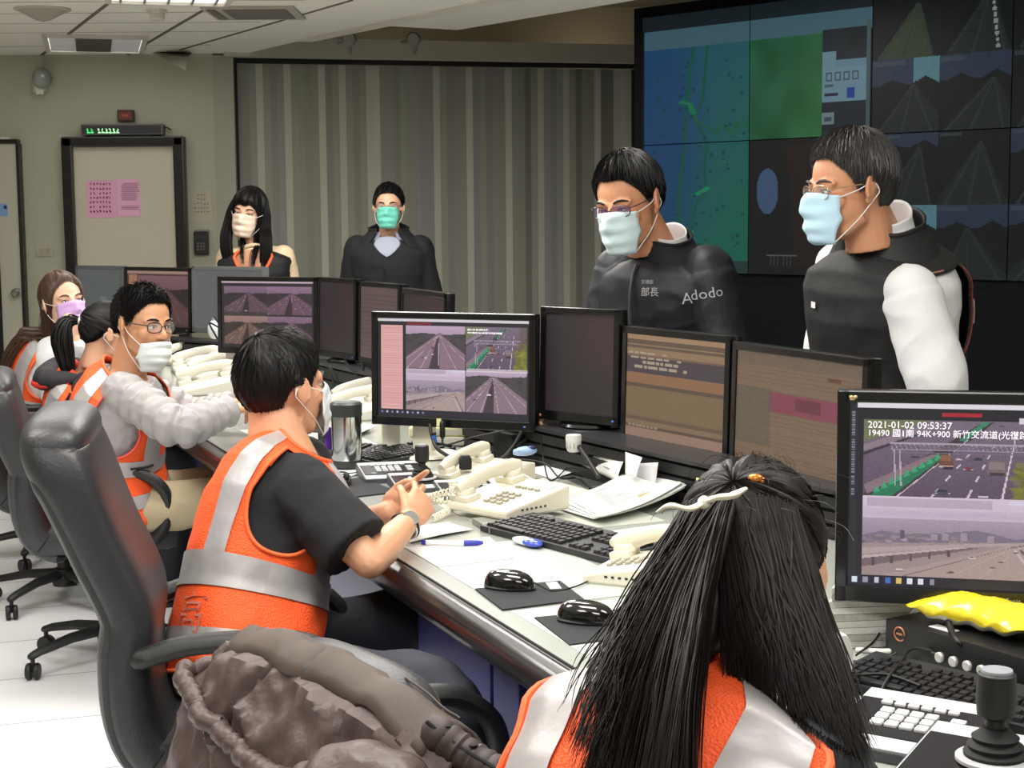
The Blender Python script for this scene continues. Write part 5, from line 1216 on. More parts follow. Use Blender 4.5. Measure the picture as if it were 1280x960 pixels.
def head_blob(mb, HM, fem=False, wide=1.0):
    h = MB(); w = wide
    h.ell((0, -.012, .030), (.075 * w, .094, .086), nu=28, nv=20)
    h.ell((0, .018, -.030), (.062 * w, .070, .082), nu=28, nv=18)
    h.ell((0, .006, -.052), (.056 * w, .062, .050))
    h.ell((0, .060, -.092), (.024, .024, .020)); h.tube([(-.044 * w, .0, -.060), (-.03, .040, -.086), (0, .062, -.096), (.03, .040, -.086), (.044 * w, .0, -.060)], [.020, .019, .019, .019, .020], 10)
    h.tube([(0, .078, .016), (0, .090, -.004), (0, .101, -.022), (0, .101, -.030)], [.008, .0085, .011, .010], 10, round_caps=True)
    for sx in (-1, 1):
        h.ell((sx * .0105, .090, -.031), (.009, .011, .0075)); h.ell((sx * .040 * w, .056, -.022), (.022, .020, .022))
        h.tube([(sx * .012, .080, .018), (sx * .030, .077, .022), (sx * .048, .066, .018)], [.007, .008, .007], 8, round_caps=True)
        h.ell((sx * .030, .070, .0095), (.0165, .0135, .0075)); h.ell((sx * .030, .069, -.0085), (.015, .0125, .005))
        R = Matrix.Rotation(sx * -.35, 3, 'Z') @ Matrix.Rotation(.15, 3, 'X')
        h.ell((sx * .0785 * w, -.006, .000), (.0075, .017, .031), R); h.tube([Vector((sx * .079 * w, -.006, 0)) + R @ Vector((sx * .004, .016 * math.cos(a), .030 * math.sin(a))) for a in [x * .5 - .9 for x in range(9)]], .0042, 6); h.ell((sx * .077 * w, -.001, -.026), (.006, .009, .010))
    h.ell((0, .083, -.060), (.022, .010, .006)); h.ell((0, .081, -.070), (.018, .010, .006))
    h.tube([(0, -.030, -.02), (0, -.034, -.075), (0, -.040, -.14)], [.055, .052, .054], 18)
    h.xf(HM); mb.add(h.v, h.f)
def eyes(t, HM, squint=0.0):
    for sx in (-1, 1):
        e = MB().ell((sx * .030, .0725, .0005), (.0118, .0118, .0085 * (1 - squint * .55)), nu=16, nv=12).xf(HM)
        part('eye', e, mat('eye_white', (214, 206, 198), .2), t, world=True)
        e = MB().ell((sx * .030, .0805, .0005), (.0058, .0045, .0050 * (1 - squint * .6)), nu=14, nv=8).xf(HM); part('iris', e, mat('iris_dark', (26, 16, 12), .1), t, world=True)
        e = MB().tube([(sx * .015, .081, .002), (sx * .024, .0845, .0065 - squint * .002), (sx * .035, .0828, .0068 - squint * .002), (sx * .046, .074, .001)], [.0009, .0014, .0014, .0009], 6).xf(HM); part('eyelashes', e, mat('lash_black', (14, 10, 10), .6), t, world=True)
def brows(t, HM, m, thick=.0032, z=.021):
    for sx in (-1, 1):
        e = MB().tube([(sx * .014, .0885, z), (sx * .026, .0875, z + .005), (sx * .038, .082, z + .005), (sx * .050, .072, z)], [thick * .8, thick, thick, thick * .4], 8, flat=1.0).xf(HM)
        part('eyebrow', e, m, t, world=True)
def face_pt(x, z):
    y = .018 + .074 * math.sqrt(max(0.02, 1 - (x / .068) ** 2 - ((z + .03) / .115) ** 2 * .55))
    nose = .019 * math.exp(-(x / .018) ** 2 - ((z + .026) / .024) ** 2) * 1.0
    chin = .012 * math.exp(-(x / .04) ** 2 - ((z + .09) / .03) ** 2)
    return Vector((x, y + nose + chin, z))
def mask(t, HM, m, drop=0.0, s=1.0, strap=None, wide=1.0):
    strap = strap or mat('mask_strap', (226, 226, 222), .7)
    def fn(u, v):
        z = lerp(-.010, -.114, v) - drop * (1 - .35 * v); x = (u - .5) * 2 * (.061 if v < .5 else lerp(.061, .042, (v - .5) * 2)) * wide
        zz = z + .009 * math.cos((u - .5) * PI) * (1 - v) * 1.3
        p = face_pt(x * .98, max(zz, -.104)); bulge = .010 * math.cos((u - .5) * PI) * math.sin(v * PI) ** .6
        pl = .0032 * math.sin(v * PI * 7.0) * math.cos((u - .5) * PI * .9)
        p.y += .008 + bulge + pl + .003 * noise.noise(Vector((u * 5, v * 5, drop * 50)))
        if zz < -.104: p.z = zz; p.y -= (-.104 - zz) * .8
        else: p.z = zz
        return p * 1.0
    mb = MB().grid(fn, 30, 34).xf(HM)
    o = part('face_mask', mb, m, t, world=True); sd = o.modifiers.new('s', 'SOLIDIFY'); sd.thickness = .0018; sd.offset = 1
    o2 = MB().tube([fn(k / 12, 0) + Vector((0, .001, 0)) for k in range(13)], .0015, 6)
    o2.tube([fn(k / 12, 1) + Vector((0, .001, 0)) for k in range(13)], .0012, 6)
    part('mask_edge', o2.xf(HM), m, t, world=True)
    for sx, u in ((-1, 0.0), (1, 1.0)):
        top = fn(u, .03); bot = fn(u, .96); ear = Vector((sx * .081 * wide, -.012, .012)); earb = Vector((sx * .079 * wide, -.014, -.024))
        mid1 = (top + ear) / 2 + Vector((sx * .010, 0, 0)); mid2 = (bot + earb) / 2 + Vector((sx * .010, 0, 0))
        part('ear_loop', MB().tube(catmull([top, mid1, ear, ear + Vector((0, -.014, -.02)), earb, mid2, bot], 6), .0013, 6).xf(HM), strap, t, world=True)
def glasses(t, HM, m, rx=.024, rz=.016, wide=1.0, lens=(235, 238, 240), y=.097, z=.000, rim=.0011, top_only=False, la=.13):
    mb = MB()
    for sx in (-1, 1):
        ring = [Vector((sx * .031 + rx * math.copysign(abs(math.cos(a)) ** .75, math.cos(a)), y - .012 * abs(sx * .031 + rx * math.cos(a)) / .055, z + rz * math.copysign(abs(math.sin(a)) ** .75, math.sin(a)))) for a in [2 * PI * k / 28 for k in range(29)]]
        mb.tube(ring, rim, 6, caps=False)
        mb.tube([(sx * (.031 + rx), y - .013, z + .006), (sx * .070 * wide, y - .028, z + .008), (sx * .080 * wide, .02, z + .010), (sx * .080 * wide, -.01, z + .008), (sx * .078 * wide, -.028, z - .006)], rim * 1.1, 6)
        lm = mat('lens_%d_%d_%d' % lens, lens, .05, alpha=la, spec=.6)
        lb = MB().add([p for p in ring[:-1]], [tuple(range(28))]).xf(HM); part('lens', lb, lm, t, False, world=True)
    mb.tube([(-.031 + rx - .001, y - .001, z + .003), (0, y + .006, z + .007), (.031 - rx + .001, y - .001, z + .003)], rim, 6)
    part('glasses_frame', mb.xf(HM), m, t, world=True)
def hair_surface(axis, ell_c=(0, -.012, .030), er=(.082, .101, .096)):
    axis = Vector(axis).normalized(); fw = Vector((0, 1, 0)); fw = (fw - axis * fw.dot(axis)).normalized(); rt = fw.cross(axis).normalized()
    c = Vector(ell_c)
    def pt(phi, th, k=1.0):
        d = axis * math.cos(th) + (fw * math.cos(phi) + rt * math.sin(phi)) * math.sin(th)
        q = Vector((d.x / er[0], d.y / er[1], d.z / er[2])); return c + d * (k / q.length)
    return pt
def short_hair(t, HM, m, line, axis=(0, -.35, .94), n=1500, er=(.081, .100, .097), seed=1, lift=.006, slen=.55, swirl=.25, frizz=.0018, rad=.0011, side=0.0):
    """line: list of (azimuth from front in radians 0..pi, z of hairline)"""
    pt = hair_surface(axis, er=er); rs = random.Random(seed)
    def zl_(p):
        a = abs(math.atan2(p.x, p.y))
        for i in range(len(line) - 1):
            if a <= line[i + 1][0]: k = (a - line[i][0]) / (line[i + 1][0] - line[i][0]); return lerp(line[i][1], line[i + 1][1], k)
        return line[-1][1]
    N = 72; thm = []
    for i in range(N):
        th = .3
        while th < 2.6:
            p = pt(2 * PI * i / N, th)
            if p.z < zl_(p): break
            th += .02
        thm.append(th)
    thm = [sum(thm[(i + k) % N] for k in (-1, 0, 1)) / 3 for i in range(N)]
    def tm(phi):
        x = (phi / (2 * PI) * N) % N; i = int(x); return lerp(thm[i], thm[(i + 1) % N], x - i)
    def cap(u, v):
        phi = u * 2 * PI; th = tm(phi) * v * 1.0; k = 1 - .085 * sstep(.80, 1.0, v)
        p = pt(phi, th, k); nz = noise.noise(Vector((phi * 6 + swirl * v * 6, v * 2.2, seed))) * .0035 * (1 - sstep(.85, 1, v)); return p * (1 + nz / .09)
    part('hair', MB().grid(cap, 96, 26, wrap=True).xf(HM), m, t, world=True)
    mb = MB()
    for q in range(n):
        phi = rs.uniform(0, 2 * PI); a = rs.random() ** .7 * .93; L = slen * rs.uniform(.6, 1.2); b = min(1.03, a + L / tm(phi)); pts = []
        lf = lift * rs.uniform(.1, 1.0); dphi = swirl * rs.uniform(.4, 1.2)
        for k in range(5):
            v = lerp(a, b, k / 4); ph = phi + dphi * (k / 4) + side * math.sin(phi) * (k / 4)
            kk = .985 - .07 * sstep(.85, 1.05, v); p = pt(ph, tm(ph) * v, kk); p = p * (1 + (lf * (k / 4) ** 1.0) / .1) + Vector((rs.uniform(-1, 1), rs.uniform(-1, 1), rs.uniform(-1, 1))) * frizz * (k / 4); pts.append(p)
        mb.tube(pts, [rad, rad * 1.1, rad, rad * .7, rad * .2], 3, caps=False)
    part('hair_strands', mb.xf(HM), m, t, world=True)
def finger(mb, b, d, nrm, lens, rad, curls):
    p = Vector(b); d = Vector(d).normalized(); ax = d.cross(Vector(nrm)).normalized(); pts = [p - d * .012, p]; rr = [rad * 1.1, rad * 1.08]
    for L, c, k in zip(lens, curls, (1.0, .93, .82)):
        d = Matrix.Rotation(c, 3, ax) @ d; p = p + d * L; pts.append(p); rr.append(rad * k)
    mb.tube(pts, rr, 10, round_caps=True)
    return p, d
def hand(mb, w, d, nrm, side, curl=.35, spread=.12, s=1.0, fc=None, thumb=(.6, .75, .25), tcurl=.25):
    """w wrist, d hand direction, nrm palm normal, side +1: thumb along d x nrm"""
    w = Vector(w); d = Vector(d).normalized(); nrm = Vector(nrm); nrm = (nrm - d * nrm.dot(d)).normalized(); x = d.cross(nrm).normalized() * side
    R = Matrix((x, d, nrm)).transposed()
    mb.ell(w + d * .05 * s, (.040 * s, .052 * s, .0155 * s), R, 18, 12); mb.ell(w + d * .036 * s + x * .020 * s + nrm * .006 * s, (.020 * s, .034 * s, .015 * s), R)
    for i in range(4): mb.tube([w + d * .005 * s + x * (.015 - .010 * i) * s, w + d * (.085 - .004 * abs(i - 1)) * s + x * (.030 - .0195 * i) * s], [.0145 * s, .0115 * s], 10, round_caps=True)
    info = []
    for i, (L, r_) in enumerate(((.043, .0088), (.047, .0091), (.043, .0087), (.034, .0078))):
        b = w + d * (.086 - .005 * abs(i - 1) - (.006 if i == 3 else 0)) * s + x * (.030 - .0195 * i) * s
        dd_ = (d + x * (spread * (1.2 - .8 * i))).normalized(); c = curl if fc is None else fc[i]
        cs = c if hasattr(c, '__len__') else (c, c * 1.1, c * .7)
        info.append(finger(mb, b, dd_, nrm, (L * s, L * .62 * s, L * .52 * s), r_ * s, cs))
    td = (d * thumb[0] + x * thumb[1] + nrm * thumb[2]).normalized(); b = w + d * .022 * s + x * .028 * s
    mb.tube([w + d * .008 * s + x * .012 * s, b], [.016 * s, .0135 * s], 10, round_caps=True)
    tn = (-x * .7 + nrm * .5); tn = (tn - td * tn.dot(td)).normalized()
    info.append(finger(mb, b, td, tn, (.040 * s, .031 * s, .024 * s), .0105 * s, (.05, tcurl, tcurl)))
    return info
def nails(t, info, s, m):
    for (p, d) in info: pass
def limb(mb, pts, rad, n=14, seg=6):
    ps = catmull(pts, seg); rr = []
    for i in range(len(ps)):
        x = i / seg; k = min(int(x), len(rad) - 2); f = x - k; rr.append(lerp(rad[k], rad[k + 1], f))
    mb.tube(ps, rr, n, round_caps=True)
def arm_blob(mb, sh, el, wr, s=1.0, muscl=1.0):
    m1 = (sh * .55 + el * .45); m2 = (el * .7 + wr * .3)
    mb.tube([sh, m1, el], [.050 * s, .046 * s * muscl, .037 * s], 14, round_caps=True); mb.tube([el, m2, wr], [.037 * s, .040 * s * muscl, .026 * s], 14, round_caps=True)
def leg_blob(mb, hip, kn, an, foot, s=1.0):
    mb.tube([hip, (hip + kn) / 2, kn], [.078 * s, .068 * s, .052 * s], 14, round_caps=True); mb.tube([kn, kn * .65 + an * .35, an], [.052 * s, .052 * s, .034 * s], 14, round_caps=True)
    f = Vector(foot).normalized(); mb.tube([an, an + f * .06 + Vector((0, 0, -.035)), an + f * .15 + Vector((0, 0, -.05))], [.034 * s, .036 * s, .028 * s], 12, round_caps=True)
def wrinkle(amp, sc, seed=0.0, z=.4, fine=.35):
    def f(c):
        a = noise.noise(Vector((c[0] * sc + seed, c[1] * sc, c[2] * sc * (1 + z)))); b = noise.noise(Vector((c[0] * sc * 2.3, c[1] * sc * 2.3 + seed, c[2] * sc * 2.0)))
        return amp * ((1 - abs(a) * 2.2) * .6 + fine * b)
    return f
def sleeve(mb, sh, el, wr, r0=.062, r1=.052, r2=.040, upto=1.0, puff=0.0, npuff=7):
    """cloth tube along the arm; upto<1 ends on the upper arm"""
    tor = CUR['tor']; d_ = tor.frame(1.0)[2]
    mb.tube([tor.center(.95) - d_ * .035, tor.center(.92).lerp(sh, .5) - d_ * .008, sh - d_ * .006], [.050, .056, r0 * .86], 18, round_caps=True)
    if upto < 1:
        e = sh.lerp(el, upto); mb.tube([sh, sh.lerp(e, .5), e], [r0, r0 * .98, r1 * 1.04], 20, round_caps=False); mb.ell(sh, (r0 * .93, r0 * .93, r0 * .93)); return e
    ps = catmull([sh, sh.lerp(el, .5), el, el.lerp(wr, .5), wr], 12); rr = []
    n = len(ps)
    for i in range(n):
        k = i / (n - 1); r = lerp(r0, r1, k * 2) if k < .5 else lerp(r1, r2, k * 2 - 1)
        if puff: r *= 1 - puff * (1 - abs(math.sin(k * PI * npuff)) ** .7)
        rr.append(r)
    rr[0] *= .85; mb.tube(ps, rr, 22); mb.ell(sh, (r0 * .93, r0 * .93, r0 * .93)); return wr
def vest_mesh(tor, off, t0, t1, arm=(.60, .93), armw=.115, neck=None, front_open=0.0, nu=128, nv=84, wav=.004, seed=0.0, cut=None):
    tc, th = (arm[0] + arm[1]) / 2, (arm[1] - arm[0]) / 2
    def surf(u, v, extra=0.0):
        t = lerp(t0, t1, v); w = wav * (noise.noise(Vector((u * 9, t * 4, seed))) + .6 * noise.noise(Vector((u * 22, t * 9, seed + 3)))) * (1 - sstep(.85, 1.0, t)); fl = .012 * sstep(.25, -.2, t)
        return tor.S(u, t, off + w + fl + extra)
    def inarm(u, t):
        for uc in (0.0, .5, 1.0):
            du = (u - uc) / armw; dt = (t - tc) / th
            if du * du + (dt * dt if dt < 0 else (dt * .95) ** 2) < 1: return True
            if t > tc and abs(u - uc) < armw * .80 and t < arm[1] + .06: return True
        return False
    def skip(u, v):
        t = lerp(t0, t1, v)
        if inarm(u, t): return True
        if neck and t > neck[0] and abs(u - .25) < neck[1] * (t - neck[0]) / (t1 - neck[0]): return True
        if front_open and abs(u - .25) < front_open: return True
        if cut and cut(u, t): return True
        return False
    return surf, skip, t0, t1
def make_vest(t, tor, m, stripe, trim=None, off=.014, t0=-.16, t1=1.03, bands=((.16, .27), (-.04, .06)), shoulder=(.075, .155), **kw):
    surf, skip, a, b = vest_mesh(tor, off, t0, t1, **kw)
    nu, nv = 150, 96
    mb = MB().grid(surf, nu, nv, wrap=True, skip=skip)
    o = part('vest', mb, m, t, world=True); o.modifiers.new('s', 'SOLIDIFY').thickness = .003
    # reflective bands
    def patch(name, f, nu_, nv_, sk):
        q = MB().grid(f, nu_, nv_, skip=sk); used = set(i for fc in q.f for i in fc)
        mp = {}; q2 = MB()
        for i in sorted(used): mp[i] = len(q2.v); q2.v.append(q.v[i])
        q2.f = [tuple(mp[i] for i in fc) for fc in q.f]; q2.mi = [0] * len(q2.f)
        if q2.f: part(name, q2, stripe, t, world=True)
    for (b0, b1) in bands:
        v0, v1 = (b0 - a) / (b - a), (b1 - a) / (b - a)
        patch('reflective_band', lambda u, v: surf(u, lerp(v0, v1, v), .0035), 150, 8, lambda u, v: skip(u, lerp(v0, v1, v)))
    vb = (bands[0][1] - a) / (b - a)
    for (c0, c1) in ((.75 - shoulder[1], .75 - shoulder[0]), (.75 + shoulder[0], .75 + shoulder[1]), (.25 - shoulder[1], .25 - shoulder[0]), (.25 + shoulder[0], .25 + shoulder[1])):
        patch('reflective_strap', lambda u, v: surf(lerp(c0, c1, u), lerp(vb, 1.0, v), .0038), 12, 60, lambda u, v: skip(lerp(c0, c1, u), lerp(vb, 1.0, v)))
    return o, surf
def trim_path(t, tor, name, m, pts, r=.004):
    part(name, MB().tube(pts, r, 8), m, t, world=True)
def armhole_trim(t, surf, a, b, uc, arm, armw, m, r=.0045):
    tc, th = (arm[0] + arm[1]) / 2, (arm[1] - arm[0]) / 2; pts = []
    for k in range(25):
        an = PI + PI * k / 24; u = uc + armw * math.cos(an); tt = tc + th * math.sin(an); pts.append(surf(u % 1.0, (tt - a) / (b - a), .002))
    pre = []
    for k in range(8):
        tt = lerp(arm[1] + .05, tc, k / 8); w_ = armw * (.80 if tt > tc else 1); pre.append(surf((uc - armw * lerp(.8, 1, k / 8)) % 1.0, (tt - a) / (b - a), .002))
    post = []
    for k in range(8):
        tt = lerp(tc, arm[1] + .05, (k + 1) / 8); post.append(surf((uc + armw * lerp(1, .8, (k + 1) / 8)) % 1.0, (tt - a) / (b - a), .002))
    part('armhole_trim', MB().tube(pre + pts + post, r, 8), m, t, world=True)
def falling_hair(t, HM, tor, m, az0, az1, n, drop, seed=1, start_z=.06, er=(.086, .106, .100), spread=.02, rad=.0014, wave=.006, sheet=True, flare=0.0, guide=None, push=.02, th0=.25, name='long_hair'):
    """hair combed down over the head between azimuths (0 = face), then falling straight down"""
    rs = random.Random(seed); pt = hair_surface((0, -.1, 1), er=er); RM = HM.to_3x3(); sc = RM.col[0].length
    def path(az, r0, L, lf, th_start, sd):
        pts = []; phi = az
        th = th_start
        while th < 1.55: pts.append(HM @ pt(phi, th, .97 + lf)); th += .16
        p = HM @ pt(phi, 1.55, .97 + lf); pts.append(p); c = HM @ Vector((0, -.012, 0)); out = (p - c); out.z = 0; out = out.normalized() if out.length > 1e-5 else Vector((0, 0, 0))
        d = 0; step = .028
        while d < L:
            k = d / max(L, 1e-3); v = Vector((0, 0, -step)) + out * (-.010 + flare * .02 * k) * (1 if k < .4 else .3)
            if guide: v = v + guide(k, az) * step
            v += Vector((noise.noise(Vector((az * 3 + sd, d * 9, 0))), noise.noise(Vector((az * 3, d * 9, sd + 5))), 0)) * wave
            p = p + v; p = tor.push(p, push + r0); pts.append(p.copy()); d += step
        return pts
    if sheet:
        NU = 44; cols_ = [path(lerp(az0, az1, i / (NU - 1)), 0.0, drop * (.90 + .08 * math.sin(i * 1.7)), -.015, th0, 3.3) for i in range(NU)]
        ln = min(len(c) for c in cols_); mb = MB(); mb.v = [tuple(cols_[i][j]) for j in range(ln) for i in range(NU)]
        mb.f = [(j * NU + i, j * NU + i + 1, (j + 1) * NU + i + 1, (j + 1) * NU + i) for j in range(ln - 1) for i in range(NU - 1)]; mb.mi = [0] * len(mb.f)
        o = part(name, mb, m, t, world=True); sdm = o.modifiers.new('s', 'SOLIDIFY'); sdm.thickness = .010; sdm.offset = -1
    mb = MB()
    for q in range(n):
        az = rs.uniform(az0, az1); pts = path(az, rs.uniform(0, spread), drop * rs.uniform(.75, 1.08), rs.uniform(-.02, .035), th0 + rs.random() ** 1.5 * 1.0, rs.uniform(0, 40))
        j = Vector((rs.uniform(-1, 1), rs.uniform(-1, 1), 0)) * spread * .25
        pts = [p + j * (i / len(pts)) for i, p in enumerate(pts)]
        mb.tube(pts, [rad * (1 - .8 * (i / (len(pts) - 1)) ** 3) for i in range(len(pts))], 3, caps=False)
    part(name + '_strands', mb, m, t, world=True)
def collar_ring(t, tor, name, m, t0=.95, h=.05, off=.008, gap=.10, lean=.012, open_u=.25, th=.004, slope=.0):
    def fn(u, v):
        uu = (open_u + gap / 2 + u * (1 - gap)) % 1.0
        p = tor.S(uu, t0, off) ; r, f, d = tor.frame(1.0); q = tor.S(uu, 1.02, off + .004 + lean * v)
        base = p.lerp(q, min(1, v * 1.3)); front = max(0, math.sin(uu * 2 * PI))
        return base + d * (h * v * (1 - .35 * front) - slope * front)
    o = part(name, MB().grid(fn, 48, 10), m, t, world=True); s_ = o.modifiers.new('s', 'SOLIDIFY'); s_.thickness = th; return o
def shoe(t, an, f, m):
    f = Vector(f); f.z = 0; f = f.normalized(); R = Matrix.Rotation(math.atan2(f.y, f.x) - PI / 2, 3, 'Z'); c = Vector((an.x, an.y, 0)) + f * .065
    part('shoe', MB().ell(c + Vector((0, 0, .045)), (.048, .135, .042), R).box(c + Vector((0, 0, .012)), (.088, .26, .022), R, bev=.01), m, t, world=True)
# ------------------------------------------------------------------ office chairs
leather = mat('chair_black_leather', (42, 42, 45), .42, bump=.12, bscale=150, spec=.5); plas = mat('chair_plastic', (26, 26, 27), .5)
leather2 = mat('chair_back_panel', (52, 53, 56), .45, bump=.1, bscale=150)
def office_chair(loc, h, label, group=None, seat_z=.46, top_z=1.2, recl=.16, wid=.50, th=.060, base_rot=0.2):
    """h: heading (clockwise from +Y)"""
    t = thing('office_chair', label, 'chair', (loc[0], loc[1], 0), -h, group)
    Hb = top_z - seat_z
    sp_ = [(.20, seat_z - .03), (.05, seat_z - .035), (-.12, seat_z - .03), (-.215, seat_z + .0), (-.255, seat_z + .08), (-.262, seat_z + .20), (-.255, seat_z + Hb * .45), (-.262 - recl * .35, seat_z + Hb * .65), (-.262 - recl * .75, seat_z + Hb * .85), (-.262 - recl * .98, seat_z + Hb * .95), (-.262 - recl, seat_z + Hb * 1.0)]
    pts = catmull([Vector((0, y, z)) for y, z in sp_], 5); N = len(pts)
    def prof(i, wsc, tsc, offn, i0, nse=28):
        k = i / (N - 1); p = pts[i]; a = pts[min(i + 1, N - 1)] - pts[max(i - 1, 0)]; a.normalize(); nrm = Vector((0, -a.z, a.y)) * -1
        hw = wid / 2 * wsc * (1 - .10 * sstep(.8, 1, k)) ; tt = th * tsc * (1 + .22 * sstep(.70, .88, k))
        out = []
        for q in range(nse):
            an = 2 * PI * q / nse; c, s_ = math.cos(an), math.sin(an); x = math.copysign(abs(c) ** .45, c) * hw; y = math.copysign(abs(s_) ** .6, s_) * tt
            out.append(p + Vector((x, 0, 0)) + nrm * (y + offn))
        return out
    i_seat = 14
    def loft(name, i0, i1, m, wsc=1, tsc=1, offn=0):
        mb = MB(); rings = [prof(i, wsc, tsc, offn, i0) for i in range(i0, i1 + 1)]
        def shrink(r, k, sh): c = sum(r, Vector()) / len(r); return [c + (p - c) * k + sh for p in r]
        d1 = (pts[i1] - pts[i1 - 1]).normalized(); d0 = (pts[i0] - pts[i0 + 1]).normalized()
        rings = [shrink(rings[0], .35, d0 * th * .75), shrink(rings[0], .85, d0 * th * .45)] + rings + [shrink(rings[-1], 1 - (1 - math.cos(a_)) * .85, d1 * th * .9 * math.sin(a_)) for a_ in (.3, .6, .9, 1.2, 1.45)]
        n = len(rings[0]); mb.v = [tuple(p) for r in rings for p in r]
        for j in range(len(rings) - 1):
            for q in range(n): mb.f.append((j * n + q, j * n + (q + 1) % n, (j + 1) * n + (q + 1) % n, (j + 1) * n + q))
        mb.f.append(tuple(range(n - 1, -1, -1))); mb.f.append(tuple(range((len(rings) - 1) * n, len(rings) * n))); mb.mi = [0] * len(mb.f)
        return part(name, mb, m, t)
    loft('backrest', 15, N - 1, leather)
    loft('back_shell', 12, 42, leather2, .93, .45, -.040)
    cush = MB().box((0, .0, seat_z - .005), (wid * .98, .48, .10), bev=.035); part('seat', cush, leather, t)
    for sx in (-1, 1):
        x = sx * (wid / 2 + .015)
        ap = catmull([Vector((x, -.235, seat_z + .22)), Vector((x * 1.04, -.14, seat_z + .245)), Vector((x * 1.08, .0, seat_z + .25)), Vector((x * 1.08, .10, seat_z + .235)), Vector((x * 1.07, .185, seat_z + .17)), Vector((x * 1.05, .20, seat_z + .08)), Vector((x, .16, seat_z + .0)), Vector((x * .88, .08, seat_z - .05))], 6)
        part('armrest', MB().tube(ap, .021, 12, up=(1, 0, 0), flat=1.35, round_caps=True), plas, t)
    part('mechanism', MB().box((0, .0, seat_z - .085), (.16, .22, .05), bev=.012), plas, t)
    part('lever', MB().tube([(.06, .03, seat_z - .09), (.27, .04, seat_z - .095), (.30, .04, seat_z - .09)], .007, 8, round_caps=True), plas, t)
    part('gas_column', MB().lathe([(.026, .10), (.026, seat_z - .20), (.038, seat_z - .19), (.038, seat_z - .10)], (0, 0, 0), 20), plas, t)
    part('hub', MB().lathe([(.045, .075), (.05, .10), (.045, .145), (.03, .15)], (0, 0, 0), 24), plas, t)
    for k in range(5):
        a = base_rot + k * 2 * PI / 5; d = Vector((math.cos(a), math.sin(a), 0))
        lg = part('base_leg', MB().tube([d * .03 + Vector((0, 0, .125)), d * .16 + Vector((0, 0, .118)), d * .28 + Vector((0, 0, .095)), d * .31 + Vector((0, 0, .085))], [.028, .024, .02, .018], 10, up=(0, 0, 1), flat=.75, round_caps=True), plas, t)
        R = Matrix.Rotation(a + .6 * k, 3, 'Z') @ Matrix.Rotation(PI / 2, 3, 'Y'); c = d * .31
        cb = MB()
        for o_ in (-.014, .014): cb.lathe([(.006, -.009), (.026, -.009), (.0295, -.004), (.0295, .004), (.026, .009), (.006, .009)], c + Matrix.Rotation(a + .6 * k, 3, 'Z') @ Vector((o_, 0, 0)) + Vector((0, 0, .030)), 20, R)
        cb.tube([c + Vector((0, 0, .03)), c + Vector((0, 0, .085))], .008, 8)
        part('caster', cb, plas, lg)
    return t
# ------------------------------------------------------------------ chairs
office_chair((-.545, 3.27), math.radians(80), 'black leather office chair of the operator with clasped hands', seat_z=.52, top_z=1.165, recl=.13, wid=.48, th=.058)
office_chair((-1.46, 5.52), math.radians(74), 'black leather office chair of the man in grey puffer jacket', seat_z=.50, top_z=1.03, recl=.10)
office_chair((-1.88, 6.40), math.radians(72), 'black office chair of the ponytailed woman, its wheels on the white floor', seat_z=.50, top_z=1.02, recl=.08, base_rot=.5)
office_chair((-2.20, 7.28), math.radians(74), 'black office chair with looped arms under the woman in lilac mask', seat_z=.50, top_z=1.0, recl=.08, base_rot=.9)
CH5 = (-.03, 2.60); CH5h = math.radians(52)
office_chair(CH5, CH5h, 'office chair hidden under the brown quilted jacket', seat_z=.46, top_z=.86, recl=.04, wid=.46)
office_chair((.10, 1.62), math.radians(42), 'office chair of the long haired woman, below the picture edge', seat_z=.46, top_z=.80, recl=.02, wid=.46)
# ------------------------------------------------------------------ brown jacket over the chair back
jk = mat('jacket_brown_nylon', (76, 60, 57), .45, bump=.25, bscale=45, spec=.45); jk2 = mat('jacket_brown_lining', (80, 68, 61), .6, bump=.1); jk3 = mat('jacket_dark_brown', (58, 46, 44), .6)
jt = thing('brown_jacket', 'brown quilted jacket thrown over the back of a chair', 'jacket', (CH5[0], CH5[1], 0), -CH5h)
def jz(u): return .925 - .05 * abs(2 * u - 1.0) ** 3 - .02 * u
def jfn(u, v):
    x = lerp(-.335, .335, u)
    zt = jz(u)
    if v < .55:   # outside
        k = 1 - v / .55; z = zt - .62 * k ** 1.15; y = -.33 - .035 * math.sin(min(1, k * 4) * PI / 2) - .17 * k ** .8 ; x *= 1 + .22 * k
        x += -.06 * k * (1 - u)
    else:
        k = (v - .55) / .45; z = zt - .30 * k ** 1.2; y = -.33 + .06 * math.sin(min(1, k * 3) * PI / 2) + .05 * k
    edge = 1 - abs(2 * u - 1) ** 6
    n1 = 1 - 2.4 * abs(noise.noise(Vector((x * 7 + z * 3, y * 4, z * 9)))); n2 = noise.noise(Vector((x * 22, z * 16 + x * 9, 3.0))); n3 = 1 - 2.2 * abs(noise.noise(Vector((x * 15 + z * 8, 1.0, z * 20))))
    seam = -.012 * math.exp(-((u - (.36 + .10 * math.sin(z * 7))) / .012) ** 2) - .010 * math.exp(-((u - .70 - .1 * (zt - z)) / .012) ** 2)
    h = (.014 * n1 + .007 * n2 + .008 * n3 + seam) * (1 if v < .5 else .5)
    return Vector((x, y - h * (1 if v < .5 else -.5) - .02 * (1 - edge) * -1, z + h * .4 * math.exp(-((v - .5) / .15) ** 2)))
mb = MB().grid(jfn, 130, 110)
o = part('shell', mb, jk, jt); o.data.materials.append(jk2); s_ = o.modifiers.new('s', 'SOLIDIFY'); s_.thickness = .012
def smooth_top(u, v):
    p = jfn(u, .5 + v * .35); return p + Vector((0, .006, .004 + .006 * math.sin(v * PI)))
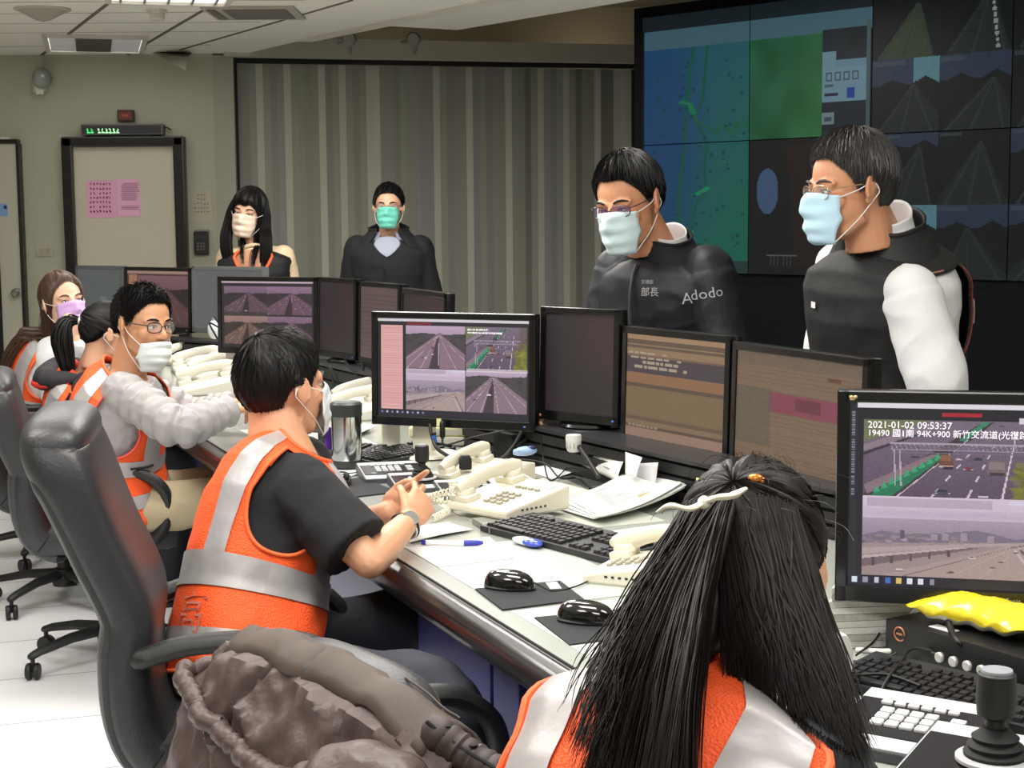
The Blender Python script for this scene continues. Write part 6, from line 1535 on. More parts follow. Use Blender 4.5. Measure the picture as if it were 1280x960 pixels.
part('lining_panel', MB().grid(lambda u, v: smooth_top(.08 + u * .86, v) + Vector((0, -.008, .014 * noise.noise(Vector((u * 7, v * 4, 1))) - .010 * math.exp(-((u - .45 - .1 * v) / .012) ** 2))), 60, 20), jk2, jt).modifiers.new('s', 'SOLIDIFY').thickness = .010
rim = []; rr = []
for k in range(150):
    u = k / 149; p = jfn(.01 + .98 * u, .47 - .10 * math.sin(u * PI) ** .7); rim.append(p + Vector((0, -.010, .012))); rr.append(.017 + .0035 * noise.noise(Vector((k * .45, 0, 0))) + .0015 * math.sin(k * 1.3))
part('gathered_hem', MB().tube(rim, rr, 14), jk, jt)
rim2 = [jfn(.02, .47 + .05 * math.sin(k / 10)) + Vector((.012 * k / 10, .01 * k / 6, .006 * math.sin(k))) for k in range(20)]
part('gathered_hem', MB().tube(rim2, [.015 + .003 * noise.noise(Vector((k * .6, 3, 0))) for k in range(20)], 12), jk, jt)
# sleeve lobe and ribbed cuff
sl = []; sr = []
sp = catmull([Vector((.10, -.44, .60)), Vector((.17, -.46, .72)), Vector((.24, -.43, .775)), Vector((.31, -.40, .74)), Vector((.36, -.40, .60)), Vector((.37, -.42, .45))], 12)
for k, p in enumerate(sp): sl.append(p); sr.append(.072 * (1 + .10 * abs(math.sin(k * .35)) + .04 * math.sin(k * 1.3)))
smb = MB().tube(sl, sr, 22, round_caps=True)
remesh('sleeve', smb, jk, jt, .007, 2, wrinkle(.010, 11, 3), world=False)
cf = catmull([Vector((.30, -.335, .865)), Vector((.345, -.31, .835)), Vector((.40, -.29, .815)), Vector((.45, -.28, .800))], 10)
part('ribbed_collar', MB().tube(cf, [.026 + .0015 * math.sin(k * 2.4) for k in range(len(cf))], 14, round_caps=True), jk3, jt)
part('lining_seam', MB().tube([smooth_top(.08 + u_ * .86, .35 + .1 * math.sin(u_ * 5)) + Vector((0, -.004, .006)) for u_ in [q * .01 for q in range(0, 100)]], .002, 6), jk3, jt)
part('zip', MB().tube([p + Vector((0, -.02, .022)) for p in cf], .003, 6), matte_m, jt)
[part('snap_button', MB().lathe([(.006, 0), (.007, .003), (.003, .005)], cf[k] + Vector((0, -.008, .026)), 12), matte_m, jt) for k in (4, 12, 20)]
# ------------------------------------------------------------------ shared cloth colours
def vest_mat(name, rgb, mesh=True):
    return mat(name, rgb, .7, weave=.8 if mesh else 0, wscale=260, bump=.06, bscale=25, var=.05, vscale=5)
orange = vest_mat('vest_orange', (255, 92, 34)); silverb = mat('reflective_silver', (176, 172, 172), .4, metal=.25, bump=.12, bscale=30); trimm = mat('vest_trim_orange', (250, 104, 50), .6)
black_cloth = mat('black_tshirt', (23, 23, 27), .85, bump=.15, bscale=50); navy = mat('navy_jacket', (21, 22, 30), .55, bump=.15, bscale=40); khaki = mat('khaki_cloth', (172, 158, 128), .85, bump=.2, bscale=60)
slate = mat('slate_trousers', (44, 48, 56), .85, bump=.15, bscale=50); hair_b = mat('hair_black', (17, 15, 15), .5, spec=.25); hair_w = mat('hair_grey_streaked', (62, 60, 60), .45, var=.5, vscale=90); hair_br = mat('hair_brown', (78, 56, 44), .45, var=.3, vscale=40)
white_cloth = mat('white_shirt', (226, 226, 228), .8, bump=.15, bscale=30)
def H(h): return Vector((math.cos(h), -math.sin(h), 0)), Vector((math.sin(h), math.cos(h), 0))
R_ = math.radians
MEN = [(0, .082), (.5, .080), (.8, .060), (1.05, .040), (1.30, .004), (1.45, -.012), (1.62, .018), (1.95, .018), (2.2, -.020), (PI, -.062)]
def figure(name, label, base):
    t = thing(name, label, 'person', base); return t
def body(t, tor, HM, neckr, arms, legs, m, voxel=.0045, hands=(), head_wide=1.0, W=1.0):
    CUR['tor'] = tor
    mb = MB(); tor.solid(mb, -.15, 1.0, -.022, 28, 24)
    head_blob(mb, HM, wide=head_wide)
    a = tor.center(.90); b = HM @ Vector((0, -.030, -.035)); c = (a + b) / 2 + (HM.to_3x3() @ Vector((0, -.006, 0)))
    mb.tube([a, c, b], [neckr * 1.12, neckr, neckr * .96], 18, round_caps=True)
    for (sh, el, wr) in arms: arm_blob(mb, sh, el, wr)
    for (hp, kn, an, ft) in legs: leg_blob(mb, hp, kn, an, ft)
    for h_ in hands: h_(mb)
    return remesh('body', mb, m, t, voxel, 3, None, .45)
def trousers(t, tor, legs, m, seed=0, rk=(.098, .086, .068, .062, .056)):
    mb = MB(); tor.solid(mb, -.20, .12, .006, 28, 12)
    for (hp, kn, an, ft) in legs:
        mb.ell(hp, (.11, .11, .10)); mb.tube(catmull([hp, hp.lerp(kn, .5), kn, kn.lerp(an, .5), an + Vector((0, 0, .02))], 5), [lerp(rk[min(4, i // 5)], rk[min(4, i // 5 + 1)], (i % 5) / 5) for i in range(21)], 18)
    o = remesh('trousers', mb, m, t, .010, 3, wrinkle(.007, 9, seed))
    for (hp, kn, an, ft) in legs: shoe(t, an, ft, mat('shoe_black', (20, 20, 22), .4))
    return o
def seated_legs(pel, rv, fw, knz=.58, thigh=.42, sp=.10, kout=.14, back=.0):
    out = []
    for s_ in (1, -1):
        hp = pel + rv * (s_ * sp) + Vector((0, 0, -.02)); kn = pel + rv * (s_ * kout) + fw * thigh; kn.z = knz; an = kn + fw * (-.05 - back); an.z = .09; out.append((hp, kn, an, fw))
    return out
# ================= operator in black shirt with clasped hands
def man_c():
    t = figure('person', 'person in orange vest and black T-shirt sitting with clasped hands', (-.60, 3.42, 0))
    sk = skin((214, 160, 126)); h = R_(78); rv, fw = H(h)
    pel = P(298, 812, 3.42); pel.z = .63; nb = P(378, 560, 3.60)
    tor = Torso(pel, nb, H(R_(72))[0], rv, bend=-fw * .045 + Vector((0, 0, .02)), W=1.12, D=1.15, belly=.03)
    HM = head_matrix(P(354, 484, 3.62), R_(46), R_(-2), R_(0), 1.06)
    shR = tor.center(.86) + rv * 0.159 - fw * .00; shL = tor.center(.86) - rv * 0.159 + fw * .04
    elR = P(462, 703, 3.32); wrR = P(512, 650, 3.56); elL = P(418, 668, 3.92); wrL = P(484, 640, 3.78)
    dR = P(547, 600, 3.70) - wrR; dL = P(540, 612, 3.72) - wrL
    legs = seated_legs(pel, rv, fw, .62, .43, .10, .15)
    kn = P(560, 880, 3.00); legs[0] = (legs[0][0], kn, Vector((kn.x - .02, kn.y, .09)), fw)
    hs = [lambda mb: hand(mb, wrR, dR, (-.15, 1, .05), 1, fc=[(.5, .9, .6), (.75, .8, .5), (.85, .8, .5), (.95, .8, .5)], thumb=(.75, .55, .25), tcurl=.45, s=1.0),
          lambda mb: hand(mb, wrL + Vector((0, .035, 0)), dL, (-.05, -1, .0), -1, fc=[(.12, .2, .15), (.35, .7, .5), (.5, .8, .6), (.6, .9, .6)], thumb=(.95, .35, -.05), tcurl=.35)]
    body(t, tor, HM, .058, [(shR, elR, wrR), (shL, elL, wrL)], legs, sk, .0042, hs)
    eyes(t, HM); brows(t, HM, hair_b)
    mask(t, HM, mat('mask_white_blue', (222, 230, 234), .8)); 
    short_hair(t, HM, hair_b, [(0, .074), (.7, .060), (1.1, .035), (1.35, -.002), (1.5, -.018), (1.70, .012), (2.0, .006), (2.3, -.050), (PI, -.078)], axis=(0, -.50, .87), n=2600, er=(.086, .105, .102), seed=3, lift=.006, slen=.5, rad=.0012)
    # T-shirt
    mb = MB(); tor.solid(mb, -.12, 1.0, .0, 36, 30)
    sleeve(mb, shR, elR + (elR - shR) * .02, wrR, .078, .080, 0, .80); sleeve(mb, shL, elL, wrL, .072, .066, 0, .72)
    remesh('tshirt', mb, black_cloth, t, .007, 3, wrinkle(.007, 10, 1.7))
    vo, surf = make_vest(t, tor, orange, silverb, off=.016, t0=-.12, t1=1.02, bands=((.24, .38), (-.02, .07)), shoulder=(.085, .150), arm=(.42, .90), armw=.088, neck=(.80, .12), wav=.005, seed=2)
    for uc in (0.0, .5): armhole_trim(t, surf, -.12, 1.02, uc, (.42, .90), .088, trimm)
    part('neck_trim', MB().tube([surf((.38 + k / 30 * .74) % 1.0, 1.0, .002) for k in range(31)], .005, 8), trimm, t, world=True)
    part('hem', MB().tube([surf(k / 60, 0.0, .002) for k in range(61)], .005, 8), trimm, t, world=True)
    bv = bvh_of(vo)
    r_, f_, d_ = tor.frame(.1)
    c0 = tor.S(.84, .12, .02); nrm = (c0 - tor.center(.12)).normalized(); rr = d_.cross(nrm).normalized()
    text_on('printed_mark', '高', .10, c0 - rr * .05 - d_ * .035, rr, d_, mat('print_pale_orange', (226, 150, 130), .6), t, bvh=bv, lift=.004)
    text_on('printed_mark', '公', .05, c0 - rr * .13 - d_ * .03, rr, d_, mat('print_dim_orange', (190, 90, 70), .6), t, bvh=bv, lift=.004)
    trousers(t, tor, legs, slate, 2)
    mb = MB(); tor.solid(mb, -.22, -.05, .016, 30, 10); 
    remesh('shirt_tail', mb, khaki, t, .008, 2, wrinkle(.012, 14, 5))
    # wrist watch
    d = dR.normalized(); wp = wrR - d * .02
    x = d.cross(Vector((0, 1, 0))).normalized(); y = d.cross(x).normalized()
    ring = [wp + x * (.031 * math.cos(a)) + y * (.029 * math.sin(a)) for a in [2 * PI * k / 24 for k in range(25)]]
    w_ = tag(part('wrist_watch', MB().tube(ring, .0085, 8, caps=False, flat=.5), mat('watch_strap', (40, 40, 42), .35)), 'dark and silver wrist watch on the bare wrist by the desk edge', 'watch')
    part('watch_case', MB().lathe([(.018, -.004), (.019, 0), (.018, .004)], wp + Vector((.012, -.024, .020)), 20, Vector((0, 0, 1)).rotation_difference(Vector((.4, -.7, .55))).to_matrix()), mat('watch_steel', (190, 192, 196), .2, metal=.9), w_)
    part('steel_band', MB().tube([p - d * .011 for p in ring], .0035, 6, caps=False), mat('watch_steel', (190, 192, 196), .2, metal=.9), w_)
man_c()
# ================= man in grey puffer jacket and vest
def man_p():
    t = figure('person', 'person in grey puffer jacket and orange vest wearing glasses, white mask under the nose', (-1.38, 5.5, 0))
    sk = skin((202, 148, 112)); h = R_(80); rv, fw = H(h)
    pel = P(150, 640, 5.45); pel.z = .62; nb = P(163, 462, 5.38)
    tor = Torso(pel, nb, rv, rv, bend=-fw * .05, W=1.12, D=1.15)
    HM = head_matrix(P(180, 406, 5.36), R_(128), R_(4), R_(-3), 1.08)
    shR = tor.center(.86) + rv * 0.159; shL = tor.center(.86) - rv * 0.159
    elR = P(224, 534, 5.02); wrR = P(290, 512, 5.20); elL = P(240, 520, 5.6); wrL = P(292, 506, 5.55)
    legs = seated_legs(pel, rv, fw, .60, .42)
    hs = [lambda mb: hand(mb, wrR, P(318, 506, 5.3) - wrR, (0, .3, -1), 1, curl=.6), lambda mb: hand(mb, wrL, P(318, 500, 5.5) - wrL, (0, -.3, -1), -1, curl=.6)]
    body(t, tor, HM, .060, [(shR, elR, wrR), (shL, elL, wrL)], legs, sk, .0055, hs, head_wide=1.05)
    eyes(t, HM); brows(t, HM, hair_b)
    mask(t, HM, mat('mask_white', (224, 232, 230), .8), drop=.044)
    glasses(t, HM, mat('glasses_black', (20, 18, 18), .3), wide=1.05, rim=.0016)
    short_hair(t, HM, hair_b, MEN, n=1600, er=(.084, .101, .098), seed=5, lift=.016, slen=.4, swirl=.5, frizz=.004, rad=.0016)
    grey = mat('puffer_grey', (158, 154, 154), .5, bump=.2, bscale=40)
    mb = MB(); tor.solid(mb, -.14, .98, .008, 36, 30)
    sleeve(mb, shR, elR, wrR, .076, .072, .054, puff=.34, npuff=10); sleeve(mb, shL, elL, wrL, .076, .068, .052, puff=.20, npuff=11)
    remesh('puffer_jacket', mb, grey, t, .006, 1, wrinkle(.005, 18, 4), .4)
    vo, surf = make_vest(t, tor, orange, silverb, off=.032, t0=-.10, t1=1.03, bands=((.30, .43), (.04, .15)), shoulder=(.085, .155), arm=(.46, .88), armw=.072, neck=(.80, .12), seed=7)
    for uc in (0.0, .5): armhole_trim(t, surf, -.10, 1.03, uc, (.46, .88), .072, mat('vest_trim_red', (236, 84, 66), .6))
    part('neck_trim', MB().tube([surf((.38 + k / 30 * .74) % 1.0, 1.0, .002) for k in range(31)], .006, 8), trimm, t, world=True)
    part('pocket_zip', MB().tube([surf(.05 + k * .012, .42 - .0, .006) for k in range(8)], .004, 6), matte_m, t, world=True)
    trousers(t, tor, legs, khaki, 4)
man_p()
# ================= woman with ponytail behind him
def woman_pony():
    t = figure('person', 'person with black ponytail, mostly hidden behind the puffer jacket man', (-1.85, 6.4, 0))
    sk = skin((212, 162, 132)); h = R_(75); rv, fw = H(h)
    pel = P(100, 610, 6.38); pel.z = .62; nb = P(112, 466, 6.32)
    tor = Torso(pel, nb, rv, rv, bend=-fw * .04, W=1.02, D=1.0)
    HM = head_matrix(P(136, 418, 6.30), R_(70), R_(6), 0, 1.05)
    shR = tor.center(.86) + rv * 0.146; shL = tor.center(.86) - rv * 0.146
    elR = shR + fw * .12 + Vector((0, 0, -.22)); wrR = elR + fw * .22 + Vector((0, .05, .06)); elL = shL + fw * .12 + Vector((0, 0, -.22)); wrL = elL + fw * .22 + Vector((0, 0, .06))
    legs = seated_legs(pel, rv, fw, .58, .40)
    hs = [lambda mb: hand(mb, wrR, fw, (0, 0, -1), 1, curl=.4, s=.92), lambda mb: hand(mb, wrL, fw, (0, 0, -1), -1, curl=.4, s=.92)]
    body(t, tor, HM, .048, [(shR, elR, wrR), (shL, elL, wrL)], legs, sk, .0065, hs)
    eyes(t, HM); brows(t, HM, hair_b); mask(t, HM, mat('mask_white', (224, 232, 230), .8))
    short_hair(t, HM, hair_b, [(0, .066), (.8, .050), (1.2, .020), (1.5, .000), (1.7, .010), (2.2, -.02), (PI, -.06)], axis=(0, -.92, .38), n=900, er=(.084, .104, .100), seed=8, lift=.001, slen=1.4, swirl=.05, frizz=.001)
    tie = HM @ Vector((0, -.108, .045)); part('hair_tie', MB().ell(tie, (.018, .018, .016)), mat('tie_white', (226, 226, 222), .5), t, world=True)
    bk_ = -(HM.to_3x3().col[1]); mb = MB()
    for q in range(260):
        j = Vector((rnd.gauss(0, 1), rnd.gauss(0, 1), rnd.gauss(0, 1))) * .010
        pts = [tie + j * .3, tie + bk_ * .05 + Vector((0, 0, -.01)) + j, tie + bk_ * .07 + Vector((0, 0, -.08)) + j * 1.8, tie + bk_ * .06 + Vector((0, 0, -.16)) + j * 1.6, tie + bk_ * .05 + Vector((0, 0, -.22)) + j]
        mb.tube(catmull(pts, 3), .0035, 4)
    part('ponytail', mb, hair_b, t, world=True)
    mb = MB(); tor.solid(mb, -.14, .98, .004, 32, 26); sleeve(mb, shR, elR, wrR, .056, .054, .042); sleeve(mb, shL, elL, wrL, .056, .054, .042)
    dk = mat('dark_sweater', (44, 42, 46), .8); remesh('sweater', mb, dk, t, .009, 2, wrinkle(.006, 10, 2))
    vo, surf = make_vest(t, tor, orange, silverb, off=.026, t0=-.10, t1=1.0, bands=((.30, .43), (.04, .15)), arm=(.52, .88), armw=.08, neck=(.8, .12), seed=9)
    # dark hood with red edge lying on the back
    r_, f_, d_ = tor.frame(.92); hc = tor.center(.88) - f_ * .115
    mb = MB(); mb.tube(catmull([hc - r_ * .11 + f_ * .06 + d_ * .04, hc - r_ * .09 - f_ * .02, hc - f_ * .045 - d_ * .03, hc + r_ * .09 - f_ * .02, hc + r_ * .11 + f_ * .06 + d_ * .04], 6), [.022 + .022 * math.sin(i / 24 * PI) for i in range(25)], 16, round_caps=True)
    remesh('hood', mb, dk, t, .008, 2, wrinkle(.008, 16, 1))
    part('hood_edge', MB().tube(catmull([hc - r_ * .12 + f_ * .05 + d_ * .01, hc - r_ * .10 - f_ * .04 - d_ * .03, hc - f_ * .08 - d_ * .06, hc + r_ * .10 - f_ * .04 - d_ * .03, hc + r_ * .12 + f_ * .05 + d_ * .02], 6), .013, 8), mat('hood_red', (214, 52, 40), .7), t, world=True)
    part('collar', MB().tube([tor.S((.6 + k / 20 * .35) % 1, 1.0, .012) + d_ * .01 for k in range(21)], .018, 10), mat('hood_red', (214, 52, 40), .7), t, world=True)
    trousers(t, tor, legs, slate, 6)
woman_pony()
# ================= woman in lilac mask
def woman_lilac():
    t = figure('person', 'person with long brown hair, lilac face mask and white sleeves', (-2.18, 7.25, 0))
    sk = skin((228, 182, 154)); h = R_(68); rv, fw = H(h)
    pel = P(48, 575, 7.2); pel.z = .60; nb = P(66, 420, 7.12)
    tor = Torso(pel, nb, rv, rv, bend=-fw * .04, W=1.0, D=1.0)
    HM = head_matrix(P(79, 378, 7.08), R_(138), R_(-6), R_(4), 1.12)
    shR = tor.center(.86) + rv * 0.146; shL = tor.center(.86) - rv * 0.146
    elR = P(72, 492, 6.95); wrR = P(93, 425, 6.9); elL = shL + fw * .14 + Vector((0, 0, -.2)); wrL = elL + fw * .2
    legs = seated_legs(pel, rv, fw, .58, .40)
    hs = [lambda mb: hand(mb, wrR, P(98, 402, 6.9) - wrR, (-.9, .3, 0), 1, curl=.8, s=.9), lambda mb: hand(mb, wrL, fw, (0, 0, -1), -1, curl=.4, s=.9)]
    body(t, tor, HM, .048, [(shR, elR, wrR), (shL, elL, wrL)], legs, sk, .006, hs)
    eyes(t, HM); brows(t, HM, hair_br); mask(t, HM, mat('mask_lilac', (206, 168, 224), .8))
    gd = lambda k, az: Vector((-.45, 0, 0)) * min(1, k * 1.6)
    falling_hair(t, HM, tor, hair_br, R_(62), R_(300), 900, .36, seed=4, er=(.086, .106, .102), spread=.03, rad=.0022, wave=.012, guide=gd, push=.035)
    short_hair(t, HM, hair_br, [(0, .092), (.4, .080), (.8, .050), (1.0, .01), (1.2, -.03), (PI, -.05)], axis=(.1, -.2, .95), n=500, er=(.086, .105, .103), seed=12, lift=.002, slen=.9, swirl=.1)
    mb = MB(); tor.solid(mb, -.14, .98, .004, 32, 26); sleeve(mb, shR, elR, wrR, .076, .070, .048); sleeve(mb, shL, elL, wrL, .072, .066, .046)
    remesh('sweater', mb, white_cloth, t, .008, 2, wrinkle(.007, 10, 2))
    vo, surf = make_vest(t, tor, orange, silverb, off=.020, t0=-.12, t1=1.0, bands=((.32, .46), (.02, .14)), armw=.09, arm=(.50, .90), neck=(.8, .12), seed=11)
    for uc in (0.0, .5): armhole_trim(t, surf, -.12, 1.0, uc, (.50, .90), .09, trimm)
    trousers(t, tor, legs, slate, 7)
woman_lilac()
# ================= standing figures behind the desk
def stand_legs(pel, rv, fw):
    return [(pel + rv * (s_ * .095) - Vector((0, 0, .02)), pel + rv * (s_ * .10) + fw * .02 - Vector((0, 0, pel.z * .46)), Vector((pel.x, pel.y, .09)) + rv * (s_ * .11), fw) for s_ in (1, -1)]
def woman_back():
    t = figure('person', 'person with long black hair and white mask standing in a black vest', (-1.50, 9.2, 0))
    sk = skin((228, 178, 148)); h = R_(178); rv, fw = H(h)
    hc = P(311, 266, 9.2); nb = P(319, 308, 9.22); pel = Vector((nb.x + .01, 9.25, .98))
    tor = Torso(pel, nb, rv, rv, W=1.10, D=1.05)
    HM = head_matrix(hc, R_(190), R_(4), R_(-8), 1.18)
    shR = tor.center(.87) + rv * 0.163; shL = tor.center(.87) - rv * 0.163
    elR = shR + rv * .05 + Vector((0, .03, -.30)); elL = shL - rv * .05 + Vector((0, .03, -.30)); wrR = elR + fw * .12 - rv * .05 + Vector((0, 0, -.2)); wrL = elL + fw * .12 + rv * .05 + Vector((0, 0, -.2))
    legs = stand_legs(pel, rv, fw)
    hs = [lambda mb: hand(mb, wrR, (0, -.1, -1), rv * -1, 1, s=.92), lambda mb: hand(mb, wrL, (0, -.1, -1), rv, 1, s=.92)]
    body(t, tor, HM, .050, [(shR, elR, wrR), (shL, elL, wrL)], legs, sk, .007, hs)
    eyes(t, HM, .8); brows(t, HM, hair_b, .0026); mask(t, HM, mat('mask_peach_white', (246, 222, 200), .8))
    falling_hair(t, HM, tor, hair_b, R_(50), R_(310), 600, .30, seed=6, er=(.088, .108, .102), spread=.02, rad=.0026, wave=.004, push=.045, flare=.0)
    lk = MB()
    for sx in (-1, 1):
        q = [HM @ Vector((sx * .066, -.01, .070)), HM @ Vector((sx * .086, .0, .01)), HM @ Vector((sx * .092, .010, -.06))]; fr = q[-1] + rv * (sx * .012) + fw * .03
        q += [fr + Vector((0, 0, -.07)) + fw * .03, fr + Vector((0, 0, -.15)) + fw * .045, fr + Vector((0, 0, -.23)) + fw * .045 - rv * sx * .01]
        for k in range(26):
            a_ = k * 2.4; o_ = rv * math.cos(a_) * .030 * math.sqrt(k / 26) + fw * math.sin(a_) * .022 * math.sqrt(k / 26)
            lk.tube(catmull([p + o_ * min(1, .5 + i * .25) for i, p in enumerate(q)], 4), [.010] * 18 + [.006, .004, .002], 6)
    part('side_locks', lk, hair_b, t, world=True)
    short_hair(t, HM, hair_b, [(0, .040), (.35, .052), (.6, .035), (.9, .0), (1.2, -.03), (PI, -.05)], axis=(0, -.1, .99), n=500, er=(.088, .107, .103), seed=22, lift=.003, slen=1.1, swirl=.1)
    peach = mat('cream_sweater', (232, 208, 172), .85)
    mb = MB(); tor.solid(mb, -.12, 1.0, .004, 32, 28); sleeve(mb, shR, elR, wrR, .068, .06, .044); sleeve(mb, shL, elL, wrL, .068, .06, .044)
    remesh('sweater', mb, peach, t, .009, 2, wrinkle(.006, 9, 2))
    r_, f_, d_ = tor.frame(1.0)
    part('sweater_collar', MB().tube([tor.S(k / 30, 1.02, .006) + d_ * .006 for k in range(31)], .012, 8), peach, t, world=True)
    ov = mat('vest_front_tan', (206, 150, 118), .8); part('inner_top', MB().grid(lambda u, v: tor.S(.25 + (u - .5) * .22, lerp(.35, .98, v), .012), 20, 20), ov, t, world=True)
    surf, skip, a, b = vest_mesh(tor, .034, -.15, .99, arm=(.50, .93), armw=.085, cut=lambda u, tt: tt > .5 and abs(u - .25) < .085 * (tt - .5) / .49)
    o = part('black_vest', MB().grid(surf, 140, 80, wrap=True, skip=skip), mat('vest_black', (20, 20, 22), .7, bump=.1), t, world=True); o.modifiers.new('s', 'SOLIDIFY').thickness = .006
    for sg in (-1, 1):
        part('orange_piping', MB().tube([surf(.25 + sg * .085 * k / 20, ((.5 + .49 * k / 20) - a) / (b - a), .003) for k in range(21)], .009, 8), trimm, t, world=True)
    part('name_badge', MB().grid(lambda u, v: surf(.35 + u * .045, (lerp(.555, .60, v) - a) / (b - a), .006), 6, 4), mat('badge_green', (200, 222, 130), .5), t, world=True).modifiers.new('s', 'SOLIDIFY').thickness = .002
    trousers(t, tor, legs, slate, 8)
woman_back()
def man_back():
    t = figure('person', 'person in black coat and green mask standing before the pleated partition', (-.71, 9.0, 0))
    sk = skin((214, 164, 132)); h = R_(180); rv, fw = H(h)
    hc = P(486, 259, 9.0); nb = P(486, 295, 9.05); pel = Vector((nb.x, 9.05, 1.0))
    tor = Torso(pel, nb, rv, rv, W=1.18, D=1.15)
    HM = head_matrix(hc, R_(182), R_(0), R_(0), 1.04)
    shR = tor.center(.86) + rv * 0.181; shL = tor.center(.86) - rv * 0.181
    elR = shR + rv * .05 + Vector((0, .02, -.31)); elL = shL - rv * .05 + Vector((0, .02, -.31)); wrR = P(478, 372, 8.8); wrL = P(500, 372, 8.8); wrR.z = wrL.z = 1.08
    legs = stand_legs(pel, rv, fw)
    hs = [lambda mb: hand(mb, wrR, Vector((1, 0, -.2)), (0, 1, 0), 1, curl=.6), lambda mb: hand(mb, wrL, Vector((-1, 0, -.2)), (0, 1, 0), -1, curl=.6)]
    body(t, tor, HM, .058, [(shR, elR, wrR), (shL, elL, wrL)], legs, sk, .007, hs)
    eyes(t, HM, .2); brows(t, HM, hair_b); mask(t, HM, mat('mask_green', (112, 206, 184), .8)); glasses(t, HM, mat('glasses_brown', (96, 84, 76), .4), rim=.0012)
    short_hair(t, HM, hair_b, MEN, n=900, er=(.086, .103, .106), seed=15, lift=.008, slen=.5, rad=.0018)
    coat = mat('coat_black', (16, 16, 20), .85, bump=.2, bscale=60)
    mb = MB(); tor.solid(mb, -.30, .97, .016, 36, 30); sleeve(mb, shR, elR, wrR, .080, .072, .056); sleeve(mb, shL, elL, wrL, .080, .072, .056)
    remesh('coat', mb, coat, t, .009, 2, wrinkle(.006, 8, 3))
    collar_ring(t, tor, 'coat_collar', coat, t0=.90, h=.075, off=.02, gap=.16, lean=.016, th=.010, slope=.01)
    gs = mat('shirt_grey_blue', (150, 156, 172), .8)
    part('shirt_front', MB().grid(lambda u, v: tor.S(.25 + (u - .5) * .13 * (v ** .8), lerp(.76, 1.0, v), .024), 12, 16), gs, t, world=True).modifiers.new('s', 'SOLIDIFY').thickness = .003
    collar_ring(t, tor, 'shirt_collar', gs, t0=.98, h=.03, off=.006, gap=.12, lean=.006, th=.004)
    r_, f_, d_ = tor.frame(.7); part('button_line', MB().tube([tor.S(.25 - .006, lerp(-.1, .64, k / 10), .030) for k in range(11)], .003, 6), matte_m, t, world=True)
    trousers(t, tor, legs, slate, 9)
man_back()
